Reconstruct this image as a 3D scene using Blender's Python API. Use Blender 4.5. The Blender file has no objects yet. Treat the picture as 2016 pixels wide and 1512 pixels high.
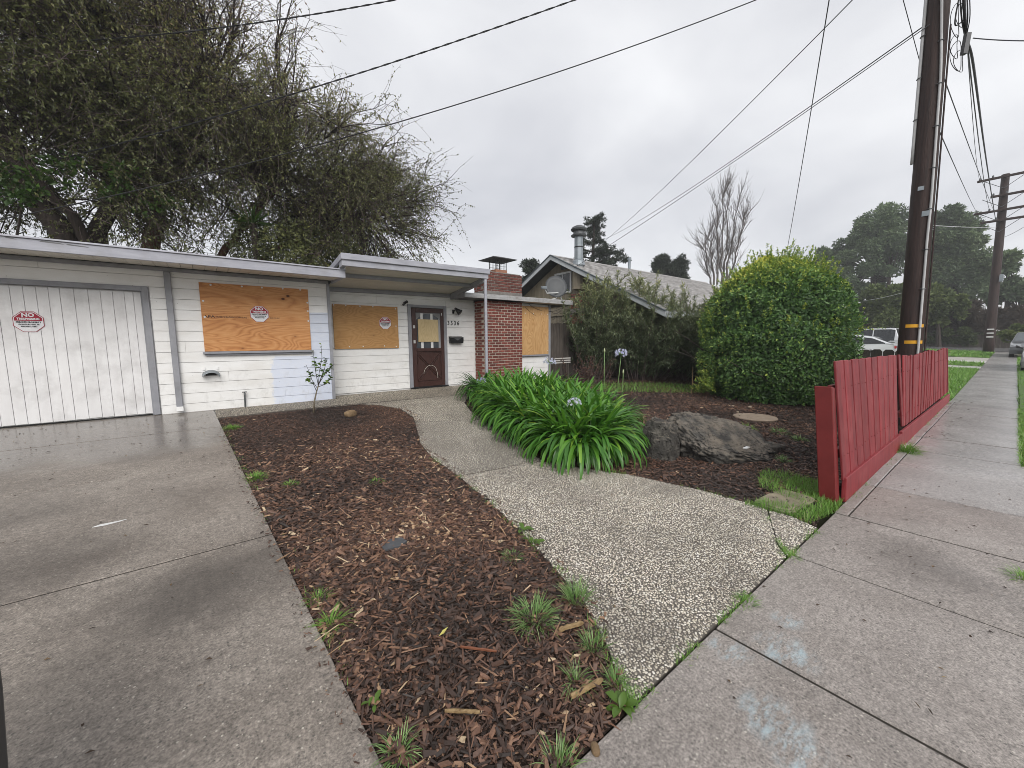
import bpy, bmesh, math, random
import numpy as np
from mathutils import Vector, Matrix, noise

random.seed(11)
rng = np.random.default_rng(11)
S = bpy.context.scene
COL = S.collection
R = math.radians

# ------------------------------------------------------------------ camera
YAW, PIT, ROL = 0.904824387323277, 0.10604136856710382, -0.008878309319149881
FPX, PW, PH, HC = 775.0, 2016.0, 1512.0, 1.45
_a = np.array([math.cos(YAW)*math.cos(PIT), math.sin(YAW)*math.cos(PIT), -math.sin(PIT)])
_r = np.cross(_a, [0, 0, 1.0]); _r /= np.linalg.norm(_r)
_u = np.cross(_r, _a)
_r2 = _r*math.cos(ROL) + _u*math.sin(ROL)
_u2 = _u*math.cos(ROL) - _r*math.sin(ROL)
cd = bpy.data.cameras.new('camera'); cam = bpy.data.objects.new('camera', cd); COL.objects.link(cam)
cd.sensor_width = 36.0; cd.lens = FPX*36.0/PW; cd.clip_start = 0.05; cd.clip_end = 3000
mw = Matrix.Identity(4)
for i in range(3):
    mw[i][0] = _r2[i]; mw[i][1] = _u2[i]; mw[i][2] = -_a[i]
mw.translation = Vector((0, 0, HC))
cam.matrix_world = mw
S.camera = cam

# ------------------------------------------------------------------ sky, sun, exposure
W = bpy.data.worlds.new('World'); S.world = W; W.use_nodes = True
wt = W.node_tree; wt.nodes.clear()
SUN_EL, SUN_AZ = R(37), R(246)          # sun above the thick cloud, behind and to the left of the camera
def wn(t, **k):
    n = wt.nodes.new(t)
    for a, b in k.items(): setattr(n, a, b)
    return n
sky = wn('ShaderNodeTexSky', sky_type='NISHITA', sun_disc=False, sun_elevation=SUN_EL, sun_rotation=R(90)-SUN_AZ)
bg1 = wn('ShaderNodeBackground'); bg1.inputs[1].default_value = 0.10
wt.links.new(sky.outputs[0], bg1.inputs[0])
tc = wn('ShaderNodeTexCoord'); sep = wn('ShaderNodeSeparateXYZ'); wt.links.new(tc.outputs['Generated'], sep.inputs[0])
def wmath(op, a, b):
    n = wn('ShaderNodeMath', operation=op)
    for i, q in enumerate((a, b)):
        if isinstance(q, (int, float)): n.inputs[i].default_value = q
        else: wt.links.new(q, n.inputs[i])
    return n.outputs[0]
den = wmath('ADD', wmath('MAXIMUM', sep.outputs[2], 0.0), 0.32)
cmb = wn('ShaderNodeCombineXYZ')
wt.links.new(wmath('DIVIDE', sep.outputs[0], den), cmb.inputs[0]); wt.links.new(wmath('DIVIDE', sep.outputs[1], den), cmb.inputs[1])
nz = wn('ShaderNodeTexNoise'); nz.inputs['Scale'].default_value = 1.25; nz.inputs['Detail'].default_value = 5; nz.inputs['Roughness'].default_value = 0.5
nz.inputs['Distortion'].default_value = 0.35
wt.links.new(cmb.outputs[0], nz.inputs['Vector'])
cr = wn('ShaderNodeValToRGB')
cr.color_ramp.elements[0].position = 0.32; cr.color_ramp.elements[0].color = (0.40, 0.405, 0.43, 1)
cr.color_ramp.elements[1].position = 0.66; cr.color_ramp.elements[1].color = (0.60, 0.603, 0.613, 1)
wt.links.new(nz.outputs[0], cr.inputs[0])
bg2 = wn('ShaderNodeBackground'); bg2.inputs[1].default_value = 1.0
wt.links.new(cr.outputs[0], bg2.inputs[0])
mx = wn('ShaderNodeMixShader'); mx.inputs[0].default_value = 0.94      # 94 % cloud cover over the blue sky
wt.links.new(bg1.outputs[0], mx.inputs[1]); wt.links.new(bg2.outputs[0], mx.inputs[2])
wo = wn('ShaderNodeOutputWorld'); wt.links.new(mx.outputs[0], wo.inputs[0])
sl = bpy.data.lights.new('sun', 'SUN'); sl.energy = 1.5; sl.angle = R(42); sl.color = (1.0, 0.965, 0.92)
so = bpy.data.objects.new('sun', sl); COL.objects.link(so)
sd = Vector((math.cos(SUN_AZ)*math.cos(SUN_EL), math.sin(SUN_AZ)*math.cos(SUN_EL), math.sin(SUN_EL)))
so.rotation_euler = sd.to_track_quat('Z', 'Y').to_euler()
S.view_settings.view_transform = 'Standard'; S.view_settings.look = 'None'
S.view_settings.exposure = 0.78; S.view_settings.gamma = 1.0; S.view_settings.use_curve_mapping = False
try:
    S.cycles.use_denoising = True; S.cycles.denoising_prefilter = 'ACCURATE'; S.cycles.filter_width = 0.9; S.cycles.use_adaptive_sampling = False; S.cycles.max_bounces = 8; S.cycles.transparent_max_bounces = 8
except Exception: pass

# ------------------------------------------------------------------ lie of the land (design measurements)
def gz(x, y):
    s = 0.33*min(max((y-0.82)/7.68, 0.0), 1.0)
    return s + 0.0143*min(max(x-15.0, 0.0), 45.0)
def gzv(x, y):
    return 0.33*np.clip((y-0.82)/7.68, 0, 1) + 0.0143*np.clip(x-15.0, 0, 45)
def _ray(px, py): return _r2*(px-PW/2)/FPX - _u2*(py-PH/2)/FPX + _a
def G(px, py):
    """a spot on the ground, measured off the photograph"""
    d = _ray(px, py); s = 0.33/7.68
    t = (-s*0.82-HC)/(d[2]-s*d[1]); q = d*t
    if q[1] < 0.82: q = d*(-HC/d[2])
    return (float(q[0]), float(q[1]), gz(q[0], q[1]))
def onY(px, py, Y):
    d = _ray(px, py); q = d*(Y/d[1]); return Vector((q[0], q[1], q[2]+HC))
def onX(px, py, X):
    d = _ray(px, py); q = d*(X/d[0]); return Vector((q[0], q[1], q[2]+HC))
def away(px, py, dist):
    d = _ray(px, py); q = d*(dist/math.hypot(d[0], d[1])); return Vector((q[0], q[1], q[2]+HC))

# ------------------------------------------------------------------ object helpers
WL = {}
def props(o, label=None, cat=None, group=None, kind=None):
    if label: o['label'] = label
    if cat: o['category'] = cat
    if group: o['group'] = group
    if kind: o['kind'] = kind
    return o
def empty(name, loc, label=None, cat=None, group=None, kind=None):
    o = bpy.data.objects.new(name, None); COL.objects.link(o); o.location = loc
    o.empty_display_size = 0.1
    WL[o] = Vector(loc)
    return props(o, label, cat, group, kind)
def link(name, me, loc=(0, 0, 0), parent=None, rot=None, scale=None):
    o = bpy.data.objects.new(name, me); COL.objects.link(o)
    base = Vector((0, 0, 0))
    if parent is not None:
        o.parent = parent; base = WL[parent]
    o.location = Vector(loc)-base
    if rot is not None: o.rotation_euler = rot
    if scale is not None: o.scale = scale
    WL[o] = Vector(loc)
    return o
def copy_tree(o, parent=None, move=(0, 0, 0)):
    c = o.copy(); COL.objects.link(c)
    if parent is not None: c.parent = parent
    else: c.location = Vector(o.location)+Vector(move)
    WL[c] = WL[o]+Vector(move)
    for ch in list(o.children): copy_tree(ch, c, move)
    return c

class MB:
    """collects shapes for one mesh object"""
    def __init__(s): s.V = []; s.F = []; s.T = []; s.n = 0
    def add(s, v, f, tint=0.5):
        v = np.asarray(v, float).reshape(-1, 3)
        s.V.append(v)
        s.T.append(np.broadcast_to(np.asarray(tint, float), (len(v),)).copy() if np.ndim(tint) == 0 else np.asarray(tint, float))
        if isinstance(f, np.ndarray): s.F.append(f+s.n)
        else:
            by = {}
            for q in f: by.setdefault(len(q), []).append(q)
            for k, l in by.items(): s.F.append(np.array(l, int)+s.n)
        s.n += len(v); return s
    def hexa(s, p, tint=0.5):   # p: 4 bottom (ccw from above) then 4 top
        return s.add(p, [(3, 2, 1, 0), (4, 5, 6, 7), (0, 1, 5, 4), (1, 2, 6, 5), (2, 3, 7, 6), (3, 0, 4, 7)], tint)
    def box(s, x0, x1, y0, y1, z0, z1, tint=0.5):
        return s.hexa([(x0, y0, z0), (x1, y0, z0), (x1, y1, z0), (x0, y1, z0), (x0, y0, z1), (x1, y0, z1), (x1, y1, z1), (x0, y1, z1)], tint)
    def prism(s, poly, zb, zt, tint=0.5):
        """poly [(x,y)], ccw; zb/zt numbers or functions"""
        n = len(poly); fb = zb if callable(zb) else (lambda x, y: zb); ft = zt if callable(zt) else (lambda x, y: zt)
        v = [(x, y, fb(x, y)) for x, y in poly]+[(x, y, ft(x, y)) for x, y in poly]
        f = [tuple(range(n-1, -1, -1)), tuple(range(n, 2*n))]+[(i, (i+1) % n, n+(i+1) % n, n+i) for i in range(n)]
        return s.add(v, f, tint)
    def tube(s, pts, rad, k=8, caps=True, tint=0.5):
        P = np.array([list(p) for p in pts], float); n = len(P)
        r = np.broadcast_to(np.asarray(rad, float), (n,))
        T = np.gradient(P, axis=0); T /= (np.linalg.norm(T, axis=1, keepdims=True)+1e-9)
        up = np.array([0, 0, 1.0]) if abs(T[0, 2]) < 0.9 else np.array([1.0, 0, 0])
        A = np.cross(T, up); A /= (np.linalg.norm(A, axis=1, keepdims=True)+1e-9); B = np.cross(T, A)
        th = np.arange(k)*2*math.pi/k
        V = P[:, None]+r[:, None, None]*(np.cos(th)[None, :, None]*A[:, None]+np.sin(th)[None, :, None]*B[:, None])
        f = []
        for i in range(n-1):
            for j in range(k):
                f.append((i*k+j, i*k+(j+1) % k, (i+1)*k+(j+1) % k, (i+1)*k+j))
        if caps: f += [tuple(range(k-1, -1, -1)), tuple((n-1)*k+j for j in range(k))]
        return s.add(V.reshape(-1, 3), f, tint)
    def lathe(s, prof, c, k=16, tint=0.5):   # prof [(r,z)]
        th = np.arange(k)*2*math.pi/k
        V = []; f = []
        for r_, z in prof:
            V += [(c[0]+r_*math.cos(t), c[1]+r_*math.sin(t), c[2]+z) for t in th]
        for i in range(len(prof)-1):
            for j in range(k): f.append((i*k+j, i*k+(j+1) % k, (i+1)*k+(j+1) % k, (i+1)*k+j))
        f += [tuple(range(k-1, -1, -1)), tuple((len(prof)-1)*k+j for j in range(k))]
        return s.add(V, f, tint)
    def mesh(s, name, mats, smooth=False, off=(0, 0, 0), bevel=None, mi=None, recalc=False):
        me = bpy.data.meshes.new(name)
        V = np.concatenate(s.V)-np.array(off, float)
        me.vertices.add(len(V)); me.vertices.foreach_set('co', V.astype(np.float32).ravel())
        idx = np.concatenate([f.ravel() for f in s.F]); tot = np.concatenate([np.full(len(f), f.shape[1]) for f in s.F])
        st = np.concatenate([[0], np.cumsum(tot)[:-1]])
        me.loops.add(len(idx)); me.loops.foreach_set('vertex_index', idx.astype(np.int32))
        me.polygons.add(len(tot)); me.polygons.foreach_set('loop_start', st.astype(np.int32))
        me.polygons.foreach_set('use_smooth', np.full(len(tot), bool(smooth)))
        me.update(calc_edges=True)
        at = me.attributes.new('tint', 'FLOAT', 'POINT'); at.data.foreach_set('value', np.concatenate(s.T).astype(np.float32))
        if bevel or recalc:
            bm = bmesh.new(); bm.from_mesh(me)
            if recalc: bmesh.ops.recalc_face_normals(bm, faces=bm.faces)
            if bevel:
                es = [e for e in bm.edges if len(e.link_faces) == 2 and e.calc_face_angle(0) > 0.5]
                bmesh.ops.bevel(bm, geom=es, offset=bevel, segments=1, affect='EDGES', profile=0.5)
            bm.to_mesh(me); bm.free()
        for m in (mats if isinstance(mats, (list, tuple)) else [mats]): me.materials.append(m)
        return me
    def build(s, name, mat, parent=None, smooth=False, bevel=None, label=None, cat=None, group=None, kind=None, loc=None, recalc=False):
        base = WL[parent] if parent is not None else Vector(loc if loc is not None else (0, 0, 0))
        me = s.mesh(name, mat, smooth, base, bevel, recalc=recalc)
        o = link(name, me, base, parent)
        return props(o, label, cat, group, kind)
def boxmesh(name, mat, sx, sy, sz, bevel=None):
    return MB().box(-sx/2, sx/2, -sy/2, sy/2, -sz/2, sz/2).mesh(name, mat, bevel=bevel)

# ------------------------------------------------------------------ materials
def mk(name):
    m = bpy.data.materials.new(name); m.use_nodes = True
    return m, m.node_tree, m.node_tree.nodes['Principled BSDF']
class NT:
    def __init__(s, nt): s.nt = nt
    def n(s, t, **k):
        q = s.nt.nodes.new(t)
        for a, b in k.items(): setattr(q, a, b)
        return q
    def put(s, sock, v):
        if isinstance(v, (int, float)): sock.default_value = v
        elif isinstance(v, tuple): sock.default_value = v if len(v) == len(sock.default_value) else tuple(v)+(1,)
        else: s.nt.links.new(v, sock)
    def math(s, op, a, b=0.0, c=0.0, clamp=False):
        q = s.n('ShaderNodeMath', operation=op, use_clamp=clamp)
        s.put(q.inputs[0], a); s.put(q.inputs[1], b); s.put(q.inputs[2], c); return q.outputs[0]
    def pos(s): return s.n('ShaderNodeNewGeometry').outputs['Position']
    def obj(s): return s.n('ShaderNodeTexCoord').outputs['Object']
    def rand(s): return s.n('ShaderNodeObjectInfo').outputs['Random']
    def tint(s):
        return s.n('ShaderNodeAttribute', attribute_name='tint').outputs['Fac']
    def mapv(s, v, sc=(1, 1, 1), lo=(0, 0, 0), ro=(0, 0, 0)):
        q = s.n('ShaderNodeMapping'); s.put(q.inputs[0], v); q.inputs[1].default_value = lo; q.inputs[2].default_value = ro; q.inputs[3].default_value = sc
        return q.outputs[0]
    def noise(s, v, scale, detail=4, rough=0.55, dist=0.0):
        q = s.n('ShaderNodeTexNoise'); s.put(q.inputs['Vector'], v)
        q.inputs['Scale'].default_value = scale; q.inputs['Detail'].default_value = detail; q.inputs['Roughness'].default_value = rough; q.inputs['Distortion'].default_value = dist
        return q.outputs[0]
    def vor(s, v, scale, feature='F1'):
        q = s.n('ShaderNodeTexVoronoi', feature=feature); s.put(q.inputs['Vector'], v); q.inputs['Scale'].default_value = scale
        return q
    def ramp(s, f, stops):
        q = s.n('ShaderNodeValToRGB'); s.put(q.inputs[0], f)
        e = q.color_ramp.elements
        while len(e) < len(stops): e.new(0.5)
        for i, (p, c) in enumerate(stops):
            e[i].position = p; e[i].color = (c[0], c[1], c[2], 1) if isinstance(c, tuple) else (c, c, c, 1)
        return q.outputs[0]
    def mix(s, f, a, b, mode='MIX'):
        q = s.n('ShaderNodeMix', data_type='RGBA', blend_type=mode)
        s.put(q.inputs[0], f); s.put(q.inputs[6], a); s.put(q.inputs[7], b); return q.outputs[2]
    def step(s, x, lo, hi):
        q = s.n('ShaderNodeMapRange', interpolation_type='SMOOTHSTEP'); s.put(q.inputs[0], x)
        q.inputs[1].default_value = lo; q.inputs[2].default_value = hi; return q.outputs[0]
    def bump(s, h, strength, dist, bsdf):
        q = s.n('ShaderNodeBump'); s.put(q.inputs['Height'], h); q.inputs['Strength'].default_value = strength; q.inputs['Distance'].default_value = dist
        s.nt.links.new(q.outputs[0], bsdf.inputs['Normal'])
    def sep(s, v):
        q = s.n('ShaderNodeSeparateXYZ'); s.put(q.inputs[0], v); return q.outputs
def noisy(name, c1, c2, scale=6, stretch=(1, 1, 1), rough=0.7, bump=0.2, bd=0.003, bscale=None, piece=0.0, use_obj=False, spec=0.4, metal=0.0, dirt=None, dscale=1.5, tintmix=None, pos=(0.3, 0.7)):
    m, nt, b = mk(name); N = NT(nt)
    v = N.mapv(N.obj() if use_obj else N.pos(), stretch)
    f = N.noise(v, scale, 6, 0.6, 0.2)
    c = N.ramp(f, [(pos[0], c1), (pos[1], c2)])
    if dirt:
        d = N.noise(N.pos(), dscale, 6, 0.65)
        c = N.mix(N.ramp(d, [(0.48, 0.0), (0.72, dirt[1])]), c, dirt[0])
    if tintmix:
        c = N.mix(N.tint(), c, tintmix)
    if piece:
        k = N.math('MULTIPLY_ADD', N.rand(), 2*piece, 1-piece)
        cb = N.n('ShaderNodeCombineColor'); 
        for i in range(3): N.put(cb.inputs[i], k)
        c = N.mix(1.0, c, cb.outputs[0], 'MULTIPLY')
    N.put(b.inputs['Base Color'], c)
    b.inputs['Roughness'].default_value = rough; b.inputs['Specular IOR Level'].default_value = spec; b.inputs['Metallic'].default_value = metal
    if bump:
        h = N.noise(v, bscale or scale*5, 5, 0.6)
        N.bump(h, bump, bd, b)
    return m
def leafy(name, stops, rough=0.45, trans=0.25, spec=0.5, var=0.0):
    m, nt, b = mk(name); N = NT(nt)
    c = N.ramp(N.tint(), stops)
    if var:
        k = N.math('MULTIPLY_ADD', N.rand(), 2*var, 1-var)
        cb = N.n('ShaderNodeCombineColor')
        for i in range(3): N.put(cb.inputs[i], k)
        c = N.mix(1.0, c, cb.outputs[0], 'MULTIPLY')
    N.put(b.inputs['Base Color'], c); b.inputs['Roughness'].default_value = rough; b.inputs['Specular IOR Level'].default_value = spec
    if trans:
        t = N.n('ShaderNodeBsdfTranslucent'); N.put(t.inputs[0], c)
        x = N.n('ShaderNodeMixShader'); x.inputs[0].default_value = trans
        out = [q for q in nt.nodes if q.type == 'OUTPUT_MATERIAL'][0]
        nt.links.new(b.outputs[0], x.inputs[1]); nt.links.new(t.outputs[0], x.inputs[2]); nt.links.new(x.outputs[0], out.inputs[0])
    return m
def flat(name, c, rough=0.5, metal=0.0, spec=0.4):
    return noisy(name, c, tuple(q*0.82 for q in c), scale=9, rough=rough, bump=0.05, metal=metal, spec=spec)

# white painted siding with dirt; later patches of bluish white primer are real paint on the wall
def siding_mat(name, patches):
    m, nt, b = mk(name); N = NT(nt); p = N.pos(); s = N.sep(p)
    f = N.noise(N.mapv(p, (1, 1, 3)), 2.2, 6, 0.6)
    c = N.ramp(f, [(0.3, (0.75, 0.74, 0.715)), (0.62, (0.84, 0.84, 0.83))])
    wob = N.math('MULTIPLY', N.math('SUBTRACT', N.noise(p, 2.5, 5, 0.7), 0.5), 0.55)
    x = N.math('ADD', s[0], wob); z = N.math('ADD', s[2], N.math('MULTIPLY', wob, 0.08))
    for (x0, z1, col) in patches:
        mk_ = N.math('MULTIPLY', N.step(x, x0-0.03, x0+0.03), N.math('SUBTRACT', 1.0, N.step(z, z1-0.01, z1+0.01)))
        brush = N.noise(N.mapv(p, (3, 1, 14)), 2.0, 4, 0.7)
        c = N.mix(N.math('MULTIPLY', mk_, N.ramp(brush, [(0.2, 0.65), (0.6, 1.0)])), c, col)
    g = N.noise(N.mapv(p, (1.6, 1, 1.0)), 3.5, 7, 0.75)
    low = N.math('SUBTRACT', 1.0, N.step(s[2], 0.35, 1.4))
    gr = N.math('MULTIPLY', N.ramp(g, [(0.52, 0.0), (0.75, 0.55)]), N.math('MULTIPLY_ADD', low, 0.75, 0.25))
    c = N.mix(gr, c, (0.36, 0.35, 0.32))
    sp = N.vor(N.mapv(p, (1, 1, 1)), 7.0).outputs['Distance']
    c = N.mix(N.math('MULTIPLY', N.math('LESS_THAN', sp, 0.035), 0.6), c, (0.18, 0.17, 0.16))
    N.put(b.inputs['Base Color'], c); b.inputs['Roughness'].default_value = 0.55
    N.bump(N.noise(N.mapv(p, (2, 1, 12)), 9, 5, 0.65), 0.18, 0.004, b)
    return m
m_siding = siding_mat('white siding paint', [(1.0, 1.22, (0.66, 0.71, 0.82)), (1.69, 2.06, (0.60, 0.65, 0.76))])
m_siding2 = siding_mat('white porch siding paint', [])
m_garage = noisy('white garage door paint', (0.70, 0.69, 0.69), (0.80, 0.80, 0.80), 2.0, (4, 1, 1), rough=0.5, bump=0.15, piece=0.03, dirt=((0.42, 0.41, 0.40), 0.5), dscale=3.0)
m_trim = noisy('grey trim paint', (0.245, 0.25, 0.275), (0.32, 0.325, 0.35), 5, rough=0.5, bump=0.12, dirt=((0.17, 0.165, 0.16), 0.5), dscale=4)
m_fascia = noisy('pale grey fascia paint', (0.31, 0.315, 0.36), (0.42, 0.425, 0.47), 3, (1, 1, 5), rough=0.5, bump=0.12, dirt=((0.24, 0.23, 0.22), 0.45), dscale=3)
m_fascia_old = noisy('weathered grey fascia', (0.30, 0.30, 0.31), (0.44, 0.44, 0.44), 5, (1, 1, 6), rough=0.7, bump=0.3, dirt=((0.16, 0.13, 0.10), 0.6), dscale=6)
m_soffit = noisy('cream soffit paint', (0.60, 0.57, 0.50), (0.70, 0.67, 0.60), 3, rough=0.6, bump=0.1, piece=0.04, dirt=((0.38, 0.34, 0.28), 0.4))
m_roofing = noisy('dark roll roofing', (0.12, 0.12, 0.125), (0.2, 0.2, 0.2), 8, rough=0.9, bump=0.3)
def plywood_mat(name, dark, mid, light, vertical=False, knots=0.5, seed=0):
    m, nt, b = mk(name); N = NT(nt); p = N.pos()
    ro = (0, R(90), 0) if vertical else (0, 0, 0)
    v = N.mapv(p, (1, 1, 1), (seed, 0, seed), ro)
    st = N.mapv(v, (0.42, 1, 1.9))
    w = N.noise(st, 1.25, 3, 0.45, 0.5)
    rings = N.math('FRACT', N.math('MULTIPLY', w, 30.0))
    tri = N.math('ABSOLUTE', N.math('MULTIPLY_ADD', rings, 2.0, -1.0))
    fib = N.noise(N.mapv(v, (3, 1, 70)), 3.0, 4, 0.6)
    f = N.math('ADD', N.math('MULTIPLY', tri, 0.30), N.math('MULTIPLY', fib, 0.62))
    big = N.noise(st, 1.1, 3, 0.5)
    f = N.math('ADD', f, N.math('MULTIPLY', N.math('SUBTRACT', big, 0.5), 0.55))
    c = N.ramp(f, [(0.12, dark), (0.42, mid), (0.8, light)])
    k = N.vor(N.mapv(v, (2.4, 0.01, 3.7)), 1.0)
    kd = k.outputs['Distance']; kc = N.sep(k.outputs['Color'])
    on = N.math('MULTIPLY', N.math('GREATER_THAN', kc[0], 1-knots), N.math('SUBTRACT', 1.0, N.step(kd, 0.04, 0.10)))
    halo = N.math('MULTIPLY', N.math('GREATER_THAN', kc[0], 1-knots), N.math('SUBTRACT', 1.0, N.step(kd, 0.06, 0.24)))
    c = N.mix(N.math('MULTIPLY', halo, 0.4), c, dark)
    c = N.mix(on, c, (0.085, 0.03, 0.015))
    N.put(b.inputs['Base Color'], c); b.inputs['Roughness'].default_value = 0.6; b.inputs['Specular IOR Level'].default_value = 0.3
    N.bump(fib, 0.15, 0.002, b)
    return m
m_ply1 = plywood_mat('orange plywood', (0.337, 0.127, 0.040), (0.547, 0.254, 0.094), (0.657, 0.365, 0.160), knots=0.55, seed=3.1)
m_ply2 = plywood_mat('tan plywood', (0.337, 0.173, 0.063), (0.468, 0.256, 0.097), (0.542, 0.320, 0.138), knots=0.4, seed=7.7)
m_ply3 = plywood_mat('yellow plywood', (0.378, 0.198, 0.072), (0.540, 0.324, 0.144), (0.612, 0.405, 0.198), vertical=True, knots=0.35, seed=1.3)
m_ply4 = plywood_mat('pale plywood', (0.38, 0.28, 0.14), (0.52, 0.40, 0.22), (0.60, 0.48, 0.28), vertical=True, knots=0.2, seed=5.3)
def concrete(name, c1, c2, wet=None, speck=0.5, chalk=None, wetx=None, stains=None):
    m, nt, b = mk(name); N = NT(nt); p = N.pos(); s = N.sep(p)
    f = N.noise(p, 1.3, 8, 0.62, 0.3)
    c = N.ramp(f, [(0.3, c1), (0.68, c2)])
    fine = N.noise(p, 95, 3, 0.75)
    c = N.mix(0.9, c, N.ramp(fine, [(0.25, 0.10), (0.75, 0.88)]), 'OVERLAY')
    mid = N.noise(p, 26, 5, 0.7)
    c = N.mix(0.7, c, N.ramp(mid, [(0.3, 0.28), (0.7, 0.68)]), 'OVERLAY')
    st = N.noise(N.mapv(p, (1, 1, 1), (4, 2, 0)), 0.75, 6, 0.6, 0.6)
    c = N.mix(N.ramp(st, [(0.54, 0.0), (0.72, 0.38)]), c, tuple(q*0.48 for q in c1))
    v = N.vor(p, 55.0); vc = N.sep(v.outputs['Color'])
    sp = N.math('MULTIPLY', N.math('LESS_THAN', v.outputs['Distance'], 0.22), N.math('GREATER_THAN', vc[0], 1-speck))
    c = N.mix(N.math('MULTIPLY', sp, N.math('MULTIPLY', vc[1], 0.85)), c, (0.56, 0.52, 0.45))
    sp2 = N.math('MULTIPLY', N.math('LESS_THAN', v.outputs['Distance'], 0.25), N.math('LESS_THAN', vc[0], 0.18))
    c = N.mix(N.math('MULTIPLY', sp2, 0.7), c, (0.07, 0.065, 0.06))
    if chalk:
        ck = N.noise(N.mapv(p, (3.5, 9, 1)), 2.0, 7, 0.75)
        def blob(x, y, r):
            d = N.n('ShaderNodeVectorMath', operation='DISTANCE'); N.put(d.inputs[0], p); d.inputs[1].default_value = (x, y, 0)
            return N.math('SUBTRACT', 1.0, N.step(d.outputs['Value'], r*0.3, r))
        tot = None
        for q in chalk:
            bb = blob(*q); tot = bb if tot is None else N.math('MAXIMUM', tot, bb)
        c = N.mix(N.math('MULTIPLY', tot, N.ramp(ck, [(0.46, 0.0), (0.66, 0.72)])), c, (0.42, 0.56, 0.62))
    N.put(b.inputs['Base Color'], c)
    rr = N.ramp(N.noise(p, 1.8, 5, 0.6), [(0.35, 0.42), (0.65, 0.7)])
    if stains:
        for (x_, y_, r_, k_) in stains:
            d = N.n('ShaderNodeVectorMath', operation='DISTANCE'); N.put(d.inputs[0], N.mapv(p, (.75, 1, 0))); d.inputs[1].default_value = (x_*.75, y_, 0)
            dd = N.math('ADD', d.outputs['Value'], N.math('MULTIPLY', N.math('SUBTRACT', N.noise(p, 3.0, 5, .65), .5), r_*1.2))
            c = N.mix(N.math('MULTIPLY', N.math('SUBTRACT', 1.0, N.step(dd, r_*.15, r_)), k_), c, (.06, .052, .045))
        N.put(b.inputs['Base Color'], c)
    if wetx:
        wv = N.math('ADD', s[0], N.math('MULTIPLY', N.math('SUBTRACT', N.noise(N.mapv(p, (1, .6, 1)), 1.3, 6, 0.65), 0.5), 7.0))
        wm = N.step(wv, wetx-1.5, wetx+2.5); rr = N.mix(wm, rr, (0.24, 0.24, 0.24))
    if wet:
        wv = N.math('ADD', s[1], N.math('MULTIPLY', N.math('SUBTRACT', N.noise(p, 1.6, 5, 0.6), 0.5), 1.6))
        wm = N.step(wv, wet-0.5, wet+0.6)
        rr = N.mix(wm, rr, (0.20, 0.20, 0.20))
        c2_ = N.mix(N.math('MULTIPLY', wm, 0.45), c, tuple(q*0.5 for q in c1)); N.put(b.inputs['Base Color'], c2_)
    N.put(b.inputs['Roughness'], rr); b.inputs['Specular IOR Level'].default_value = 0.5
    h = N.math('ADD', N.math('MULTIPLY', fine, 0.5), N.math('MULTIPLY', mid, 0.7))
    N.bump(h, 0.35, 0.004, b)
    bn_ = [q for q in nt.nodes if q.type == 'BUMP'][0]
    if wet or wetx: N.put(bn_.inputs['Strength'], N.math('MULTIPLY_ADD', wm, -0.28, 0.35))
    return m
m_drive = concrete('damp driveway concrete', (0.171, 0.146, 0.124), (0.291, 0.257, 0.223), wet=6.0, speck=0.34, stains=[(-.05, 2.75, .55, .7), (-.9, 3.6, .6, .45), (-.6, 2.2, .5, .4), (-1.2, 4.6, .5, .35)])
m_walk = concrete('sidewalk concrete', (0.211, 0.186, 0.167), (0.340, 0.308, 0.283), speck=0.32, wetx=6.5, stains=[(3.6, .35, .4, .35), (1.0, .2, .3, .3), (5.6, .3, .5, .3)],
                  chalk=[(1.86, 0.72, 0.12), (2.05, 0.55, 0.16), (1.62, 0.46, 0.16), (1.55, 0.36, 0.14), (1.3, 0.27, 0.1), (2.3, 0.62, 0.1)])
m_joint_dirt = noisy('dark joint dirt', (0.02, 0.017, 0.014), (0.05, 0.043, 0.035), 25, rough=0.95, bump=0.3)
m_walk_sheen = concrete('sidewalk concrete with painted sheen', (0.261, 0.247, 0.234), (0.386, 0.372, 0.358), speck=0.25, wetx=5.5)  # paler base colour stands in for wet sheen on the distant slabs
m_ribbon = noisy('pale concrete ribbon', (0.42, 0.41, 0.38), (0.55, 0.53, 0.50), 3, rough=0.7)
m_mortar = noisy('grey path mortar', (0.075, 0.066, 0.056), (0.14, 0.125, 0.108), 20, rough=0.8, bump=0.5, bd=0.004)
def pebbles_mat():
    m, nt, b = mk('path pebbles'); N = NT(nt)
    c = N.ramp(N.tint(), [(0.0, (0.10, 0.092, 0.083)), (0.22, (0.25, 0.22, 0.18)), (0.45, (0.46, 0.41, 0.32)), (0.7, (0.63, 0.58, 0.48)), (1.0, (0.78, 0.75, 0.68))])
    d = N.noise(N.pos(), 1.4, 5, 0.6)
    c = N.mix(N.ramp(d, [(0.42, 0.0), (0.72, 0.68)]), c, (0.17, 0.15, 0.125))
    N.put(b.inputs['Base Color'], c); b.inputs['Roughness'].default_value = 0.4
    return m
m_pebble = pebbles_mat()
m_soil = noisy('dark damp mulch soil', (0.022, 0.014, 0.010), (0.055, 0.036, 0.027), 30, rough=0.85, bump=0.8, bd=0.01)
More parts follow.
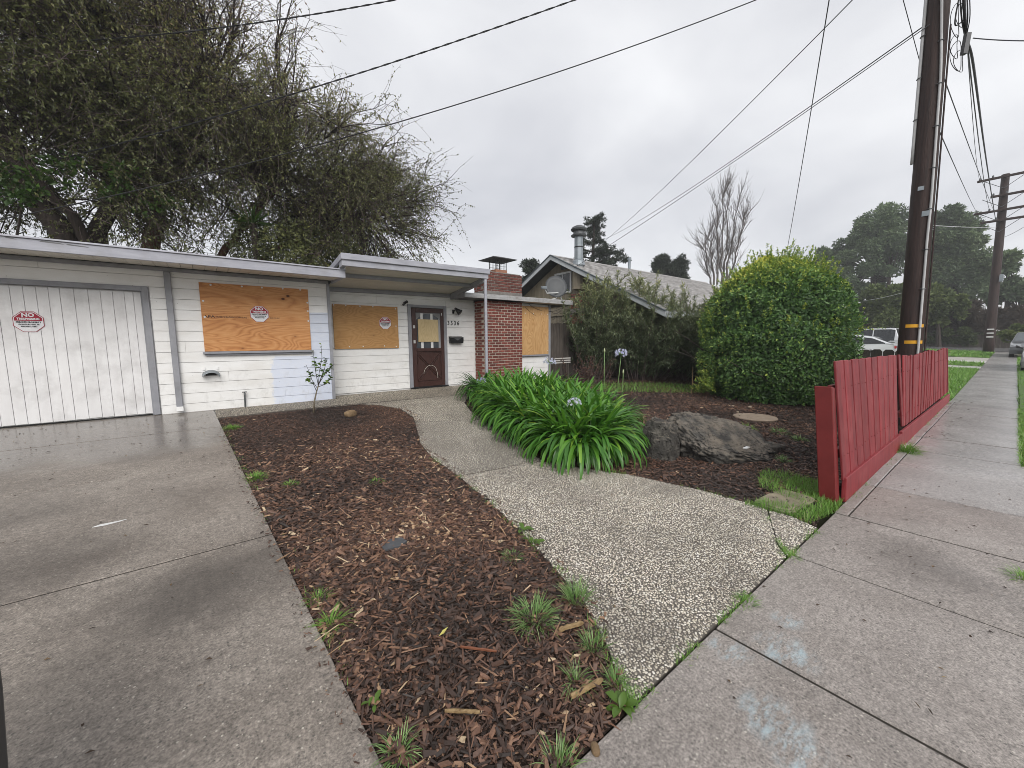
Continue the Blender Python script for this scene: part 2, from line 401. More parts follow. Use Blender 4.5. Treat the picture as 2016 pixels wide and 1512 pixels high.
def chip_mat():
    m, nt, b = mk('bark chips'); N = NT(nt)
    c = N.ramp(N.tint(), [(0.0, (0.026, 0.017, 0.013)), (0.3, (0.074, 0.041, 0.029)), (0.6, (0.165, 0.086, 0.055)), (0.82, (0.25, 0.145, 0.09)), (0.94, (0.40, 0.26, 0.15)), (1.0, (0.52, 0.40, 0.26))])
    c = N.mix(0.6, c, N.ramp(N.noise(N.pos(), 90, 4, 0.65), [(0.3, 0.3), (0.7, 0.7)]), 'OVERLAY')
    N.put(b.inputs['Base Color'], c); b.inputs['Roughness'].default_value = 0.55
    N.bump(N.noise(N.pos(), 220, 3, 0.6), 0.3, 0.002, b)
    return m
m_chip = chip_mat()
def brick_mat(name, old=False):
    m, nt, b = mk(name); N = NT(nt); p = N.pos(); s = N.sep(p)
    c = N.ramp(N.noise(p, 14, 6, 0.65), [(0.3, (0.105, 0.027, 0.020)), (0.68, (0.215, 0.054, 0.037))])
    if old: c = N.mix(0.35, c, (0.07, 0.035, 0.028))
    k = N.math('MULTIPLY_ADD', N.rand(), 0.7, 0.65); cb = N.n('ShaderNodeCombineColor')
    for i in range(3): N.put(cb.inputs[i], k)
    c = N.mix(1.0, c, cb.outputs[0], 'MULTIPLY')
    g = N.ramp(N.noise(p, 3.2, 6, 0.7), [(0.5, 0.0), (0.75, 0.8)])
    c = N.mix(N.math('MULTIPLY', g, 0.8 if old else 0.35), c, (0.10, 0.085, 0.075))
    N.put(b.inputs['Base Color'], c); b.inputs['Roughness'].default_value = 0.75
    N.bump(N.noise(p, 60, 5, 0.65), 0.4, 0.004, b)
    return m
m_brick = brick_mat('red brick'); m_brick_old = brick_mat('sooty red brick', True)
m_joint = noisy('pale brick mortar', (0.38, 0.32, 0.27), (0.52, 0.46, 0.39), 12, rough=0.9, bump=0.4)
m_joint_old = noisy('grey brick mortar', (0.12, 0.115, 0.11), (0.24, 0.22, 0.20), 9, rough=0.9, bump=0.4)
m_door = noisy('brown door paint', (0.040, 0.017, 0.014), (0.066, 0.030, 0.024), 8, (3, 1, 1), rough=0.42, bump=0.1)
m_white = flat('white paint', (0.74, 0.74, 0.73), 0.5)
m_blackmetal = flat('black metal', (0.016, 0.016, 0.018), 0.45)
m_darkglass = flat('dark glass', (0.015, 0.018, 0.022), 0.08, spec=0.6)
m_paneglass = flat('grey door glass', (0.05, 0.06, 0.07), 0.15, spec=0.6)
m_scratch = flat('pale scratch', (0.55, 0.50, 0.44), 0.8)
m_redpaint = noisy('faded red fence paint', (0.155, 0.012, 0.016), (0.27, 0.030, 0.036), 3.5, (5, 5, 0.9), rough=0.55, bump=0.35, bd=0.004, piece=0.2, dirt=((0.33, 0.09, 0.09), 0.35), dscale=5)
m_redpost = noisy('deep red post paint', (0.13, 0.012, 0.012), (0.19, 0.022, 0.022), 5, rough=0.5, bump=0.15)
m_oldwood = noisy('weathered grey fence wood', (0.045, 0.037, 0.031), (0.115, 0.098, 0.085), 3, (9, 9, 0.8), rough=0.85, bump=0.5, bd=0.006, piece=0.3)
m_mossy = noisy('dark mossy fence wood', (0.018, 0.016, 0.013), (0.05, 0.046, 0.032), 4, (5, 5, 1), rough=0.85, bump=0.5, piece=0.3)
m_pole = noisy('creosote pole wood', (0.017, 0.0105, 0.0095), (0.050, 0.027, 0.022), 5, (7, 7, 0.35), rough=0.6, bump=0.7, bd=0.012, spec=0.35)
m_conduit = flat('pale grey conduit', (0.5, 0.5, 0.5), 0.45)
m_yellow = flat('yellow reflective band', (0.72, 0.36, 0.02), 0.4)
m_cable = flat('black cable', (0.02, 0.02, 0.022), 0.5)
m_wire = flat('grey wire', (0.075, 0.077, 0.085), 0.5)
m_galv = noisy('galvanised metal', (0.22, 0.25, 0.27), (0.33, 0.36, 0.385), 4, rough=0.45, bump=0.06, metal=0.5)
m_galvdark = noisy('dull dark metal', (0.07, 0.075, 0.08), (0.13, 0.135, 0.14), 6, rough=0.55, bump=0.1, metal=0.4)
m_tan = noisy('tan wall paint', (0.20, 0.17, 0.125), (0.26, 0.225, 0.165), 3, (1, 6, 0.6), rough=0.75, bump=0.2, piece=0.06)
m_shingle = noisy('grey brown shingles', (0.21, 0.19, 0.175), (0.38, 0.36, 0.34), 3.3, (1, 1, 1), rough=0.9, bump=0.5, bscale=40, tintmix=None, dirt=((0.14, 0.125, 0.115), 0.5), dscale=8)
m_barge = noisy('grey blue barge board', (0.42, 0.45, 0.47), (0.52, 0.55, 0.57), 4, rough=0.55)
m_eaveblue = noisy('dark blue grey eave', (0.06, 0.075, 0.085), (0.10, 0.115, 0.125), 4, rough=0.6)
m_lava = None
def lava_mat():
    m, nt, b = mk('lava rock'); N = NT(nt); p = N.pos()
    c = N.ramp(N.noise(p, 9, 8, 0.7), [(0.32, (0.014, 0.013, 0.012)), (0.52, (0.065, 0.060, 0.052)), (0.75, (0.19, 0.175, 0.15))])
    g = N.n('ShaderNodeNewGeometry'); up = N.sep(g.outputs['Normal'])[2]
    dust = N.math('MULTIPLY', N.step(up, 0.35, 0.9), N.ramp(N.noise(p, 4, 6, 0.7), [(0.42, 0.0), (0.62, 0.8)]))
    c = N.mix(dust, c, (0.27, 0.228, 0.175))
    v = N.vor(p, 24); pits = N.step(v.outputs['Distance'], 0.05, 0.35)
    c = N.mix(N.math('MULTIPLY', N.math('SUBTRACT', 1.0, pits), N.math('MULTIPLY', N.sep(v.outputs['Color'])[0], 0.9)), c, (0.03, 0.028, 0.026))
    N.put(b.inputs['Base Color'], c); b.inputs['Roughness'].default_value = 0.7
    N.bump(N.math('ADD', N.math('MULTIPLY', pits, 0.7), N.noise(p, 30, 6, 0.7)), 1.0, 0.035, b)
    return m
m_lava = lava_mat()
m_brownrock = noisy('brown rock', (0.10, 0.06, 0.03), (0.26, 0.18, 0.10), 14, rough=0.8, bump=0.6, bd=0.01)
m_slab = noisy('tan stone disc', (0.22, 0.17, 0.125), (0.31, 0.25, 0.19), 9, rough=0.8, bump=0.3)
m_slate = noisy('wet slate', (0.06, 0.065, 0.07), (0.11, 0.115, 0.125), 12, rough=0.35, bump=0.3)
m_boxlid = noisy('mossy box lid', (0.16, 0.14, 0.10), (0.33, 0.28, 0.20), 7, rough=0.8, bump=0.3, dirt=((0.10, 0.10, 0.05), 0.7), dscale=6)
m_grass = leafy('grass blades', [(0.0, (0.08, 0.18, 0.03)), (0.5, (0.17, 0.35, 0.05)), (0.85, (0.24, 0.40, 0.09)), (1.0, (0.45, 0.42, 0.2))], 0.4, 0.3)
m_greygrass = leafy('silvery grass blades', [(0.0, (0.09, 0.17, 0.05)), (0.5, (0.18, 0.32, 0.09)), (0.9, (0.34, 0.46, 0.20)), (1.0, (0.42, 0.42, 0.25))], 0.35, 0.3)
m_agap = leafy('agapanthus leaf', [(0.0, (0.030, 0.104, 0.016)), (0.45, (0.065, 0.196, 0.024)), (0.8, (0.139, 0.327, 0.032)), (1.0, (0.338, 0.464, 0.058))], 0.32, 0.25, 0.5)
m_shrub = leafy('shrub leaf', [(0.0, (0.034, 0.083, 0.025)), (0.45, (0.091, 0.191, 0.049)), (0.72, (0.200, 0.332, 0.068)), (0.88, (0.407, 0.495, 0.082)), (1.0, (0.656, 0.656, 0.128))], 0.4, 0.22)
m_olean = leafy('oleander leaf', [(0.0, (0.057, 0.087, 0.046)), (0.5, (0.128, 0.165, 0.085)), (0.85, (0.258, 0.286, 0.136)), (1.0, (0.432, 0.432, 0.189))], 0.45, 0.15)
m_tree = leafy('small tree leaf', [(0.0, (0.059, 0.070, 0.026)), (0.4, (0.133, 0.148, 0.046)), (0.7, (0.224, 0.221, 0.070)), (0.88, (0.289, 0.217, 0.101)), (1.0, (0.281, 0.182, 0.136))], 0.45, 0.18)
m_freshleaf = leafy('fresh green leaf', [(0.0, (0.035, 0.075, 0.012)), (0.6, (0.085, 0.165, 0.022)), (1.0, (0.19, 0.26, 0.035))], 0.4, 0.3)
m_bark = noisy('dark bark', (0.022, 0.017, 0.014), (0.060, 0.046, 0.038), 7, (4, 4, 0.6), rough=0.9, bump=0.6, bd=0.02)
m_redbark = noisy('reddish bark', (0.075, 0.032, 0.021), (0.15, 0.07, 0.045), 7, (4, 4, 0.6), rough=0.9, bump=0.6, bd=0.02)
m_twig = noisy('purple brown twig', (0.059, 0.042, 0.040), (0.117, 0.086, 0.080), 3, rough=0.8, bump=0)
m_greytwig = noisy('grey twig', (0.10, 0.088, 0.082), (0.16, 0.14, 0.13), 2, rough=0.85, bump=0)
m_far = leafy('far eucalyptus leaf', [(0.0, (0.056, 0.087, 0.045)), (0.5, (0.117, 0.172, 0.082)), (1.0, (0.227, 0.288, 0.135))], 0.6, 0.15)
m_farmid = leafy('far olive leaf', [(0.0, (0.049, 0.072, 0.026)), (0.5, (0.099, 0.136, 0.040)), (1.0, (0.185, 0.223, 0.068))], 0.6, 0.2)
m_farbrown = leafy('far brown scrub', [(0.0, (0.035, 0.028, 0.022)), (0.5, (0.075, 0.058, 0.045)), (1.0, (0.13, 0.10, 0.06))], 0.7, 0.1)
m_conifer = leafy('conifer needles', [(0.0, (0.012, 0.02, 0.013)), (0.6, (0.03, 0.045, 0.026)), (1.0, (0.06, 0.075, 0.04))], 0.6, 0.1)
m_lawnbase = noisy('lawn soil and grass', (0.045, 0.085, 0.02), (0.10, 0.17, 0.04), 9, rough=0.9, bump=0.4)
m_ground = noisy('garden ground', (0.05, 0.055, 0.028), (0.10, 0.10, 0.055), 3, rough=0.95, bump=0.3)
m_asphalt = noisy('wet asphalt', (0.15, 0.15, 0.155), (0.22, 0.22, 0.225), 5, rough=0.16, bump=0.2)
# ================================================================== GROUND
def sheet(name, xs, ys, zoff, mat, kind='structure', jit=0.0, parent=None, zf=gz):
    v = []; f = []
    for j, y in enumerate(ys):
        for i, x in enumerate(xs): v.append((x, y, zf(x, y)+zoff+(rng.uniform(-jit, jit) if jit else 0)))
    n = len(xs)
    for j in range(len(ys)-1):
        for i in range(n-1): f.append((j*n+i, j*n+i+1, (j+1)*n+i+1, (j+1)*n+i))
    return MB().add(v, f).build(name, mat, parent, smooth=True, kind=kind)
sheet('ground', [-150, -60, -20, -6, 0, 6, 10, 15, 20, 30, 45, 60, 120, 300], [-100, -60, -20, -6, -1.3, 0.0, 0.82, 2.8, 4.7, 6.6, 8.5, 12, 20, 60, 120, 260], -0.14, m_ground)
sheet('street', [-200, -20, 0, 15, 30, 46, 60, 300], [-9.5, -6, -3, -1.35], -0.125, m_asphalt)
# kerb between planting strip and street
kb = empty('kerb', (0, -1.2, 0), kind='structure')
for i in range(16):
    x0 = 3.6+2.6*i
    MB().hexa([(x0, -1.34, gz(x0, 0)-.2), (x0+2.58, -1.34, gz(x0+2.6, 0)-.2), (x0+2.58, -1.20, gz(x0+2.6, 0)-.2), (x0, -1.20, gz(x0, 0)-.2),
               (x0, -1.34, gz(x0, 0)), (x0+2.58, -1.34, gz(x0+2.6, 0)), (x0+2.58, -1.20, gz(x0+2.6, 0)), (x0, -1.20, gz(x0, 0))]).build('kerb_stone', m_walk, kb, bevel=0.012)
# cross street far along
def quadsheet(name, pts, mat, zoff, kind='structure', parent=None):
    v = [(x, y, gz(x, y)+zoff) for x, y in pts]
    return MB().add(v, [tuple(range(len(v)))]).build(name, mat, parent, kind=kind)
sheet('cross_street', [46, 48, 50, 53, 57], [-1.3, 0.95, 4, 8.5, 20, 40], -0.06, m_asphalt)

# sidewalk slabs
def slab(poly, parent, mat, name='slab', th=0.12, dz=0.0, bev=0.003):
    o = MB().prism(poly, lambda x, y: gz(x, y)-th, lambda x, y: gz(x, y)+dz).build(name, mat, parent, bevel=bev*1.6)
    return o
sw = empty('sidewalk', (0, 0, 0), kind='structure')
seams = [-5, -2.3, -0.3, 0.88, 1.945]+[3.05+1.05*i for i in range(41)]
for i in range(len(seams)-1):
    a, b = seams[i]+0.008, seams[i+1]-0.008
    y0 = -0.165 if a > 7.0 else -1.15
    dz = rng.uniform(-0.004, 0.004) if a > 3 else 0
    if a > 4.0 and a < 13.4:
        slab([(a, y0), (b, y0), (b, 0.735), (a, 0.735)], sw, m_walk if a < 5 else m_walk_sheen, dz=dz)
        slab([(a, 0.745), (b, 0.745), (b, 0.83), (a, 0.83)], sw, m_walk if a < 5 else m_walk_sheen, 'border_slab', dz=dz)
    else:
        slab([(a, y0), (b, y0), (b, 0.826), (a, 0.826)], sw, m_walk if a < 5 else m_walk_sheen, dz=dz)
    jx = seams[i]
    if i: MB().hexa([(jx-.008, y0+.01, gz(jx, .5)-.1), (jx+.008, y0+.01, gz(jx, .5)-.1), (jx+.008, .82, gz(jx, .5)-.1), (jx-.008, .82, gz(jx, .5)-.1), (jx-.008, y0+.01, gz(jx, .5)-.006), (jx+.008, y0+.01, gz(jx, .5)-.006), (jx+.008, .82, gz(jx, .5)-.006), (jx-.008, .82, gz(jx, .5)-.006)]).build('joint', m_joint_dirt, sw)
dv = empty('driveway', (-1, 4, 0), kind='structure')
def dx(y): return 0.40-0.30*(y-0.82)/7.6          # right-hand edge of the drive
ds = [0.825, 3.18, 5.225, 7.03, 8.42]
for i in range(4):
    y0, y1 = ds[i]+0.009, ds[i+1]-0.009
    for (xa, xb) in ((-6.0, -2.75), (-2.742, None)):
        l, r_ = xa, xb
        p = [(l, y0), (dx(y0) if r_ is None else r_, y0), (dx(y1) if r_ is None else r_, y1), (l, y1)]
        pass
        slab(p, dv, m_drive, bev=.002)
    yj = ds[i+1]; MB().hexa([(-5.9, yj-.009, gz(0, yj)-.1), (dx(yj)-.005, yj-.009, gz(0, yj)-.1), (dx(yj)-.005, yj+.009, gz(0, yj)-.1), (-5.9, yj+.009, gz(0, yj)-.1), (-5.9, yj-.009, gz(0, yj)-.005), (dx(yj)-.005, yj-.009, gz(0, yj)-.005), (dx(yj)-.005, yj+.009, gz(0, yj)-.005), (-5.9, yj+.009, gz(0, yj)-.005)]).build('joint', m_joint_dirt, dv)
slab([(-6, 8.424), (dx(8.43), 8.424), (dx(8.52), 8.53), (-6, 8.53)], dv, m_drive, 'apron_slab')

# exposed aggregate path
L_px = [(700, 787.5+8), (745, 797), (790, 805), (815, 822), (821, 845), (828, 872), (850, 900), (903, 937), (965, 990), (1030, 1050), (1085, 1110), (1150, 1185), (1195, 1270), (1228, 1360)]
Lp = [G(*q)[:2] for q in L_px]+[(1.25, 0.838)]
R_px = [(1618, 1037), (1560, 1016), (1470, 990), (1380, 965), (1240, 935), (1170, 925)]
Rp = [(3.66, 0.838)]+[G(*q)[:2] for q in R_px[1:]]+[(2.95, 3.2), (3.2, 4.0), (3.45, 5.0), (3.75, 6.0), (4.05, 6.7), (4.6, 7.4), (5.75, 8.3), (5.75, 9.0)]
Lp = [(0.12, 7.72), (0.9, 7.76), (1.7, 7.80)]+Lp                   # strip along the garage wall first
def split_y(poly_left, poly_right, y): pass
def lerp_at(chain, y):
    for (x0, y0), (x1, y1) in zip(chain[:-1], chain[1:]):
        if (y0-y)*(y1-y) <= 0 and y0 != y1: return x0+(x1-x0)*(y-y0)/(y1-y0)
    return chain[-1][0]
path = empty('garden_path', (2.5, 4, 0), kind='structure')
Lm = [p for p in Lp if p[1] < 7.79 or p[0] > 2.0]; Lmain = Lp[3:]
def section(y0a, y0b, y1a, y1b):
    """slab between a lower joint (left y0a, right y0b) and an upper one"""
    l0, l1 = lerp_at(Lmain, y0a), lerp_at(Lmain, y1a); r0, r1 = lerp_at(Rp, y0b), lerp_at(Rp, y1b)
    left = [(l0, y0a)]+[p for p in reversed(Lmain) if y0a < p[1] < y1a]+[(l1, y1a)]
    right = [(r0, y0b)]+[p for p in Rp if y0b < p[1] < y1b]+[(r1, y1b)]
    return left, right
g = 0.008
secs = []
for (a, b, c, d) in ((0.8385, 0.8385, 3.36, 3.22), (3.36+2*g, 3.22+2*g, 5.72, 5.30), (5.72+2*g, 5.30+2*g, 7.72, 7.55)):
    l, r_ = section(a, b, c, d); secs.append(r_+l[::-1])
# the cracked corner piece by the sidewalk
k0 = G(1510, 1002)[:2]; ck = [(3.0, .8385), (3.12, .93), (3.40, 1.06), k0]
m0 = secs[0]; i2 = m0.index(Rp[2])
secs[0] = [(ck[0][0]-.012, ck[0][1])]+[(a-.012, b) for a, b in ck[1:]]+m0[i2:]
corner_piece = [(ck[0][0]+.012, .8385), (3.66, .8385), Rp[1], (k0[0]+.012, k0[1]-.006), (3.412, 1.06), (3.132, .93)]
secs.append([(0.12, 7.74), (2.1, 7.80), (2.2, 7.745), (4.72, 7.57), (5.75, 8.32), (5.75, 8.99), (2.13, 8.99), (2.13, 8.49), (0.12, 8.49)])
secs.append(corner_piece)
for k, s_ in enumerate(secs):
    slab(s_, path, m_mortar, 'path_slab', dz=-0.006 if k == 4 else 0.0, bev=0)
def inside(poly, x, y):
    c = np.zeros(len(x), bool); n = len(poly)
    for i in range(n):
        x0, y0 = poly[i]; x1, y1 = poly[(i+1) % n]
        if y0 == y1: continue
        c ^= ((y0 > y) != (y1 > y)) & (x < (x1-x0)*(y-y0)/(y1-y0)+x0)
    return c
def scatter(poly, sp, jit=0.5):
    xs = [p[0] for p in poly]; ys = [p[1] for p in poly]
    gx, gy = np.meshgrid(np.arange(min(xs), max(xs), sp), np.arange(min(ys), max(ys), sp*0.87))
    gx = gx+(np.arange(gx.shape[0]) % 2)[:, None]*sp/2
    x = gx.ravel()+rng.uniform(-jit, jit, gx.size)*sp; y = gy.ravel()+rng.uniform(-jit, jit, gx.size)*sp
    k = inside(poly, x, y); return x[k], y[k]
def domes(x, y, z, r0, r1, rings, k, fl=0.55):
    n = len(x); r = rng.uniform(r0, r1, n); as_ = rng.uniform(0.65, 1.0, n); yaw = rng.uniform(0, 6.28, n)
    th = np.arange(k)*2*math.pi/k
    prof = [(1.0, 0.0), (0.8, 0.62), (0.0, 1.0)] if rings == 2 else [(1.0, 0.0), (0.0, 1.0)]
    T = []
    for rr, zz in prof[:-1]: T += [(rr*math.cos(t), rr*math.sin(t), zz) for t in th]
    T.append((0, 0, 1)); T = np.array(T)
    V = np.repeat(T[None], n, 0)
    V[:, :, 1] *= as_[:, None]; c, s = np.cos(yaw)[:, None], np.sin(yaw)[:, None]
    X = (V[:, :, 0]*c-V[:, :, 1]*s)*r[:, None]+x[:, None]; Y = (V[:, :, 0]*s+V[:, :, 1]*c)*r[:, None]+y[:, None]
    Z = V[:, :, 2]*(r*fl)[:, None]+z[:, None]
    P = np.stack([X, Y, Z], -1); m = len(T)
    f3 = []; f4 = []
    if rings == 2:
        for j in range(k): f4.append((j, (j+1) % k, k+(j+1) % k, k+j)); f3.append((k+j, k+(j+1) % k, 2*k))
    else:
        for j in range(k): f3.append((j, (j+1) % k, k))
    off = (np.arange(n)*m)[:, None, None]
    F3 = (np.array(f3)[None]+off).reshape(-1, 3); F4 = (np.array(f4)[None]+off).reshape(-1, 4) if f4 else None
    return P.reshape(-1, 3), F3, F4, m
pb = MB()
for k, s_ in enumerate(secs):
    cx_ = [p[0] for p in s_]; 
    sp = [0.0135, 0.0145, 0.019, 0.026, 0.0145][k]
    x, y = scatter(s_, sp, 0.38)
    z = gzv(x, y)-(0.007 if k == 4 else 0.001)
    t = np.clip(rng.beta(1.5, 1.2, len(x)), 0, 1)
    if k == 3: t = t*0.55
    if k == 2: t = t*0.9
    P, F3, F4, m = domes(x, y, z, sp*0.33, sp*0.62, 2 if k in (0, 4) else 1, 6 if k in (0, 1, 4) else 5)
    n0 = pb.n
    pb.add(P, F3, np.repeat(t, m))
    if F4 is not None:
        pb.F.append(F4+n0)
pb.build('pebbles', m_pebble, path, smooth=True, kind='stuff')

# mulch beds
bedA = [(dx(0.9)+0.01, 0.84)]+[(1.235, 0.84)]+[(p[0]-0.004, p[1]) for p in reversed(Lmain)]+[(2.15, 7.78), (1.7, 7.77), (0.9, 7.73), (0.12, 7.69), (dx(7.6)+0.008, 7.6), (dx(5)+0.008, 5.0), (dx(3)+0.008, 3.0)]
bedB = [(3.68, 0.85), (4.4, 0.97), (9.0, 1.0), (14.0, 0.95), (14.1, 4.0), (13.5, 8.6), (5.9, 8.6), (5.85, 8.3), (4.65, 7.36), (4.08, 6.7), (3.78, 6.0), (3.48, 5.0), (3.23, 4.0), (2.98, 3.2)]+[(p[0]+0.004, p[1]+0.004) for p in reversed(Rp[1:6])]
mulch = empty('mulch_bed', (1.2, 3.5, 0), kind='structure')
def bedmesh(poly, sp, name):
    """soil sheet: trimmed grid of small mounds"""
    bm = bmesh.new()
    vs = [bm.verts.new((x, y, 0)) for x, y in poly]
    fc = bm.faces.new(vs)
    bmesh.ops.triangulate(bm, faces=[fc])
    for it in range(5):
        es = [e for e in bm.edges if e.calc_length() > sp]
        if not es: break
        bmesh.ops.subdivide_edges(bm, edges=es, cuts=1)
        bmesh.ops.triangulate(bm, faces=bm.faces)
    for v in bm.verts:
        h = 0.012*noise.noise(Vector((v.co.x*3.1, v.co.y*3.1, 0)))+0.008*noise.noise(Vector((v.co.x*9, v.co.y*9, 4)))
        b = 0 if v.is_boundary else h
        v.co.z = gz(v.co.x, v.co.y)-0.022+b
    me = bpy.data.meshes.new(name); bm.to_mesh(me); bm.free(); me.materials.append(m_soil)
    me.polygons.foreach_set('use_smooth', np.ones(len(me.polygons), bool))
    o = link(name, me, (0, 0, 0), None); o.parent = mulch; o.location = -WL[mulch]; WL[o] = Vector((0, 0, 0)); return o
bedmesh(bedA, 0.12, 'soil'); bedmesh(bedB, 0.3, 'soil')
SLIM = False
def chips(poly, sp, lmin, lmax, mask=None, tmul=1.0, dz=0.0):
    x, y = scatter(poly, sp, 0.9)
    if mask is not None:
        k = mask(x, y); x, y = x[k], y[k]
    n = len(x)
    L = lmin+(lmax-lmin)*rng.beta(1.1, 3.2, n); Wd = np.minimum(L*rng.uniform(0.10, 0.62, n), 0.022); H = Wd*rng.uniform(0.15, 0.45, n)
    if SLIM: Wd = rng.uniform(.003, .009, n); H = Wd*rng.uniform(.4, .8, n)
    yaw = rng.uniform(0, 6.283, n); pit = rng.normal(0, 0.26, n); rol = rng.normal(0, 0.35, n)
    T = np.array([(-.5, -.5, 0), (.5, -.32, 0), (.5, .4, 0), (-.5, .5, 0), (-.46, -.42, 1), (.42, -.25, 1), (.45, .3, 1), (-.4, .4, 1)])
    V = np.repeat(T[None], n, 0)+rng.uniform(-0.16, 0.16, (n, 8, 3))*np.array([1, 1, .3])
    V = V*np.stack([L, Wd, H], -1)[:, None, :]
    cy, sy, cp, sp_, cr_, sr = [q[:, None] for q in (np.cos(yaw), np.sin(yaw), np.cos(pit), np.sin(pit), np.cos(rol), np.sin(rol))]
    X, Y, Z = V[..., 0], V[..., 1], V[..., 2]
    Y, Z = Y*cr_-Z*sr, Y*sr+Z*cr_
    X, Z = X*cp-Z*sp_, X*sp_+Z*cp
    X, Y = X*cy-Y*sy, X*sy+Y*cy
    z0 = gzv(x, y)-0.018+rng.uniform(0, 0.014, n)+np.abs(np.sin(pit))*L*0.28+dz
    P = np.stack([X+x[:, None], Y+y[:, None], Z+z0[:, None]], -1).reshape(-1, 3)
    F = np.array([(4, 5, 6, 7), (0, 1, 5, 4), (1, 2, 6, 5), (2, 3, 7, 6), (3, 0, 4, 7)])
    F = (F[None]+(np.arange(n)*8)[:, None, None]).reshape(-1, 4)
    patch = np.array([noise.noise(Vector((a*0.9, b*0.9, 2.0))) for a, b in zip(x[::1], y[::1])]) if n < 90000 else np.zeros(n)
    t = np.clip(rng.beta(1.15, 2.3, n)*tmul+patch*0.34, 0, 1)*np.where(rng.random(n) < 0.04, 1.6, 1.0)
    return P, F, np.repeat(np.clip(t, 0, 1), 8)
cb_ = MB()
near = lambda x, y: y < 2.7+rng.normal(0, .5, len(y))
midr = lambda x, y: (y >= 2.1+rng.normal(0, .35, len(y))) & (y < 4.9+rng.normal(0, .6, len(y)))
farr = lambda x, y: y >= 4.4+rng.normal(0, .5, len(y))
for args in ((bedA, 0.0105, 0.006, 0.034, near, .80, -.002), (bedA, 0.021, 0.02, 0.07, near, 1.05, .003),
             (bedA, 0.0145, 0.010, 0.042, midr, .86, 0.0), (bedA, 0.028, 0.03, 0.085, midr, 1.12, .003), (bedA, 0.019, 0.014, 0.05, farr, .62, 0.0)):
    cb_.add(*chips(*args))
SLIM = True
cb_.add(*chips(bedA, 0.048, 0.05, 0.15, near, 1.15, .006)); cb_.add(*chips(bedA, 0.06, 0.05, 0.14, midr, 1.1, .005)); cb_.add(*chips(bedA, 0.16, 0.04, 0.12, farr, 1.1, .003))
SLIM = False
_e = [p for p in Lmain if .9 < p[1] < 7.0]
cb_.add(*chips(_e+[(x+.09, y+.02) for x, y in reversed(_e)], 0.034, 0.008, 0.04, None, 1.0, .019))
cb_.add(*chips([(dx(.9)-.07, .9), (dx(.9)+.01, .9), (dx(7)+.01, 7.0), (dx(7)-.07, 7.0)], 0.040, 0.008, 0.035, None, 1.0, .019))
cb_.build('bark_chips', m_chip, mulch, kind='stuff')
cb2 = MB()
cb2.add(*chips(bedB, 0.022, 0.015, 0.08, lambda x, y: (x < 6.6) & (y < 4.2), 0.9, 0.0)); cb2.add(*chips(bedB, 0.04, 0.03, 0.10, lambda x, y: ((x >= 6.6) | (y >= 4.2)) & (x < 12.5) & (y < 7.5), 0.75, 0.0))
cb2.build('bark_chips', m_chip, mulch, kind='stuff')

# ================================================================== HOUSE
house = empty('house', (2.5, 9.0, 0.33), 'low white single storey house with boarded windows and grey trim', 'house')
H = house
def part(name, mb, mat, parent=None, bevel=None, smooth=False): return mb.build(name, mat, parent or H, bevel=bevel, smooth=smooth)
# wall cores
wall = part('wall', MB().box(-6.0, -3.2, 8.525, 8.7, 0.25, 2.685).box(-0.655, 2.06, 8.525, 8.7, 0.25, 2.685).box(-3.2, -0.655, 8.525, 8.7, 2.32, 2.685).box(1.9, 2.055, 8.7, 9.03, 0.25, 2.68)
            .box(-6.0, 2.05, 8.9, 14.0, 0.25, 2.67), m_siding)
wall2 = part('wall', MB().box(2.06, 3.96, 9.022, 9.2, 0.25, 2.63).box(4.91, 5.79, 9.022, 9.2, 0.25, 2.63).box(3.96, 4.91, 9.022, 9.2, 2.33, 2.63).box(5.795, 8.17, 9.0, 13.9, 0.3, 2.5), m_siding2)
wall3 = part('wall', MB().box(7.03, 8.19, 8.622, 8.99, 0.25, 2.53).box(5.82, 7.03, 8.99, 8.997, 0.25, 2.5), m_siding2)
def courses(x0, x1, y, z0, z1, pitch, zref, mat, parent, holes=(), splits=(), th=0.022):
    z = zref
    while z > z0: z -= pitch
    while z < z1-0.02:
        a, b = max(z, z0), min(z+pitch, z1)
        segs = [(x0, x1)]
        for (hx0, hx1, hz0, hz1) in holes:
            if a < hz1-0.02 and b > hz0+0.02:
                ns = []
                for s0, s1 in segs:
                    if hx0 > s0 and hx1 < s1: ns += [(s0, hx0), (hx1, s1)]
                    elif hx0 <= s0 < hx1 < s1: ns.append((hx1, s1))
                    elif s0 < hx0 < s1 <= hx1: ns.append((s0, hx0))
                    elif hx0 <= s0 and s1 <= hx1: pass
                    else: ns.append((s0, s1))
                segs = ns
        for s0, s1 in segs:
            cut = [s0]+sorted(q[0] for q in splits if s0+0.2 < q[0] < s1-0.2 and abs(q[1]-(a+b)/2) < pitch/2)+[s1]
            for c0, c1 in zip(cut[:-1], cut[1:]):
                d = rng.uniform(-0.0015, 0.0015)
                MB().hexa([(c0+.0008, y+d-0.002, a+.0025), (c1-.0008, y+d-0.002, a+.0025), (c1-.0008, y+th, a+.0025), (c0+.0008, y+th, a+.0025),
                           (c0+.0008, y+d, b-.0025), (c1-.0008, y+d, b-.0025), (c1-.0008, y+th, b-.0025), (c0+.0008, y+th, b-.0025)]).build('siding_board', mat, parent, bevel=0.0025)
        z += pitch
GX0, GX1, GZ1 = -3.15, -0.665, 2.295       # garage opening
courses(-6.0, 2.055, 8.5, 0.325, 2.69, 0.1725, 0.641, m_siding, wall, holes=[(GX0-0.09, GX1+0.09, 0, GZ1+0.075)], splits=[(-0.2, 1.40), (0.35, 0.9), (0.9, 2.6), (-1.7, 2.6), (1.2, 0.55)])
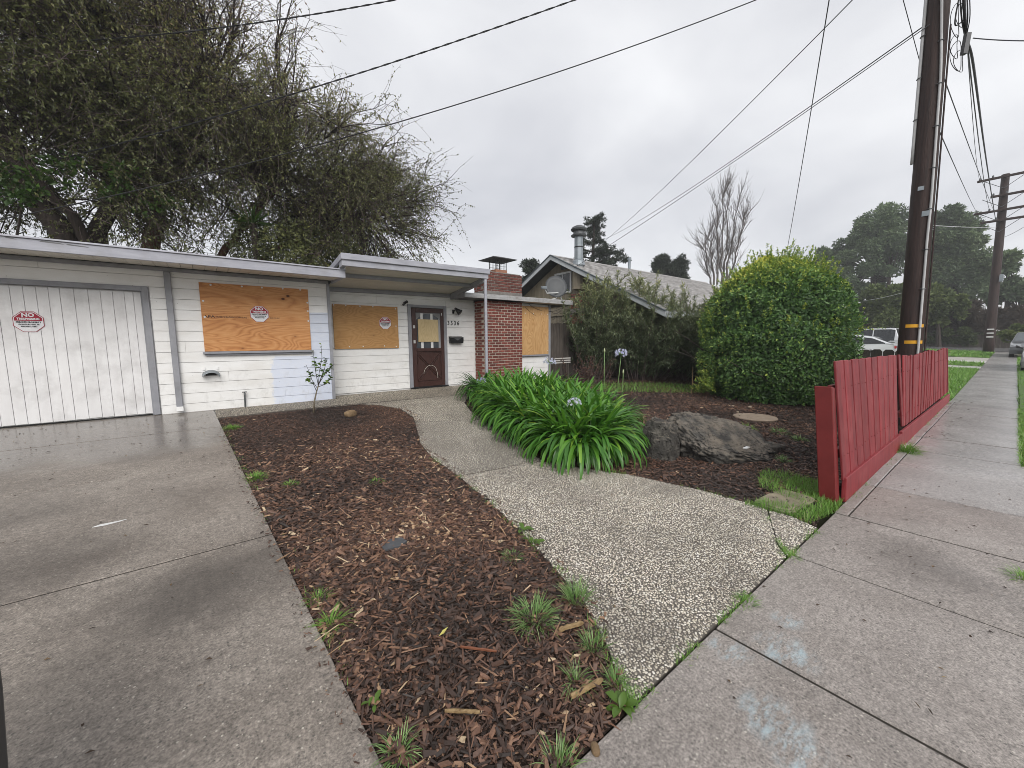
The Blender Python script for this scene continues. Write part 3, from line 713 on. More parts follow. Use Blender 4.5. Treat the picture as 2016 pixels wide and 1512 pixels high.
courses(2.075, 5.795, 9.0, 0.36, 2.64, 0.1665, 0.506, m_siding2, wall2, holes=[(3.925, 4.955, 0, 2.365)], splits=[(3.0, 1.25), (2.8, 0.45), (3.2, 2.5), (5.4, 2.1)])
courses(7.03, 8.185, 8.6, 0.36, 1.04, 0.1665, 0.36, m_siding2, wall3)
courses(7.03, 8.185, 8.6, 2.44, 2.53, 0.12, 2.44, m_siding2, wall3)
# garage door of upright boards, and its trim
gd = part('garage_door', MB().box(GX0, GX1, 8.575, 8.62, 0.345, GZ1), m_garage)
x = GX1-0.015
bw = [0.09, 0.1, 0.128, 0.131, 0.129, 0.142, 0.139, 0.109, 0.115, 0.118, 0.118, 0.118, 0.12, 0.12, 0.12, 0.12, 0.12, 0.12, 0.12, 0.12, 0.13]
for w_ in bw:
    if x-w_ < GX0: break
    MB().box(x-w_+0.002, x-0.002, 8.555+rng.uniform(-.002, .002), 8.575, 0.352+rng.uniform(0, .01), GZ1-0.012).build('door_board', m_garage, gd, bevel=0.003); x -= w_
part('garage_trim', MB().box(GX1, GX1+0.078, 8.474, 8.53, 0.335, GZ1+0.074), m_trim, bevel=0.004)
part('garage_trim', MB().box(GX0-0.078, GX1-0.001, 8.475, 8.53, GZ1, GZ1+0.072), m_trim, bevel=0.004)
part('door_stop', MB().box(GX1-0.02, GX1-0.001, 8.53, 8.575, 0.335, GZ1), m_trim)
# flat strip trim and downspout between garage and window
ds_ = part('downspout', MB().box(-0.385, -0.300, 8.437, 8.494, 0.43, 2.62), m_trim, bevel=0.008)
part('spout_end', MB().hexa([(-.39, 8.385, .37), (-.295, 8.385, .37), (-.295, 8.46, .40), (-.39, 8.46, .40), (-.388, 8.42, .44), (-.297, 8.42, .44), (-.297, 8.495, .44), (-.388, 8.495, .44)]), m_white, ds_, bevel=0.004)
part('wall_trim', MB().box(-6.0, 2.065, 8.462, 8.496, 2.622, 2.675), m_trim, bevel=0.003)
part('corner_trim', MB().box(2.03, 2.085, 8.468, 8.497, 0.335, 2.62).box(2.058, 2.085, 8.497, 8.995, 0.335, 2.62), m_trim, bevel=0.003)
part('window_sill', MB().box(0.02, 1.72, 8.42, 8.497, 1.295, 1.333).box(0.05, 1.70, 8.455, 8.496, 1.262, 1.294), m_trim, bevel=0.004)
# first roof (garage wing): sloping soffit, boards, rafters ends hidden
rf = part('roof', MB().hexa([(-6.3, 7.62, 2.665), (2.14, 7.62, 2.665), (2.14, 13.9, 3.05), (-6.3, 13.9, 3.05), (-6.3, 7.62, 2.775), (2.14, 7.62, 2.775), (2.14, 13.9, 3.16), (-6.3, 13.9, 3.16)]), m_roofing)
x = -3.2
while x < 2.1:
    w_ = 0.152
    MB().hexa([(x+.003, 7.635, 2.648), (min(x+w_, 2.13)-.003, 7.635, 2.648), (min(x+w_, 2.13)-.003, 8.47, 2.691), (x+.003, 8.47, 2.691), (x+.003, 7.635, 2.663), (min(x+w_, 2.13)-.003, 7.635, 2.663), (min(x+w_, 2.13)-.003, 8.47, 2.706), (x+.003, 8.47, 2.706)]).build('soffit_board', m_soffit, rf, bevel=0.002); x += w_
MB().box(-6.3, 2.152, 7.585, 7.62, 2.630, 2.765).build('fascia', m_fascia, rf, bevel=0.004)
MB().box(2.117, 2.152, 7.621, 8.46, 2.632, 2.763).build('fascia', m_fascia, rf, bevel=0.004)
MB().hexa([(-6.3, 7.565, 2.766), (2.165, 7.565, 2.766), (2.165, 7.72, 2.772), (-6.3, 7.72, 2.772), (-6.3, 7.57, 2.79), (2.16, 7.57, 2.79), (2.16, 7.72, 2.80), (-6.3, 7.72, 2.80)]).build('drip_edge', m_fascia, rf, bevel=0.004)
# peeled dark gaps on the fascia's top edge
for (xa, xb, z) in ((-1.75, -1.66, 2.748), (-1.48, -1.27, 2.742), (-1.26, -1.05, 2.733)):
    MB().hexa([(xa, 7.583, z), (xb, 7.583, z-0.008), (xb, 7.5845, z-0.008), (xa, 7.5845, z), (xa+.02, 7.583, z+.014), (xb-.03, 7.583, z+.004), (xb-.03, 7.5845, z+.004), (xa+.02, 7.5845, z+.014)]).build('rot_mark', m_roofing, rf)
# porch roof: rises towards the street
def pz(x, y, base): return base+0.022*(x-3.6)/1.5+(8.97-y)*0.142
def slabz(x0, x1, y0, y1, b0, th, f=pz):
    return MB().hexa([(x0, y0, f(x0, y0, b0)), (x1, y0, f(x1, y0, b0)), (x1, y1, f(x1, y1, b0)), (x0, y1, f(x0, y1, b0)),
                      (x0, y0, f(x0, y0, b0)+th), (x1, y0, f(x1, y0, b0)+th), (x1, y1, f(x1, y1, b0)+th), (x0, y1, f(x0, y1, b0)+th)])
pr = part('porch_roof', slabz(2.17, 5.14, 7.44, 11.5, 2.675, 0.12), m_roofing)
y = 7.45
while y < 8.95:
    y2 = min(y+0.19, 8.985)
    slabz(2.17, 5.06, y+.003, y2-.003, 2.655, 0.015).build('soffit_board', m_soffit, pr, bevel=0.002); y += 0.19
slabz(2.05, 5.17, 7.40, 7.438, 2.615, 0.10).build('fascia', m_fascia, pr, bevel=0.004)
slabz(2.03, 5.19, 7.365, 7.44, 2.716, 0.105).build('fascia', m_fascia, pr, bevel=0.005)
slabz(5.132, 5.17, 7.439, 8.95, 2.60, 0.12).build('fascia', m_fascia, pr, bevel=0.004)
slabz(2.05, 2.088, 7.44, 7.58, 2.615, 0.10).build('fascia', m_fascia, pr, bevel=0.004)
slabz(2.03, 2.085, 7.441, 8.6, 2.716, 0.105).build('fascia', m_fascia, pr, bevel=0.005)
slabz(2.17, 5.06, 7.97, 8.02, 2.585, 0.068).build('beam', m_trim, pr, bevel=0.004)
slabz(2.17, 5.06, 8.94, 8.985, 2.565, 0.085).build('beam', m_trim, pr, bevel=0.004)
slabz(5.065, 5.13, 7.45, 8.98, 2.545, 0.15).build('beam', m_trim, pr, bevel=0.004)
part('porch_post', MB().tube([(5.10, 7.42, 0.28), (5.10, 7.42, 2.845)], 0.034, 14), m_fascia, smooth=False)
# third roof over chimney and side window
r3 = part('roof', MB().box(5.13, 8.80, 8.286, 13.8, 2.555, 2.64), m_roofing)
MB().hexa([(5.08, 8.25, 2.535), (8.84, 8.25, 2.535), (8.84, 8.284, 2.535), (5.08, 8.284, 2.535), (5.08, 8.25, 2.65), (8.84, 8.25, 2.665), (8.84, 8.284, 2.665), (5.08, 8.284, 2.65)]).build('fascia', m_fascia_old, r3, bevel=0.006)
MB().box(5.08, 5.118, 8.286, 8.98, 2.54, 2.648).build('fascia', m_trim, r3, bevel=0.004)
MB().box(8.806, 8.84, 8.286, 13.8, 2.54, 2.655).build('fascia', m_fascia_old, r3, bevel=0.004)
x = 7.06
while x < 8.8:
    MB().box(x+.003, min(x+.15, 8.8)-.003, 8.29, 8.59, 2.538, 2.553).build('soffit_board', m_soffit, r3, bevel=0.002); x += .15
# side window trim and sill (facade by the chimney)
part('corner_trim', MB().box(8.125, 8.21, 8.565, 8.597, 0.36, 2.53), m_trim, bevel=0.003)
part('window_sill', MB().box(7.04, 8.12, 8.53, 8.596, 1.045, 1.085), m_trim, bevel=0.004)
part('window_frame', MB().box(7.04, 7.09, 8.57, 8.60, 1.09, 2.44).box(8.07, 8.12, 8.57, 8.60, 1.09, 2.44).box(7.04, 8.12, 8.60, 8.62, 1.04, 2.44), m_white)
part('pane', MB().box(7.09, 8.07, 8.59, 8.598, 1.09, 2.44), m_darkglass)
# front door: frame, brown security door with window and X panel
fr = part('door_frame', MB().box(3.925, 4.005, 8.965, 9.02, 0.36, 2.365).box(4.872, 4.955, 8.965, 9.02, 0.36, 2.365).box(4.006, 4.871, 8.966, 9.02, 2.30, 2.364), m_trim, bevel=0.003)
dr = part('front_door', MB().box(4.01, 4.868, 8.992, 9.01, 0.375, 2.295), m_door)
DW0, DW1, DZ0, DZ1 = 4.115, 4.775, 1.32, 2.18
MB().box(4.012, DW0, 8.962, 8.991, 0.378, 2.292).box(DW1, 4.866, 8.962, 8.991, 0.378, 2.292).box(DW0, DW1, 8.962, 8.991, DZ1, 2.292).box(DW0, DW1, 8.962, 8.991, 1.24, DZ0).box(DW0, DW1, 8.962, 8.991, 0.378, 0.50).build('door_frame', m_door, dr, bevel=0.004)
MB().box(DW0, DW1, 8.984, 8.991, DZ0, DZ1).build('pane', m_paneglass, dr)
arch = MB()
xs_ = np.linspace(DW0, DW1, 15)
for a, b in zip(xs_[:-1], xs_[1:]):
    q = lambda x: DZ1-0.02-0.16*((x-(DW0+DW1)/2)/((DW1-DW0)/2))**2
    arch.hexa([(a, 8.974, q(a)), (b, 8.974, q(b)), (b, 8.983, q(b)), (a, 8.983, q(a)), (a, 8.974, DZ1), (b, 8.974, DZ1), (b, 8.983, DZ1), (a, 8.983, DZ1)])
arch.build('arch_trim', flat('grey door lining', (0.20, 0.20, 0.20), 0.5), dr)
for xq in (4.272, 4.535):
    MB().box(xq-0.032, xq+0.032, 8.972, 8.983, DZ0, DZ0+0.155).build('glazing_bar', m_white, dr, bevel=0.002)
    MB().box(xq-0.032, xq+0.032, 8.972, 8.983, 1.99, 2.165-0.0).build('glazing_bar', m_white, dr, bevel=0.002)
MB().box(DW1-0.06, DW1-0.002, 8.976, 8.983, DZ0, 2.05).build('glazing_bar', flat('grey film', (0.33, 0.33, 0.34), 0.4), dr)
MB().box(DW0+0.002, DW0+0.022, 8.975, 8.983, DZ0+.1, 2.02).build('glazing_bar', m_door, dr)
MB().box(4.163, 4.70, 8.945, 8.972, 1.475, 2.02).build('plywood_patch', m_ply4, dr, bevel=0.002)
# lower panel: raised border and X ribs
def rib(x0, z0, x1, z1, w=0.018):
    d = Vector((x1-x0, 0, z1-z0)).normalized(); n = Vector((-d.z, 0, d.x))*w
    a, b = Vector((x0, 0, z0)), Vector((x1, 0, z1))
    p = [a-n, b-n, b+n, a+n]
    return MB().add([(q.x, 8.968, q.z) for q in p]+[(q.x, 8.992, q.z) for q in p], [(0, 1, 2, 3), (4, 7, 6, 5), (0, 4, 5, 1), (1, 5, 6, 2), (2, 6, 7, 3), (3, 7, 4, 0)])
cxm, czm = (DW0+DW1)/2, 0.87
for (xa, za) in ((DW0+.05, 0.57), (DW1-.05, 0.57), (DW0+.05, 1.17), (DW1-.05, 1.17)):
    for s_ in (-1, 1):
        dxx = 0.028*s_
        rib(xa+dxx, za-(0.02*s_ if za > 1 else -0.02*s_)*0, cxm+dxx, czm, 0.010).build('panel_rib', m_door, dr, bevel=0.003)
MB().box(DW0+.02, DW1-.02, 8.976, 8.992, 1.205, 1.222).box(DW0+.02, DW1-.02, 8.976, 8.992, 0.515, 0.532).box(DW0+.02, DW0+.036, 8.976, 8.992, 0.54, 1.2).box(DW1-.036, DW1-.02, 8.976, 8.992, 0.54, 1.2).build('panel_rib', m_door, dr, bevel=0.003)
sc_ = [(cxm+0.19*math.cos(t)+0.02, 8.958, 0.66+0.235*math.sin(t)-(0.1 if t < 0.6 else 0)*(0.6-t)/0.6) for t in np.linspace(0.02, math.pi-0.15, 18)]
MB().tube(sc_, 0.0055, 5).build('scratch', m_scratch, dr)
MB().lathe([(0.0, 0), (0.024, 0), (0.03, 0.02), (0.024, 0.045), (0, 0.05)], (0, 0, 0), 12).build('handle', m_blackmetal, dr).matrix_local = Matrix.Translation(Vector((4.82, 8.964, 1.35))-WL[dr]) @ Matrix.Rotation(R(90), 4, 'X')
MB().box(4.79, 4.815, 8.955, 8.963, 2.13, 2.19).build('sticker', m_white, dr)
for z in (1.80, 1.44): MB().box(4.035, 4.09, 8.955, 8.963, z, z+.075).build('hinge', flat('pale hinge', (.5, .5, .48), .5), dr, bevel=.003)
part('door_step', MB().box(3.93, 4.95, 8.93, 8.964, 0.345, 0.374), m_blackmetal)

# ------------------------------------------------------------------ chimney
ch = part('chimney', MB().box(5.809, 7.011, 8.459, 8.98, 0.3, 2.50), m_joint)
MB().box(5.811, 7.009, 8.461, 8.98, 2.66, 3.22).build('stack_core', noisy('stained mortar', (.16, .14, .125), (.30, .265, .235), 9, rough=.9, bump=.4), ch)
bm_b = boxmesh('brick', m_brick, 0.186, 0.095, 0.054, 0.003); bm_h = boxmesh('brick', m_brick, 0.088, 0.095, 0.054, 0.003)
bm_bo = boxmesh('brick', m_brick_old, 0.186, 0.095, 0.054, 0.003); bm_ho = boxmesh('brick', m_brick_old, 0.088, 0.095, 0.054, 0.003)
bs = MB()
X0, X1, YF = 5.80, 7.02, 8.45
def put_brick(me, loc, rot, single=True):
    o = link('brick', me, loc, ch, rot=(rng.normal(0, .006), rng.normal(0, .006), rot+rng.normal(0, .008)))
count = 0; z = 0.35; row = 0; cz = 0.0715
while z < 3.22:
    old = z > 2.6
    if z+0.03 > 2.53 and z-0.03 < 2.64: z += cz; row += 1; continue
    nb = 6; w_ = (X1-X0)/nb
    if row % 2 == 0:
        for i in range(nb): put_brick(bm_bo if old else bm_b, (X0+w_*(i+.5), YF+.047+rng.normal(0, .0015), z), 0)
    else:
        put_brick(bm_ho if old else bm_h, (X0+.05, YF+.047, z), 0); put_brick(bm_ho if old else bm_h, (X1-.05, YF+.047, z), 0)
        for i in range(nb-1): put_brick(bm_bo if old else bm_b, (X0+w_*(i+1), YF+.047+rng.normal(0, .0015), z), 0)
    # left cheek
    ys_ = [YF+.20, YF+.40] if row % 2 == 0 else [YF+.10+.0, YF+.305, YF+.48]
    for k, yy in enumerate(ys_):
        me_ = (bm_ho if old else bm_h) if (row % 2 == 1 and k == 2) else (bm_bo if old else bm_b)
        if row % 2 == 1 and k == 0: continue
        if z < 1.0: bs.box(X0, X0+.095, yy-.097, min(yy+.097, 8.97), z-.029, z+.029)
        else: put_brick(me_, (X0+.047, yy, z), math.pi/2)
    z += cz; row += 1
if bs.n: bs.build('brick', m_brick, ch, kind='stuff')
MB().box(5.79, 7.03, 8.44, 8.98, 2.652, 2.78).build('mortar_band', m_joint_old, ch, bevel=0.02)
MB().box(5.82, 7.0, 8.47, 8.96, 3.225, 3.27).build('crown', m_joint_old, ch, bevel=0.02)
MB().box(6.22, 6.60, 8.56, 8.90, 3.265, 3.36).build('flue_liner', noisy('clay flue', (.28, .13, .08), (.36, .18, .12), 8), ch, bevel=0.006)
cp = MB().add([(6.02, 8.38, 3.62), (6.80, 8.38, 3.62), (6.80, 9.08, 3.62), (6.02, 9.08, 3.62), (6.02, 8.38, 3.635), (6.80, 8.38, 3.635), (6.80, 9.08, 3.635), (6.02, 9.08, 3.635), (6.27, 8.60, 3.70), (6.55, 8.60, 3.70), (6.55, 8.86, 3.70), (6.27, 8.86, 3.70)],
    [(3, 2, 1, 0), (0, 1, 5, 4), (1, 2, 6, 5), (2, 3, 7, 6), (3, 0, 4, 7), (4, 5, 9, 8), (5, 6, 10, 9), (6, 7, 11, 10), (7, 4, 8, 11), (8, 9, 10, 11)]).build('chimney_cap', m_galvdark, ch)
for (xx, yy) in ((6.24, 8.58), (6.58, 8.58), (6.24, 8.88), (6.58, 8.88)):
    MB().box(xx-.008, xx+.008, yy-.008, yy+.008, 3.36, 3.62).build('cap_leg', m_galvdark, ch)
for yq in (8.577, 8.883):
    sc_m = MB().box(6.236, 6.584, yq-.002, yq+.002, 3.44, 3.446)
    for k in range(8): sc_m.box(6.245+.33*k/7-.002, 6.245+.33*k/7+.002, yq-.0025, yq+.0025, 3.36, 3.62)
    for k in range(4): sc_m.box(6.236, 6.584, yq-.0015, yq+.0015, 3.39+.065*k, 3.394+.065*k)
    sc_m.build('spark_screen', m_galvdark, ch)

# ------------------------------------------------------------------ boards over the windows
def screwhead(parent, x, y, z, r=0.016, mat=None):
    th = [i*math.pi/4 for i in range(8)]
    MB().add([(x+r*math.cos(t), y-.004, z+r*math.sin(t)) for t in th]+[(x+r*math.cos(t), y, z+r*math.sin(t)) for t in th], [tuple(range(8))]+[(i, 8+i, 8+(i+1) % 8, (i+1) % 8) for i in range(8)]).build('washer', mat or m_white, parent)
def text(s, size, loc, mat, parent, name='lettering', bold=0.0, sx=1.0, align='CENTER', sp=1.0):
    cu = bpy.data.curves.new(name, 'FONT'); cu.body = s; cu.size = size; cu.align_x = align; cu.align_y = 'CENTER'; cu.offset = bold; cu.extrude = 0.0004; cu.resolution_u = 2; cu.space_character = sp
    cu.materials.append(mat)
    tmp = bpy.data.objects.new(name, cu); me = bpy.data.meshes.new_from_object(tmp); bpy.data.objects.remove(tmp); bpy.data.curves.remove(cu)
    if not me.materials: me.materials.append(mat)
    o = link(name, me, loc, parent, rot=(R(90), 0, 0), scale=(sx, 1, 1)); return o
P1 = MB().box(0.048, 1.693, 8.478, 8.496, 1.336, 2.49)
b1 = P1.build('plywood_board', m_ply1, bevel=0.002, label='large orange plywood board over the window next to the garage door', cat='plywood board', group='plywood boards over the windows', loc=(0.87, 8.49, 1.34))
ws = [(401, 560), (439, 562.5)]
for q in ((414.5, 560.8), (476, 564), (515.5, 566.2), (556.5, 568.2), (591, 570.5), (399.8, 592.2), (605, 596), (606, 612.5), (403, 624), (607, 632)):
    p = onY(q[0], q[1], 8.478); screwhead(b1, p.x, 8.477, p.z)
m_ink = flat('dark stamp ink', (0.05, 0.03, 0.025), 0.7)
text('APA', 0.055, (0.075, 8.4768, 1.925), m_ink, b1, 'stamp', 0.0012, 1.5, 'LEFT')
text('RATED SHEATHING EXPOSURE 1', 0.040, (0.235, 8.4768, 1.922), m_ink, b1, 'stamp', 0.0005, 0.8, 'LEFT')
text('EXPOSURE', 0.035, (1.035, 8.4768, 1.925), m_ink, b1, 'stamp', 0.0, 0.9, 'LEFT')
b2 = MB().box(2.245, 3.668, 8.962, 8.992, 1.335, 2.285).build('plywood_board', m_ply2, bevel=0.002, label='wide tan plywood board over the window left of the brown front door', cat='plywood board', group='plywood boards over the windows', loc=(2.95, 8.98, 1.33))
for q in ((656.8, 599.5), (680.5, 600.7), (708.5, 602), (734, 603.7), (778.5, 608), (779.5, 642), (780, 682), (657, 684), (688, 682.5), (715, 682), (757, 681)):
    p = onY(q[0], q[1], 8.962); screwhead(b2, p.x, 8.961, min(max(p.z, 1.355), 2.265), 0.014)
b3 = MB().box(7.065, 8.095, 8.535, 8.556, 1.088, 2.455).build('plywood_board', m_ply3, bevel=0.002, label='upright yellow plywood board over the narrow window beside the brick chimney', cat='plywood board', group='plywood boards over the windows', loc=(7.58, 8.55, 1.09))
for xx in (7.2, 7.5, 7.8, 8.05): screwhead(b3, xx, 8.534, 2.25, 0.013)
screwhead(b3, 8.07, 8.534, 1.5, 0.013); screwhead(b3, 8.06, 8.534, 1.2, 0.013)

# ------------------------------------------------------------------ warning signs
m_signred = flat('sign red', (0.34, 0.006, 0.028), 0.35); m_signwhite = flat('sign white', (0.78, 0.78, 0.80), 0.35); m_signblack = flat('sign black', (0.025, 0.028, 0.03), 0.4)
def octo(r, z0=None, z1=None):
    c = [(r*math.cos(R(22.5+45*i)), r*math.sin(R(22.5+45*i))) for i in range(8)]
    return c
def sign(cx, cz, y, w, label):
    t = empty('warning_sign', (cx, y, cz), label, 'sign', 'octagonal no trespassing signs')
    def plate(name, r, yy, mat, clip=None):
        c = octo(r)
        if clip is not None:
            out = []
            for i in range(8):
                a, b = c[i], c[(i+1) % 8]
                if a[1] >= clip: out.append(a)
                if (a[1]-clip)*(b[1]-clip) < 0:
                    k = (clip-a[1])/(b[1]-a[1]); out.append((a[0]+(b[0]-a[0])*k, clip))
            c = out
        n = len(c)
        MB().add([(cx+p[0], yy, cz+p[1]) for p in c]+[(cx+p[0], yy+.0015, cz+p[1]) for p in c], [tuple(range(n)), tuple(range(2*n-1, n-1, -1))]+[(i, n+i, n+(i+1) % n, (i+1) % n) for i in range(n)], ).build(name, mat, t, recalc=True)
    r = w/2/math.cos(R(22.5))
    plate('plate', r, y-.0030, m_signred); plate('border', r*.955, y-.0045, m_signwhite); plate('red_field', r*.90, y-.006, m_signred, clip=0.012*w/0.28)
    k = w/0.28
    text('NO', .070*k, (cx, y-.0085, cz+.088*k), m_signwhite, t, 'lettering', .0028*k, 1.05)
    text('TRESPASSING', .037*k, (cx, y-.0085, cz+.037*k), m_signwhite, t, 'lettering', .0016*k, 0.92)
    text('PRIVATE PROPERTY', .030*k, (cx, y-.0085, cz-.008*k), m_signblack, t, 'lettering', .0012*k, 0.86)
    text('VIOLATORS WILL BE', .024*k, (cx, y-.0085, cz-.038*k), m_signblack, t, 'lettering', .0007*k, 0.86)
    text('PROSECUTED', .024*k, (cx, y-.0085, cz-.066*k), m_signblack, t, 'lettering', .0008*k, 0.98)
    return t
sign(-1.865, 1.793, 8.552, 0.285, 'octagonal red and white no trespassing sign on the white garage door')
sign(0.876, 1.994, 8.476, 0.285, 'octagonal red and white no trespassing sign on the orange plywood board')
sign(3.36, 1.91, 8.960, 0.275, 'octagonal red and white no trespassing sign on the tan plywood board by the door')

# ------------------------------------------------------------------ house number, mailbox, lamps, vent hood, tap
hn = empty('house_number', (5.15, 8.995, 1.94), 'dark metal house number 3536 on the white siding right of the door', 'house number')
for i, c in enumerate('3536'):
    text(c, 0.155, (5.018+.0945*i, 8.992, 1.945), m_blackmetal, hn, 'digit', 0.0032, 0.85)
mbx = empty('mailbox', (5.2, 9.0, 1.44), 'black wall mailbox with sloped lid below the house number', 'mailbox')
MB().hexa([(5.02, 8.88, 1.435), (5.385, 8.88, 1.435), (5.385, 8.993, 1.435), (5.02, 8.993, 1.435), (5.015, 8.87, 1.56), (5.39, 8.87, 1.56), (5.39, 8.993, 1.60), (5.015, 8.993, 1.60)]).build('body', m_blackmetal, mbx, bevel=0.008)
MB().hexa([(5.008, 8.862, 1.562), (5.397, 8.862, 1.562), (5.397, 8.994, 1.602), (5.008, 8.994, 1.602), (5.008, 8.862, 1.572), (5.397, 8.862, 1.572), (5.397, 8.994, 1.612), (5.008, 8.994, 1.612)]).build('lid', m_blackmetal, mbx, bevel=0.004)
MB().add([(5.1, 8.866, 1.56), (5.205, 8.866, 1.505), (5.31, 8.866, 1.56), (5.1, 8.872, 1.56), (5.205, 8.872, 1.505), (5.31, 8.872, 1.56)], [(0, 1, 2), (3, 5, 4), (0, 3, 4, 1), (1, 4, 5, 2), (2, 5, 3, 0)]).build('flap', m_galvdark, mbx)
wl = empty('wall_lamp', (5.17, 9.0, 2.27), 'small black cone wall lamp to the right of the door', 'wall lamp')
MB().box(5.135, 5.19, 8.975, 8.998, 2.19, 2.29).build('bracket', m_blackmetal, wl, bevel=.006)
MB().tube([(5.165, 8.98, 2.24), (5.165, 8.93, 2.27), (5.18, 8.87, 2.29)], .018, 8).build('arm', m_blackmetal, wl)
MB().tube([(5.165, 8.90, 2.325), (5.205, 8.86, 2.27), (5.255, 8.80, 2.205)], [.022, .045, .085], 12).build('lamp_shade', m_blackmetal, wl, smooth=True)
sp_ = empty('flood_lamp', (3.86, 9.0, 2.40), 'tiny dark flood lamp bracket above the left corner of the door frame', 'wall lamp')
MB().tube([(3.86, 8.998, 2.39), (3.86, 8.975, 2.39)], .035, 10).build('base', m_blackmetal, sp_)
MB().tube([(3.85, 8.975, 2.40), (3.89, 8.91, 2.42)], [.018, .035], 8).build('head', m_blackmetal, sp_); MB().tube([(3.86, 8.975, 2.38), (3.80, 8.93, 2.345)], [.016, .03], 8).build('head', m_galvdark, sp_)
vh = empty('vent_hood', (0.1, 8.5, 0.95), 'half round metal vent hood on the white siding below the orange board', 'vent')
hood = MB(); V = []; ths = np.linspace(0, math.pi, 13)
for yy, sc2 in ((8.496, 1.0), (8.42, 0.98), (8.38, 0.93), (8.365, 0.88)):
    for t in ths: V.append((0.105+0.125*sc2*math.cos(t), yy, 0.935+0.085*sc2*math.sin(t)-(8.496-yy)*.22))
F = []
for i in range(3):
    for j in range(12): F.append((i*13+j, i*13+j+1, (i+1)*13+j+1, (i+1)*13+j))
hood.add(V, F); ho = hood.build('hood', m_galv, vh, smooth=True)
sm = ho.modifiers.new('thickness', 'SOLIDIFY'); sm.thickness = 0.004
MB().box(0.03, 0.18, 8.486, 8.497, 0.925, 0.985).build('vent_mouth', m_blackmetal, vh)
for xx, r_ in ((0.015, R(25)), (0.20, R(-20))):
    MB().hexa([(xx-.02, 8.486, 1.02), (xx+.02, 8.486, 1.02), (xx+.02, 8.497, 1.02), (xx-.02, 8.497, 1.02), (xx-.015, 8.486, 1.07), (xx+.015, 8.486, 1.07), (xx+.015, 8.497, 1.07), (xx-.015, 8.497, 1.07)]).build('tab', m_siding2, vh, bevel=.003)
tp = empty('garden_tap', (0.55, 8.45, 0.33), 'galvanised garden tap standpipe against the siding by the mulch bed', 'tap')
MB().tube([(.55, 8.46, .30), (.555, 8.46, .575)], .013, 8).build('pipe', m_galvdark, tp)
MB().tube([(.555, 8.46, .575), (.553, 8.40, .585), (.552, 8.385, .55)], .014, 8).build('spout', m_galvdark, tp)
MB().tube([(.520, 8.45, .605), (.590, 8.45, .605)], .009, 8).build('handle', m_galvdark, tp); MB().tube([(.555, 8.45, .58), (.555, 8.45, .61)], .007, 6).build('stem', m_galvdark, tp)

# satellite dish on the third roof
sdm = empty('satellite_dish', (7.6, 8.5, 2.66), 'grey satellite dish on a white arm at the edge of the low roof', 'satellite dish')
dc = onY(1094, 566, 8.55); dn = Vector((-0.50, -0.80, 0.30)).normalized()
q = dn.to_track_quat('Z', 'Y').to_matrix().to_4x4()
prof = [(0.0, 0.0), (0.12, 0.008), (0.24, 0.03), (0.325, 0.06), (0.325, 0.068), (0.24, 0.04), (0.12, 0.018), (0.0, 0.010)]
k = 26; V = []; F = []
for r_, z_ in prof:
    for j in range(k):
        t = 2*math.pi*j/k; p = q @ Vector((r_*math.cos(t), r_*1.05*math.sin(t), z_)); V.append(dc+p)
for i in range(len(prof)-1):
    for j in range(k): F.append((i*k+j, i*k+(j+1) % k, (i+1)*k+(j+1) % k, (i+1)*k+j))
MB().add([tuple(v) for v in V], F).build('dish', flat('grey dish paint', (0.075, 0.08, 0.085), 0.5), sdm, smooth=True)
mp_ = dc+Vector((0.0, -0.03, -0.02)); foot = onY(1108, 588, 8.45)
MB().tube([mp_+Vector((0, 0.05, 0)), mp_+Vector((.03, -.06, -.16)), Vector((foot.x-.1, 8.46, 2.80)), Vector((foot.x, 8.46, 2.665))], .021, 8).build('mast', m_white, sdm)
lnb = onY(1072, 568, 8.25)
MB().tube([mp_+Vector((.05, -.05, -.14)), Vector((lnb.x+.12, 8.28, lnb.z-.12)), lnb], .016, 7).build('arm', m_white, sdm)
MB().box(lnb.x-.10, lnb.x+.06, lnb.y-.04, lnb.y+.05, lnb.z-.02, lnb.z+.06).build('receiver', m_galv, sdm, bevel=.01)
MB().tube([Vector((foot.x-.55, 8.4, 2.67)), Vector((foot.x-.3, 8.42, 2.72)), mp_+Vector((.03, -.02, -.18))], .009, 6).build('strut', m_white, sdm)
MB().box(foot.x-.07, foot.x+.07, 8.42, 8.52, 2.652, 2.664).build('foot_plate', m_galv, sdm)
cbl = MB()
for (a, b, sag) in (((7.3, 8.5, 2.50), (8.75, 8.6, 2.48), .16), ((8.2, 8.56, 2.35), (8.7, 8.5, 2.52), .14), ((7.2, 8.53, 2.42), (8.15, 8.55, 2.15), .12), ((8.2, 8.6, 2.1), (8.72, 8.9, 2.2), .04)):
    cbl.tube([(a[0]+(b[0]-a[0])*t, a[1]+(b[1]-a[1])*t, a[2]+(b[2]-a[2])*t-sag*4*t*(1-t)) for t in np.linspace(0, 1, 9)], .005, 5)
cbl.build('loose_cable', m_cable, label='thin black cables hanging loose under the eave by the chimney', cat='cable')
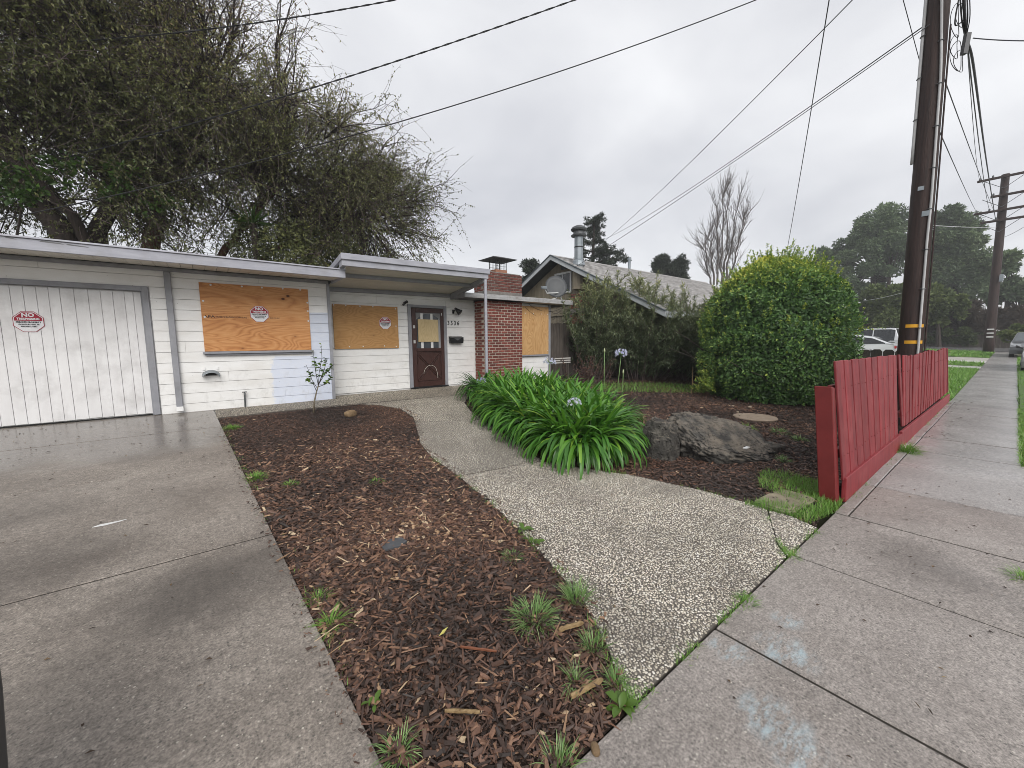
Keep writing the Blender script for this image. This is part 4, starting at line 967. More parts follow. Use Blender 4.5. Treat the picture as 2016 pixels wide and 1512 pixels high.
# ================================================================== NEIGHBOUR HOUSE
nh = empty('neighbour_house', (12.0, 10.8, 0.3), 'tan neighbouring house with grey shingled gable roof and tall metal flue', 'house')
AY, AZ, SL = 10.8, 4.6, 0.5
def rz(y): return AZ-SL*abs(y-AY)
nw = MB().add([(10.87, 6.9, 0.1), (10.87, 14.7, 0.1), (10.87, 14.7, rz(14.7)-.14), (10.87, AY, AZ-.14), (10.87, 6.9, rz(6.9)-.14),
               (21.8, 6.9, 0.1), (21.8, 14.7, 0.1), (21.8, 14.7, rz(14.7)-.14), (21.8, AY, AZ-.14), (21.8, 6.9, rz(6.9)-.14)],
              [(0, 4, 3, 2, 1), (5, 6, 7, 8, 9), (0, 5, 9, 4), (1, 2, 7, 6)]).build('wall', m_tan, nh)
y = 7.0
while y < 14.6:
    y2 = min(y+0.2, 14.68)
    if not (y2 > 10.8-.0001 and y < 10.8): tops = (rz(y), rz(y2))
    else: tops = (rz(y), rz(y2))
    a, b = tops[0]-.15, tops[1]-.15
    MB().add([(10.845, y+.006, .15), (10.845, y2-.006, .15), (10.845, y2-.006, b), (10.845, y+.006, a), (10.868, y+.006, .15), (10.868, y2-.006, .15), (10.868, y2-.006, b), (10.868, y+.006, a)],
             [(0, 3, 2, 1), (4, 5, 6, 7), (0, 4, 7, 3), (1, 2, 6, 5), (3, 7, 6, 2), (0, 1, 5, 4)]).build('siding_board', m_tan, nw, bevel=0.003); y += 0.2
for z0 in (2.78, 2.42): MB().box(10.80, 10.843, 9.9, 14.6, z0, z0+.09 if z0 > 2.6 else z0+.05).build('belt_board', m_eaveblue if z0 > 2.6 else m_tan, nh, bevel=.004)
nr = empty('roof', (16, 10.8, 4.0)); nr.parent = nh; nr.location = Vector((16, 10.8, 4.0))-WL[nh]; WL[nr] = Vector((16, 10.8, 4.0))
for sgn in (-1, 1):
    ye = AY+sgn*4.66; ze = AZ-SL*4.66
    MB().add([(10.36, AY, AZ-.10), (22.2, AY, AZ-.10), (22.2, ye, ze-.10), (10.36, ye, ze-.10), (10.36, AY, AZ), (22.2, AY, AZ), (22.2, ye, ze), (10.36, ye, ze)],
             [(0, 1, 2, 3), (4, 7, 6, 5), (0, 4, 5, 1), (1, 5, 6, 2), (2, 6, 7, 3), (3, 7, 4, 0)]).build('roof_deck', m_eaveblue, nr, recalc=True)
    MB().add([(10.325, AY, AZ-.155), (10.325, ye, ze-.155), (10.325, ye, ze-.005), (10.325, AY, AZ-.005), (10.358, AY, AZ-.155), (10.358, ye, ze-.155), (10.358, ye, ze-.005), (10.358, AY, AZ-.005)],
             [(0, 1, 2, 3), (4, 7, 6, 5), (0, 4, 5, 1), (1, 5, 6, 2), (2, 6, 7, 3), (3, 7, 4, 0)]).build('barge_board', m_barge, nr, bevel=.005, recalc=True)
    MB().add([(10.30, AY, AZ+.0), (10.30, ye, ze+.0), (10.30, ye, ze+.035), (10.30, AY, AZ+.035), (10.40, AY, AZ+.0), (10.40, ye, ze+.0), (10.40, ye, ze+.035), (10.40, AY, AZ+.035)],
             [(0, 1, 2, 3), (4, 7, 6, 5), (0, 4, 5, 1), (1, 5, 6, 2), (2, 6, 7, 3), (3, 7, 4, 0)]).build('drip_edge', m_eaveblue, nr, recalc=True)
MB().box(10.36, 22.2, AY-4.72, AY-4.66, AZ-SL*4.66-.17, AZ-SL*4.66+.0).build('gutter', m_barge, nr, bevel=.008)
sh = MB(); row = 0; d = 0.0
m_sh, nt_, b_ = mk('roof shingles'); N_ = NT(nt_)
c_ = N_.ramp(N_.tint(), [(0, (.24, .228, .218)), (.5, (.32, .308, .298)), (1, (.41, .398, .388))])
c_ = N_.mix(0.6, c_, N_.ramp(N_.noise(N_.pos(), 30, 4, .7), [(.3, .3), (.7, .7)]), 'OVERLAY')
N_.put(b_.inputs['Base Color'], c_); b_.inputs['Roughness'].default_value = .9
while d < 4.65:
    x = 10.40-(row % 2)*.15-rng.uniform(0, .05)
    while x < 22.2:
        w_ = rng.uniform(.14, .34); xa, xb = max(x, 10.41), min(x+w_, 22.2)
        if xb-xa > .03:
            y0, y1 = AY-d, AY-d-.155; k = rng.uniform(.006, .012)
            sh.hexa([(xa, y1, rz(y1)+.004+k), (xb-.004, y1, rz(y1)+.004+k), (xb-.004, y0, rz(y0)+.002), (xa, y0, rz(y0)+.002), (xa, y1, rz(y1)+.010+k), (xb-.004, y1, rz(y1)+.010+k), (xb-.004, y0, rz(y0)+.006), (xa, y0, rz(y0)+.006)], rng.random())
        x += w_
    d += .15; row += 1
sh.build('shingles', m_sh, nr, kind='stuff')
MB().add([(10.36, AY-.13, AZ-.04), (22.2, AY-.13, AZ-.04), (22.2, AY, AZ+.035), (10.36, AY, AZ+.035), (10.36, AY+.13, AZ-.04), (22.2, AY+.13, AZ-.04)], [(0, 1, 2, 3), (3, 2, 5, 4)]).build('ridge_cap', m_sh, nr)
nwn = part('window', MB().box(10.80, 10.842, 10.20, 10.27, 3.24, 4.02).box(10.80, 10.842, 11.0, 11.07, 3.24, 4.02).box(10.801, 10.842, 10.271, 10.999, 3.95, 4.02).box(10.801, 10.842, 10.271, 10.999, 3.24, 3.31), m_white, nh, bevel=.004)
MB().box(10.815, 10.842, 10.63, 10.66, 3.311, 3.949).build('glazing_bar', m_white, nwn); MB().box(10.826, 10.84, 10.272, 10.998, 3.312, 3.948).build('pane', m_darkglass, nwn)
gv = part('gable_vent', MB().box(10.81, 10.843, 10.45, 10.72, 4.12, 4.34), m_eaveblue, nh)
for k in range(4): MB().box(10.795, 10.81, 10.47, 10.70, 4.14+.05*k, 4.165+.05*k).build('slat', m_eaveblue, gv)
part('flue_box', MB().lathe([(.02, 0), (.25, .0), (.25, .05), (.235, .06), (.235, .62), (.02, .63)], (10.70, 9.72, 3.28), 14), m_tan, nh)
nch = part('chimney', MB().box(10.50, 10.842, 9.03, 9.98, 0.2, 3.05), m_joint_old, nh)
bk = MB(); z = 1.6; row = 0
while z < 3.02:
    if not 2.42 < z < 2.60:
        for i in range(5):
            y0 = 9.02+.194*i+(0.0 if row % 2 else -.09); ya, yb = max(y0, 9.015), min(y0+.184, 9.995)
            if yb-ya > .04: bk.box(10.482, 10.57, ya, yb, z-.028, z+.028, rng.random())
        for i in range(2):
            x0 = 10.485+.19*i+(0 if row % 2 else -.07); xa, xb = max(x0, 10.483), min(x0+.18, 10.84)
            if i or row % 2: bk.box(xa+(.09 if xa < 10.57 else 0), xb, 9.012, 9.10, z-.028, z+.028, rng.random())
    z += .07; row += 1
bk.build('bricks', m_brick, nch, kind='stuff')
MB().box(10.47, 10.842, 9.0, 10.02, 3.05, 3.12).build('cap', m_brick_old, nch, bevel=.01); MB().box(10.46, 10.842, 9.0, 10.0, 2.44, 2.58).build('ledge', m_joint_old, nch, bevel=.02)
fl = part('flue', MB().lathe([(.05, -.3), (.17, -.3), (.17, -.02), (.235, 0.0), (.20, .16), (.175, .18), (.155, .20), (.155, 1.02), (.05, 1.03)], (10.95, 9.98, 4.18), 20), m_galv, nh, smooth=False)
MB().lathe([(.156, .62), (.162, .62), (.162, .66), (.156, .66)], (10.95, 9.98, 4.18), 20).build('band', m_blackmetal, fl)
MB().lathe([(.05, 1.0), (.27, 1.02), (.28, 1.06), (.20, 1.09), (.19, 1.20), (.26, 1.21), (.29, 1.26), (.24, 1.33), (.12, 1.39), (.01, 1.40)], (10.95, 9.98, 4.18), 24).build('rain_cap', m_galvdark, fl)
vp = onY(1240, 530, 10.75); part('vent_pipe', MB().tube([(vp.x, 10.78, 4.5), (vp.x, 10.78, 5.02)], .06, 10).lathe([(.03, 0), (.085, 0), (.085, .09), (.03, .1)], (vp.x, 10.78, 5.0), 10), m_galv, nh)

# ================================================================== FENCES
sf = empty('wooden_fence', (9.5, 8.75, 0.34), 'tall weathered grey board fence between the house and the oleanders', 'fence')
x = 8.235
while x < 11.9:
    w_ = rng.uniform(.12, .15); h = 2.03+rng.uniform(-.025, .025); t = rng.normal(0, .004)
    MB().add([(x, 8.74, .36), (x+w_-.006, 8.74, .36), (x+w_-.006+t, 8.74, h-.03), (x+w_-.03+t, 8.74, h), (x+.025+t, 8.74, h), (x+t, 8.74, h-.03)]+[(x, 8.757, .36), (x+w_-.006, 8.757, .36), (x+w_-.006+t, 8.757, h-.03), (x+w_-.03+t, 8.757, h), (x+.025+t, 8.757, h), (x+t, 8.757, h-.03)],
             [(0, 1, 2, 3, 4, 5), (11, 10, 9, 8, 7, 6)]+[(i, 6+i, 6+(i+1) % 6, (i+1) % 6) for i in range(6)]).build('board', m_oldwood, sf, bevel=.002); x += w_
for z in (.7, 1.75): MB().box(8.22, 11.9, 8.76, 8.80, z, z+.09).build('rail', m_oldwood, sf)
for xx in (8.3, 10.1, 11.85): MB().box(xx, xx+.09, 8.80, 8.89, .2, 1.95).build('post', m_oldwood, sf)
sb = empty('slatted_bench', (8.5, 8.5, .34), 'small pale slatted bench end between the white siding and the grey fence', 'bench')
for k in range(3): MB().box(8.25, 8.92, 8.42, 8.45, .80+.065*k, .835+.065*k).build('slat', m_ribbon, sb, bevel=.004)
for xx in (8.3, 8.85): MB().box(xx, xx+.03, 8.451, 8.49, .33, .98).build('leg', m_oldwood, sb)

rfn = empty('red_fence', (8.5, .85, 0), 'low red painted board fence leaning beside the sidewalk around the utility pole', 'fence')
def lean(x): return float(np.interp(x, [4.4, 5.5, 7.2, 9.3, 11, 13.4], [.125, .11, .08, .035, .06, .085]))
def fboard(x0, x1, z0, z1, y0, name='board', skew=0.0, dent=0.0, mat=None):
    y = y0; th = .019; la, lb = lean(x0)+dent, lean(x1)+dent
    p = [(x0, y, z0), (x1, y, z0), (x1, y+th, z0), (x0, y+th, z0), (x0+skew, y+la, z1), (x1+skew, y+lb, z1), (x1+skew, y+lb+th, z1), (x0+skew, y+la+th, z1)]
    MB().hexa(p).build(name, mat or m_redpaint, rfn, bevel=.004)
x = 4.43; i = 0
while x < 7.10:
    w_ = rng.uniform(.125, .145); fboard(x, min(x+w_, 7.11)-rng.uniform(.003, .008), .19, 1.25+rng.uniform(-.006, .006)-.012*((x-4.4)/2.8)**2, .85+(i % 2)*.004, dent=rng.uniform(-.003, .003)); x += w_; i += 1
x = 7.47; i = 0
while x < 13.38:
    w_ = rng.uniform(.125, .15); zt = 1.225+.018*math.sin(x*2.1)+rng.uniform(-.012, .012); sk = -.24 if i == 0 else (-.10 if i < 3 else rng.normal(0, .008))
    if i == 0: fboard(x, x+w_-.01, .25, zt+.01, .862, skew=sk)
    elif not (10.55 < x < 10.66): fboard(x, x+w_-rng.uniform(.003, .014), .235-.01*(x-7)/6, zt, .855+(i % 2)*.008, skew=sk*.3, dent=rng.uniform(-.012, .012))
    x += w_; i += 1
nl = MB(); x = 4.49
while x < 13.3:
    for z in (.40, 1.0):
        yb = .85+lean(x)*(z-.2)/1.05-.004+(.005 if x > 7.4 else 0)
        nl.tube([(x+rng.normal(0, .006), yb, z+rng.normal(0, .008)), (x, yb+.012, z)], .0032, 6)
    x += rng.uniform(.12, .15)
nl.build('nails', m_redpost, rfn, kind='stuff')
for (xa, xb) in ((4.45, 7.20), (7.215, 13.42)):
    za = .215 if xa < 5 else .225
    MB().hexa([(xa, .826, -.01), (xb, .826, -.01), (xb, .866, -.01), (xa, .866, -.01), (xa, .826+lean(xa)*.17-.012, za), (xb, .826+lean(xb)*.15-.012, .2 if xa < 5 else .175), (xb, .848+lean(xb)*.17, .2 if xa < 5 else .175), (xa, .848+lean(xa)*.17, za)]).build('kickboard', m_redpaint, rfn, bevel=.005)
for (xa, xb, z) in ((4.45, 7.2, .95), (7.25, 13.4, .95), (4.45, 7.2, .35), (7.25, 13.4, .35)):
    l = lean((xa+xb)/2)*z/1.2
    MB().box(xa, xb, .893+l+.01, .93+l+.01, z, z+.085).build('rail', m_redpost, rfn, bevel=.004)
MB().hexa([(4.34, .86, -.1), (4.443, .86, -.1), (4.443, .99, -.1), (4.34, .99, -.1), (4.32, .96, 1.035), (4.423, .96, 1.02), (4.423, 1.09, 1.02), (4.32, 1.09, 1.035)]).build('post', m_redpost, rfn, bevel=.006)
for xx in (7.05, 7.55, 10.2, 13.3):
    l = lean(xx); MB().hexa([(xx, .90+.05, -.1), (xx+.09, .90+.05, -.1), (xx+.09, .99+.05, -.1), (xx, .99+.05, -.1), (xx, .95+l, 1.1), (xx+.09, .95+l, 1.1), (xx+.09, 1.04+l, 1.1), (xx, 1.04+l, 1.1)]).build('post', m_redpost, rfn, bevel=.004)
lf = empty('low_fence', (14.2, 2.5, .05), 'low dark mossy picket fence with rounded tops behind the red fence', 'fence')
y = .98
while y < 6.0:
    w_ = .235; z1 = 1.16+rng.uniform(-.02, .02); zb = gz(14.2, y)
    yy = [(y, zb), (y, z1-.06), (y+.05, z1), (y+w_-.06, z1), (y+w_-.012, z1-.06), (y+w_-.012, zb)]
    MB().add([(14.19, a, b) for a, b in yy]+[(14.215, a, b) for a, b in yy], [tuple(range(6)), tuple(range(11, 5, -1))]+[(i, 6+i, 6+(i+1) % 6, (i+1) % 6) for i in range(6)]).build('board', m_mossy, lf, recalc=True); y += w_
MB().box(14.216, 14.25, .98, 6, .9, .98).build('rail', m_mossy, lf); 
for yy in (1.0, 3.0, 5.0): MB().box(14.25, 14.33, yy, yy+.08, -.1, 1.05).build('post', m_mossy, lf)

# ================================================================== UTILITY POLES
PX, PY = 9.30, 1.075
def pc(z): return np.array([PX+.004*z, PY+.011*max(z-1.2, 0), z])
def pr_(z): return .160-.0045*z
up = empty('utility_pole', (PX, PY, 0), 'tall dark wooden utility pole with white conduit and yellow bands behind the red fence', 'utility pole')
zz = np.linspace(-.3, 11.5, 30)
MB().tube([pc(z)+np.array([rng.normal(0, .002), rng.normal(0, .002), 0]) for z in zz], [pr_(z) for z in zz], 20).build('shaft', m_pole, up, smooth=True)
cv = np.array([-PX, -PY, 0.0]); cv /= np.linalg.norm(cv); rv = np.array([-cv[1], cv[0], 0.0])   # towards the walk, along the fence
if rv[1] > 0: rv = -rv
def onpole(phi, z, extra=0.02): return pc(z)+(pr_(z)+extra)*(cv*math.cos(R(phi))+rv*math.sin(R(phi)))
def phi2(z): return float(np.interp(z, [.9, 3.0, 3.6, 5.5, 7, 9], [33, 33, 38, 34, 2, -10]))
c2 = MB().tube([onpole(phi2(z), z, .02) for z in np.linspace(.6, 10, 40)], .0165, 8).build('conduit', m_conduit, up, smooth=True)
c1 = MB().tube([onpole(-72, z, .02) for z in np.linspace(4.25, 10, 20)], .021, 8).build('conduit', m_conduit, up, smooth=True)
for k, z in enumerate(np.arange(1.0, 9.5, .62)):
    MB().tube([onpole(phi2(z)+a, z, .038 if abs(a) < 8 else .006) for a in (-14, -7, 0, 7, 14)], .007, 5).build('strap', m_galvdark, up)
    if z > 4.3: MB().tube([onpole(-72+a, z+.2, .044 if abs(a) < 9 else .006) for a in (-16, -8, 0, 8, 16)], .007, 5).build('strap', m_galvdark, up)
for z in (1.655, 1.392):
    P_ = []
    phs = np.linspace(-28, 60, 12)
    for zz_ in (z-.026, z+.026): P_ += [onpole(p, zz_, .004) for p in phs]
    for zz_ in (z-.026, z+.026): P_ += [onpole(p, zz_, .0005) for p in phs]
    F_ = [(i, i+1, 13+i, 12+i) for i in range(11)]+[(12+i, 13+i, 37+i, 36+i) for i in range(11)]+[(24+i, 25+i, i+1, i) for i in range(11)]
    MB().add(P_, F_).build('reflective_band', m_yellow, up)
for (ph, z, w_, h_) in ((-10, 3.82, .035, .03), (20, 3.42, .045, .04)):
    a = onpole(ph, z, .006); t_ = rv*w_
    MB().add([a-t_-[0, 0, h_], a+t_-[0, 0, h_], a+t_+[0, 0, h_], a-t_+[0, 0, h_]]+[q+cv*.006 for q in (a-t_-[0, 0, h_], a+t_-[0, 0, h_], a+t_+[0, 0, h_], a-t_+[0, 0, h_])], [(0, 1, 2, 3), (4, 7, 6, 5), (0, 4, 5, 1), (1, 5, 6, 2), (2, 6, 7, 3), (3, 7, 4, 0)]).build('tag_plate', m_galv, up, recalc=True)
MB().tube([onpole(82, z, .018) for z in np.linspace(.9, 6.2, 24)], .011, 6).build('ground_wire', m_pole, up)
MB().tube([onpole(84, 6.6, 0), onpole(84, 6.75, .12), pc(7.0)+rv*.45]+[], .02, 6).build('cable_arm', m_galvdark, up)
fp = empty('utility_pole', (44, 1.15, gz(44, 1)), 'distant wooden utility pole with four crossarms beside the far cross street', 'utility pole')
fz = gz(44, 1); top = onX(1976, 344, 44).z
MB().tube([(44, 1.12+.013*(z-fz), z) for z in np.linspace(fz-.2, top, 12)], np.linspace(.27, .19, 12), 12).build('shaft', m_pole, fp, smooth=True)
for (xl, yl, xr, yr) in ((1924, 359, 2030, 341), (1950, 389, 2030, 365), (1917, 423, 2040, 398), (1930, 440, 2040, 412)):
    a, b = onX(xl, yl, 43.75), onX(xr, yr, 43.75)
    zc = (a.z+b.z)/2
    arm = MB().box(43.62, 43.76, b.y-.4, a.y, a.z-.07, a.z+.07).build('crossarm', m_pole, fp, bevel=.01)
    for yq in (a.y-.12, a.y-.7, b.y+.1): MB().lathe([(.02, 0), (.05, .01), (.05, .12), (.02, .16)], (43.69, yq, a.z+.07), 8).build('insulator', m_galvdark, arm)
    for s_ in (-1, 1): MB().tube([(43.72, 1.3+s_*.9, a.z-.06), (43.78, 1.28, a.z-.75)], .018, 5).build('brace', m_galvdark, fp)
for z in (1.18, 1.45, 1.72): MB().tube([(43.72+.0, 1.12+s, z+fz-.1) for s in (-.16, -.05, .05, .16)], .05, 6).build('reflective_band', m_white, fp)
MB().box(43.68, 43.76, .82, 1.02, 5.3, 5.8).build('meter_box', m_galv, fp, bevel=.02)

# ------------------------------------------------------------------ overhead wires
def cable(name, a, b, sag, rad, mat, label, cat='wire', group=None, n=40, twist=0.0):
    a, b = Vector(a), Vector(b); pts = []
    for t in np.linspace(0, 1, n):
        p = a.lerp(b, t); p.z -= sag*4*t*(1-t)
        pts.append(p)
    mb = MB()
    if twist:
        for ph in (0, math.pi):
            pp = []
            for i, t in enumerate(np.linspace(0, 1, n*6)):
                p = a.lerp(b, t); p.z -= sag*4*t*(1-t); L_ = (b-a).length
                pp.append(p+Vector((math.cos(t*L_/twist+ph)*rad*.8, 0, math.sin(t*L_/twist+ph)*rad*.8)))
            mb.tube(pp, rad*.75, 5)
    else: mb.tube(pts, rad, 6)
    return mb.build(name, mat, label=label, cat=cat, group=group, loc=a, smooth=True)
gW = 'overhead wires'
cable('overhead_wire', away(-70, 89, 13), pc(8.8), 0.66, .009, m_cable, 'uppermost thick twisted cable crossing the top left corner above the tree', 'cable', gW, twist=.07)
cable('overhead_wire', away(-70, 358, 13), pc(8.65), 0.36, .009, m_cable, 'middle black cable crossing the tree from left edge to top centre', 'cable', gW, twist=.07)
cable('overhead_wire', away(-70, 446, 9), pc(7.75), 0.42, .007, m_cable, 'lowest black cable sweeping from just above the garage roof to the top centre', 'cable', gW)
cable('overhead_wire', pc(7.9)+cv*.1, away(1188, 476, 34), 0.25, .010, m_wire, 'steepest grey wire running from the dark pole down towards the conifer', 'wire', gW)
cable('overhead_wire', pc(6.35)+cv*.1, away(1190, 471, 34), 0.28, .0095, m_wire, 'upper of two close grey wires from the dark pole towards the conifer', 'wire', gW)
cable('overhead_wire', pc(6.30)+cv*.12, (10.32, 9.62, 3.98), 0.08, .0065, m_wire, 'lower of two close grey wires, ending on the shingled gable roof', 'wire', gW)
cable('overhead_wire', away(1655, -140, 7.5), away(1549, 495, 20), 0.18, .0085, m_wire, 'nearly upright grey cable coming down from the sky to the round shrub top', 'cable', gW)
cable('overhead_wire', away(1762, -60, 9), away(1832, 200, 12), 0.0, .006, m_wire, 'thin grey wire passing behind the dark pole near its top', 'wire', gW)
FA = onX(1950, 418, 43.7); FB = onX(1926, 358, 43.7)
cable('overhead_wire', away(1857, 150, 11), onX(1957, 416, 43.6), .05, .009, m_wire, 'thin wire from the dark pole to the middle of the distant crossarm', 'wire', gW)
cable('overhead_wire', away(1848, 255, 11), onX(1921, 415, 43.6), .05, .009, m_wire, 'lower thin wire from the dark pole to the end of the distant crossarm', 'wire', gW)
cable('overhead_wire', away(1903, 70, 9.6), onX(1929, 356, 43.6), .3, .007, m_wire, 'very thin wire left of the thick cable bundle towards the distant pole', 'wire', gW)
cable('overhead_wire', away(1903, 75, 9.6), onX(1948, 414, 43.6), .25, .010, m_wire, 'thin wire hugging the thick cable bundle towards the distant pole', 'wire', gW)
cable('overhead_wire', away(1916, 75, 9.6), away(2080, 79, 9.0), .02, .008, m_wire, 'short level wire leaving the splice box to the right edge', 'wire', gW)
cable('overhead_wire', away(1822, 443, 20), onX(1962, 447, 43.8), .05, .014, m_conduit, 'pale level wire between the dark pole and the distant pole', 'wire', gW)
cable('overhead_wire', away(1700, 592, 40), away(1832, 560, 24), .1, .012, m_conduit, 'pale wire in front of the dark trees left of the pole', 'wire', gW)
for (a, b, c, lab) in (((1815, 460), (1950, 418), 0, 'faint wire slanting up to the distant crossarm above the eucalyptus crown'), ((1960, 472), (2040, 430), 0, 'faint short wire right of the distant pole, near the right edge')):
    cable('overhead_wire', away(a[0], a[1], 52), away(b[0], b[1], 44), .2, .014, m_wire, lab, 'wire', gW)
bun = empty('cable_bundle', away(1903, 60, 9.5), 'thick bundle of black telephone cables with splice box beside the dark pole top', 'cable bundle')
def strand(pts, r, name='strand', mat=None):
    mb = MB()
    P = [Vector(p) for p in pts]; out = []
    for i in range(len(P)-1):
        p0, p1, p2, p3 = P[max(i-1, 0)], P[i], P[i+1], P[min(i+2, len(P)-1)]
        for t in np.linspace(0, 1, 8, endpoint=False):
            out.append(0.5*((2*p1)+(p2-p0)*t+(2*p0-5*p1+4*p2-p3)*t*t+(3*p1-p0-3*p2+p3)*t*t*t))
    out.append(P[-1]); mb.tube(out, r, 6); return mb.build(name, mat or m_cable, bun, smooth=True)
D0 = 9.5
strand([away(1890, -120, 9.0), away(1898, 0, 9.2), away(1902, 70, D0), away(1914, 115, 10.2), away(1926, 200, 13), away(1938, 290, 19), away(1950, 370, 30), onX(1960, 432, 43.5)], .017)
for (dx_, r_) in ((-6, .009), (5, .008), (0, .010), (9, .006), (-2, .008)):
    strand([away(1893+dx_, -100, 9.0), away(1899+dx_*1.2, 20, 9.2), away(1901+dx_*.4, 66, D0), away(1906+dx_*.3, 90, 9.8)], r_)
bx = away(1901, 88, 9.4); q = (away(1896, 108, 9.4)-away(1904, 66, 9.4)).normalized()
MB().tube([bx-q*.15, bx+q*.13], [.042, .042], 4).build('splice_box', flat('grey plastic box', (.12, .12, .125), .5), bun)
for (cxp, cyp, rx_, ry_) in ((1884, 110, 11, 30), (1882, 40, 8, 34), (1889, 120, 9, 22), (1880, 92, 7, 24), (1890, 30, 6, 24)):
    strand([away(cxp+rx_*math.sin(t)+3*math.cos(2*t), cyp-ry_*math.cos(t), 9.45+.05*math.sin(3*t)) for t in np.linspace(-.3, 5.9, 12)], .0045, 'loop')
strand([onpole(84, 6.72, .1), away(1880, 46, 9.45), away(1897, 40, 9.45)], .009)

# ================================================================== PARKED CARS
m_tyre = flat('tyre rubber', (.02, .02, .02), .8); m_rim = flat('wheel rim', (.35, .35, .36), .35, metal=.6)
m_lens = flat('headlight lens', (.6, .62, .64), .1); m_tail = flat('tail light red', (.35, .02, .02), .2)
m_blackpl = flat('black plastic', (.03, .03, .032), .5)
def carpaint(name, c):
    m, nt, b = mk(name); b.inputs['Base Color'].default_value = (*c, 1); b.inputs['Roughness'].default_value = .28; b.inputs['Coat Weight'].default_value = .6; b.inputs['Coat Roughness'].default_value = .08; b.inputs['Metallic'].default_value = .2
    return m
def car(loc, rot, L, Wd, Hh, kind, paint, label):
    t = empty('parked_car', (0, 0, 0), label, 'car', None); w = Wd/2
    wb0, wb1 = L*.19, L*.80; wr = .33 if kind != 'suv' else .38; zb = .2 if kind != 'suv' else .28
    belt = Hh*.62 if kind != 'suv' else Hh*.58
    if kind == 'sedan': up_ = [(0.02, .45), (0.03, .62), (.10*L, .76), (.27*L, belt), (.84*L, belt+.03), (.97*L, belt-.02), (L-.02, .6), (L, .42)]; gh = [(.24*L, belt-.02), (.42*L, Hh), (.66*L, Hh), (.85*L, belt)]
    elif kind == 'hatch': up_ = [(0.02, .42), (0.05, .62), (.12*L, .78), (.25*L, belt), (.90*L, belt+.06), (L-.04, belt+.02), (L, .6), (L-.02, .4)]; gh = [(.20*L, belt-.02), (.40*L, Hh-.01), (.58*L, Hh), (.80*L, Hh-.17), (.96*L, belt+.06)]
    else: up_ = [(0.0, .5), (0.02, .85), (.08*L, .98), (.24*L, belt), (.98*L, belt+.03), (L, .95), (L, .5)]; gh = [(.22*L, belt-.02), (.34*L, Hh-.02), (.50*L, Hh), (.93*L, Hh-.02), (.985*L, belt+.02)]
    def arc(cx, up): return [(cx+math.cos(a)*(wr+.05), wr+math.sin(a)*(wr+.05)) for a in (np.linspace(math.pi, 0, 9) if up else np.linspace(0, math.pi, 9)) if wr+math.sin(a)*(wr+.05) > zb]
    prof = up_+[(L-.05, zb)]+arc(wb1, False)+arc(wb0, False)+[(.06, zb)]
    n = len(prof); lay = []
    for (f_, yk) in ((.0, -w), (.0, w)): lay.append(yk)
    V = []; 
    for yk, ins in ((-w+.03, .97), (-w, 1), (w, 1), (w-.03, .97)):
        for (x, z) in prof:
            xx = x
            if abs(yk) > w-.04: xx = L/2+(x-L/2)*.985
            V.append((xx, yk*(1-.06*max(0, z-.75)/.4), z))
    F = [tuple(range(n)), tuple(range(4*n-1, 3*n-1, -1))]
    for l in range(3):
        for i in range(n): F.append((l*n+i, (l+1)*n+i, (l+1)*n+(i+1) % n, l*n+(i+1) % n))
    MB().add(V, F).build('body', paint, t, recalc=True, bevel=.02)
    ng = len(gh); V = []
    def gw(z): return w*.95-(z-belt)*.32
    for s_ in (-1, 1): V += [(x, s_*gw(z), z) for x, z in gh]
    F = [tuple(range(ng)), tuple(range(2*ng-1, ng-1, -1))]+[(i, ng+i, ng+(i+1) % ng, (i+1) % ng) for i in range(ng)]
    MB().add(V, F).build('cabin', paint, t, recalc=True, bevel=.03)
    def lerpq(a, b, k): return (a[0]+(b[0]-a[0])*k, a[1]+(b[1]-a[1])*k)
    top = [(x, z-.09) for x, z in gh[1:-1]]
    def roofz(x): return float(np.interp(x, [p[0] for p in gh], [p[1] for p in gh]))-.07
    x0, x1 = gh[0][0]+.22, gh[-1][0]-.12; cuts = {'sedan': [.05, .50, .97], 'hatch': [.04, .44, .68, .97], 'suv': [.05, .38, .67, .97]}[kind]
    for s_ in (-1, 1):
        for a, b in zip(cuts[:-1], cuts[1:]):
            xa, xb = x0+(x1-x0)*a+.025, x0+(x1-x0)*b-.025
            xs = np.linspace(xa, xb, 6); lo = belt+.045
            pts = [(x, lo) for x in xs]+[(x, max(roofz(x), lo+.01)) for x in xs[::-1]]
            V = [(x, s_*(gw(z)+.004), z) for x, z in pts]+[(x, s_*(gw(z)-.01), z) for x, z in pts]; m_ = len(pts)
            MB().add(V, [tuple(range(m_)), tuple(range(2*m_-1, m_-1, -1))]+[(i, m_+i, m_+(i+1) % m_, (i+1) % m_) for i in range(m_)]).build('window', m_darkglass, t, recalc=True)
    for (A, B, nm) in ((gh[0], gh[1], 'windscreen'), (gh[-1], gh[-2], 'rear_window')):
        a, b = lerpq(A, B, .12), lerpq(A, B, .92); sx = -1 if nm == 'windscreen' else 1
        V = [(a[0]+sx*.012, -gw(a[1])+.07, a[1]+.008), (a[0]+sx*.012, gw(a[1])-.07, a[1]+.008), (b[0]+sx*.012, gw(b[1])-.07, b[1]+.008), (b[0]+sx*.012, -gw(b[1])+.07, b[1]+.008)]
        MB().add(V, [(0, 1, 2, 3)]).build(nm, flat('windscreen glass', (.10, .115, .125), .05, spec=.8) if nm == 'windscreen' else m_darkglass, t)
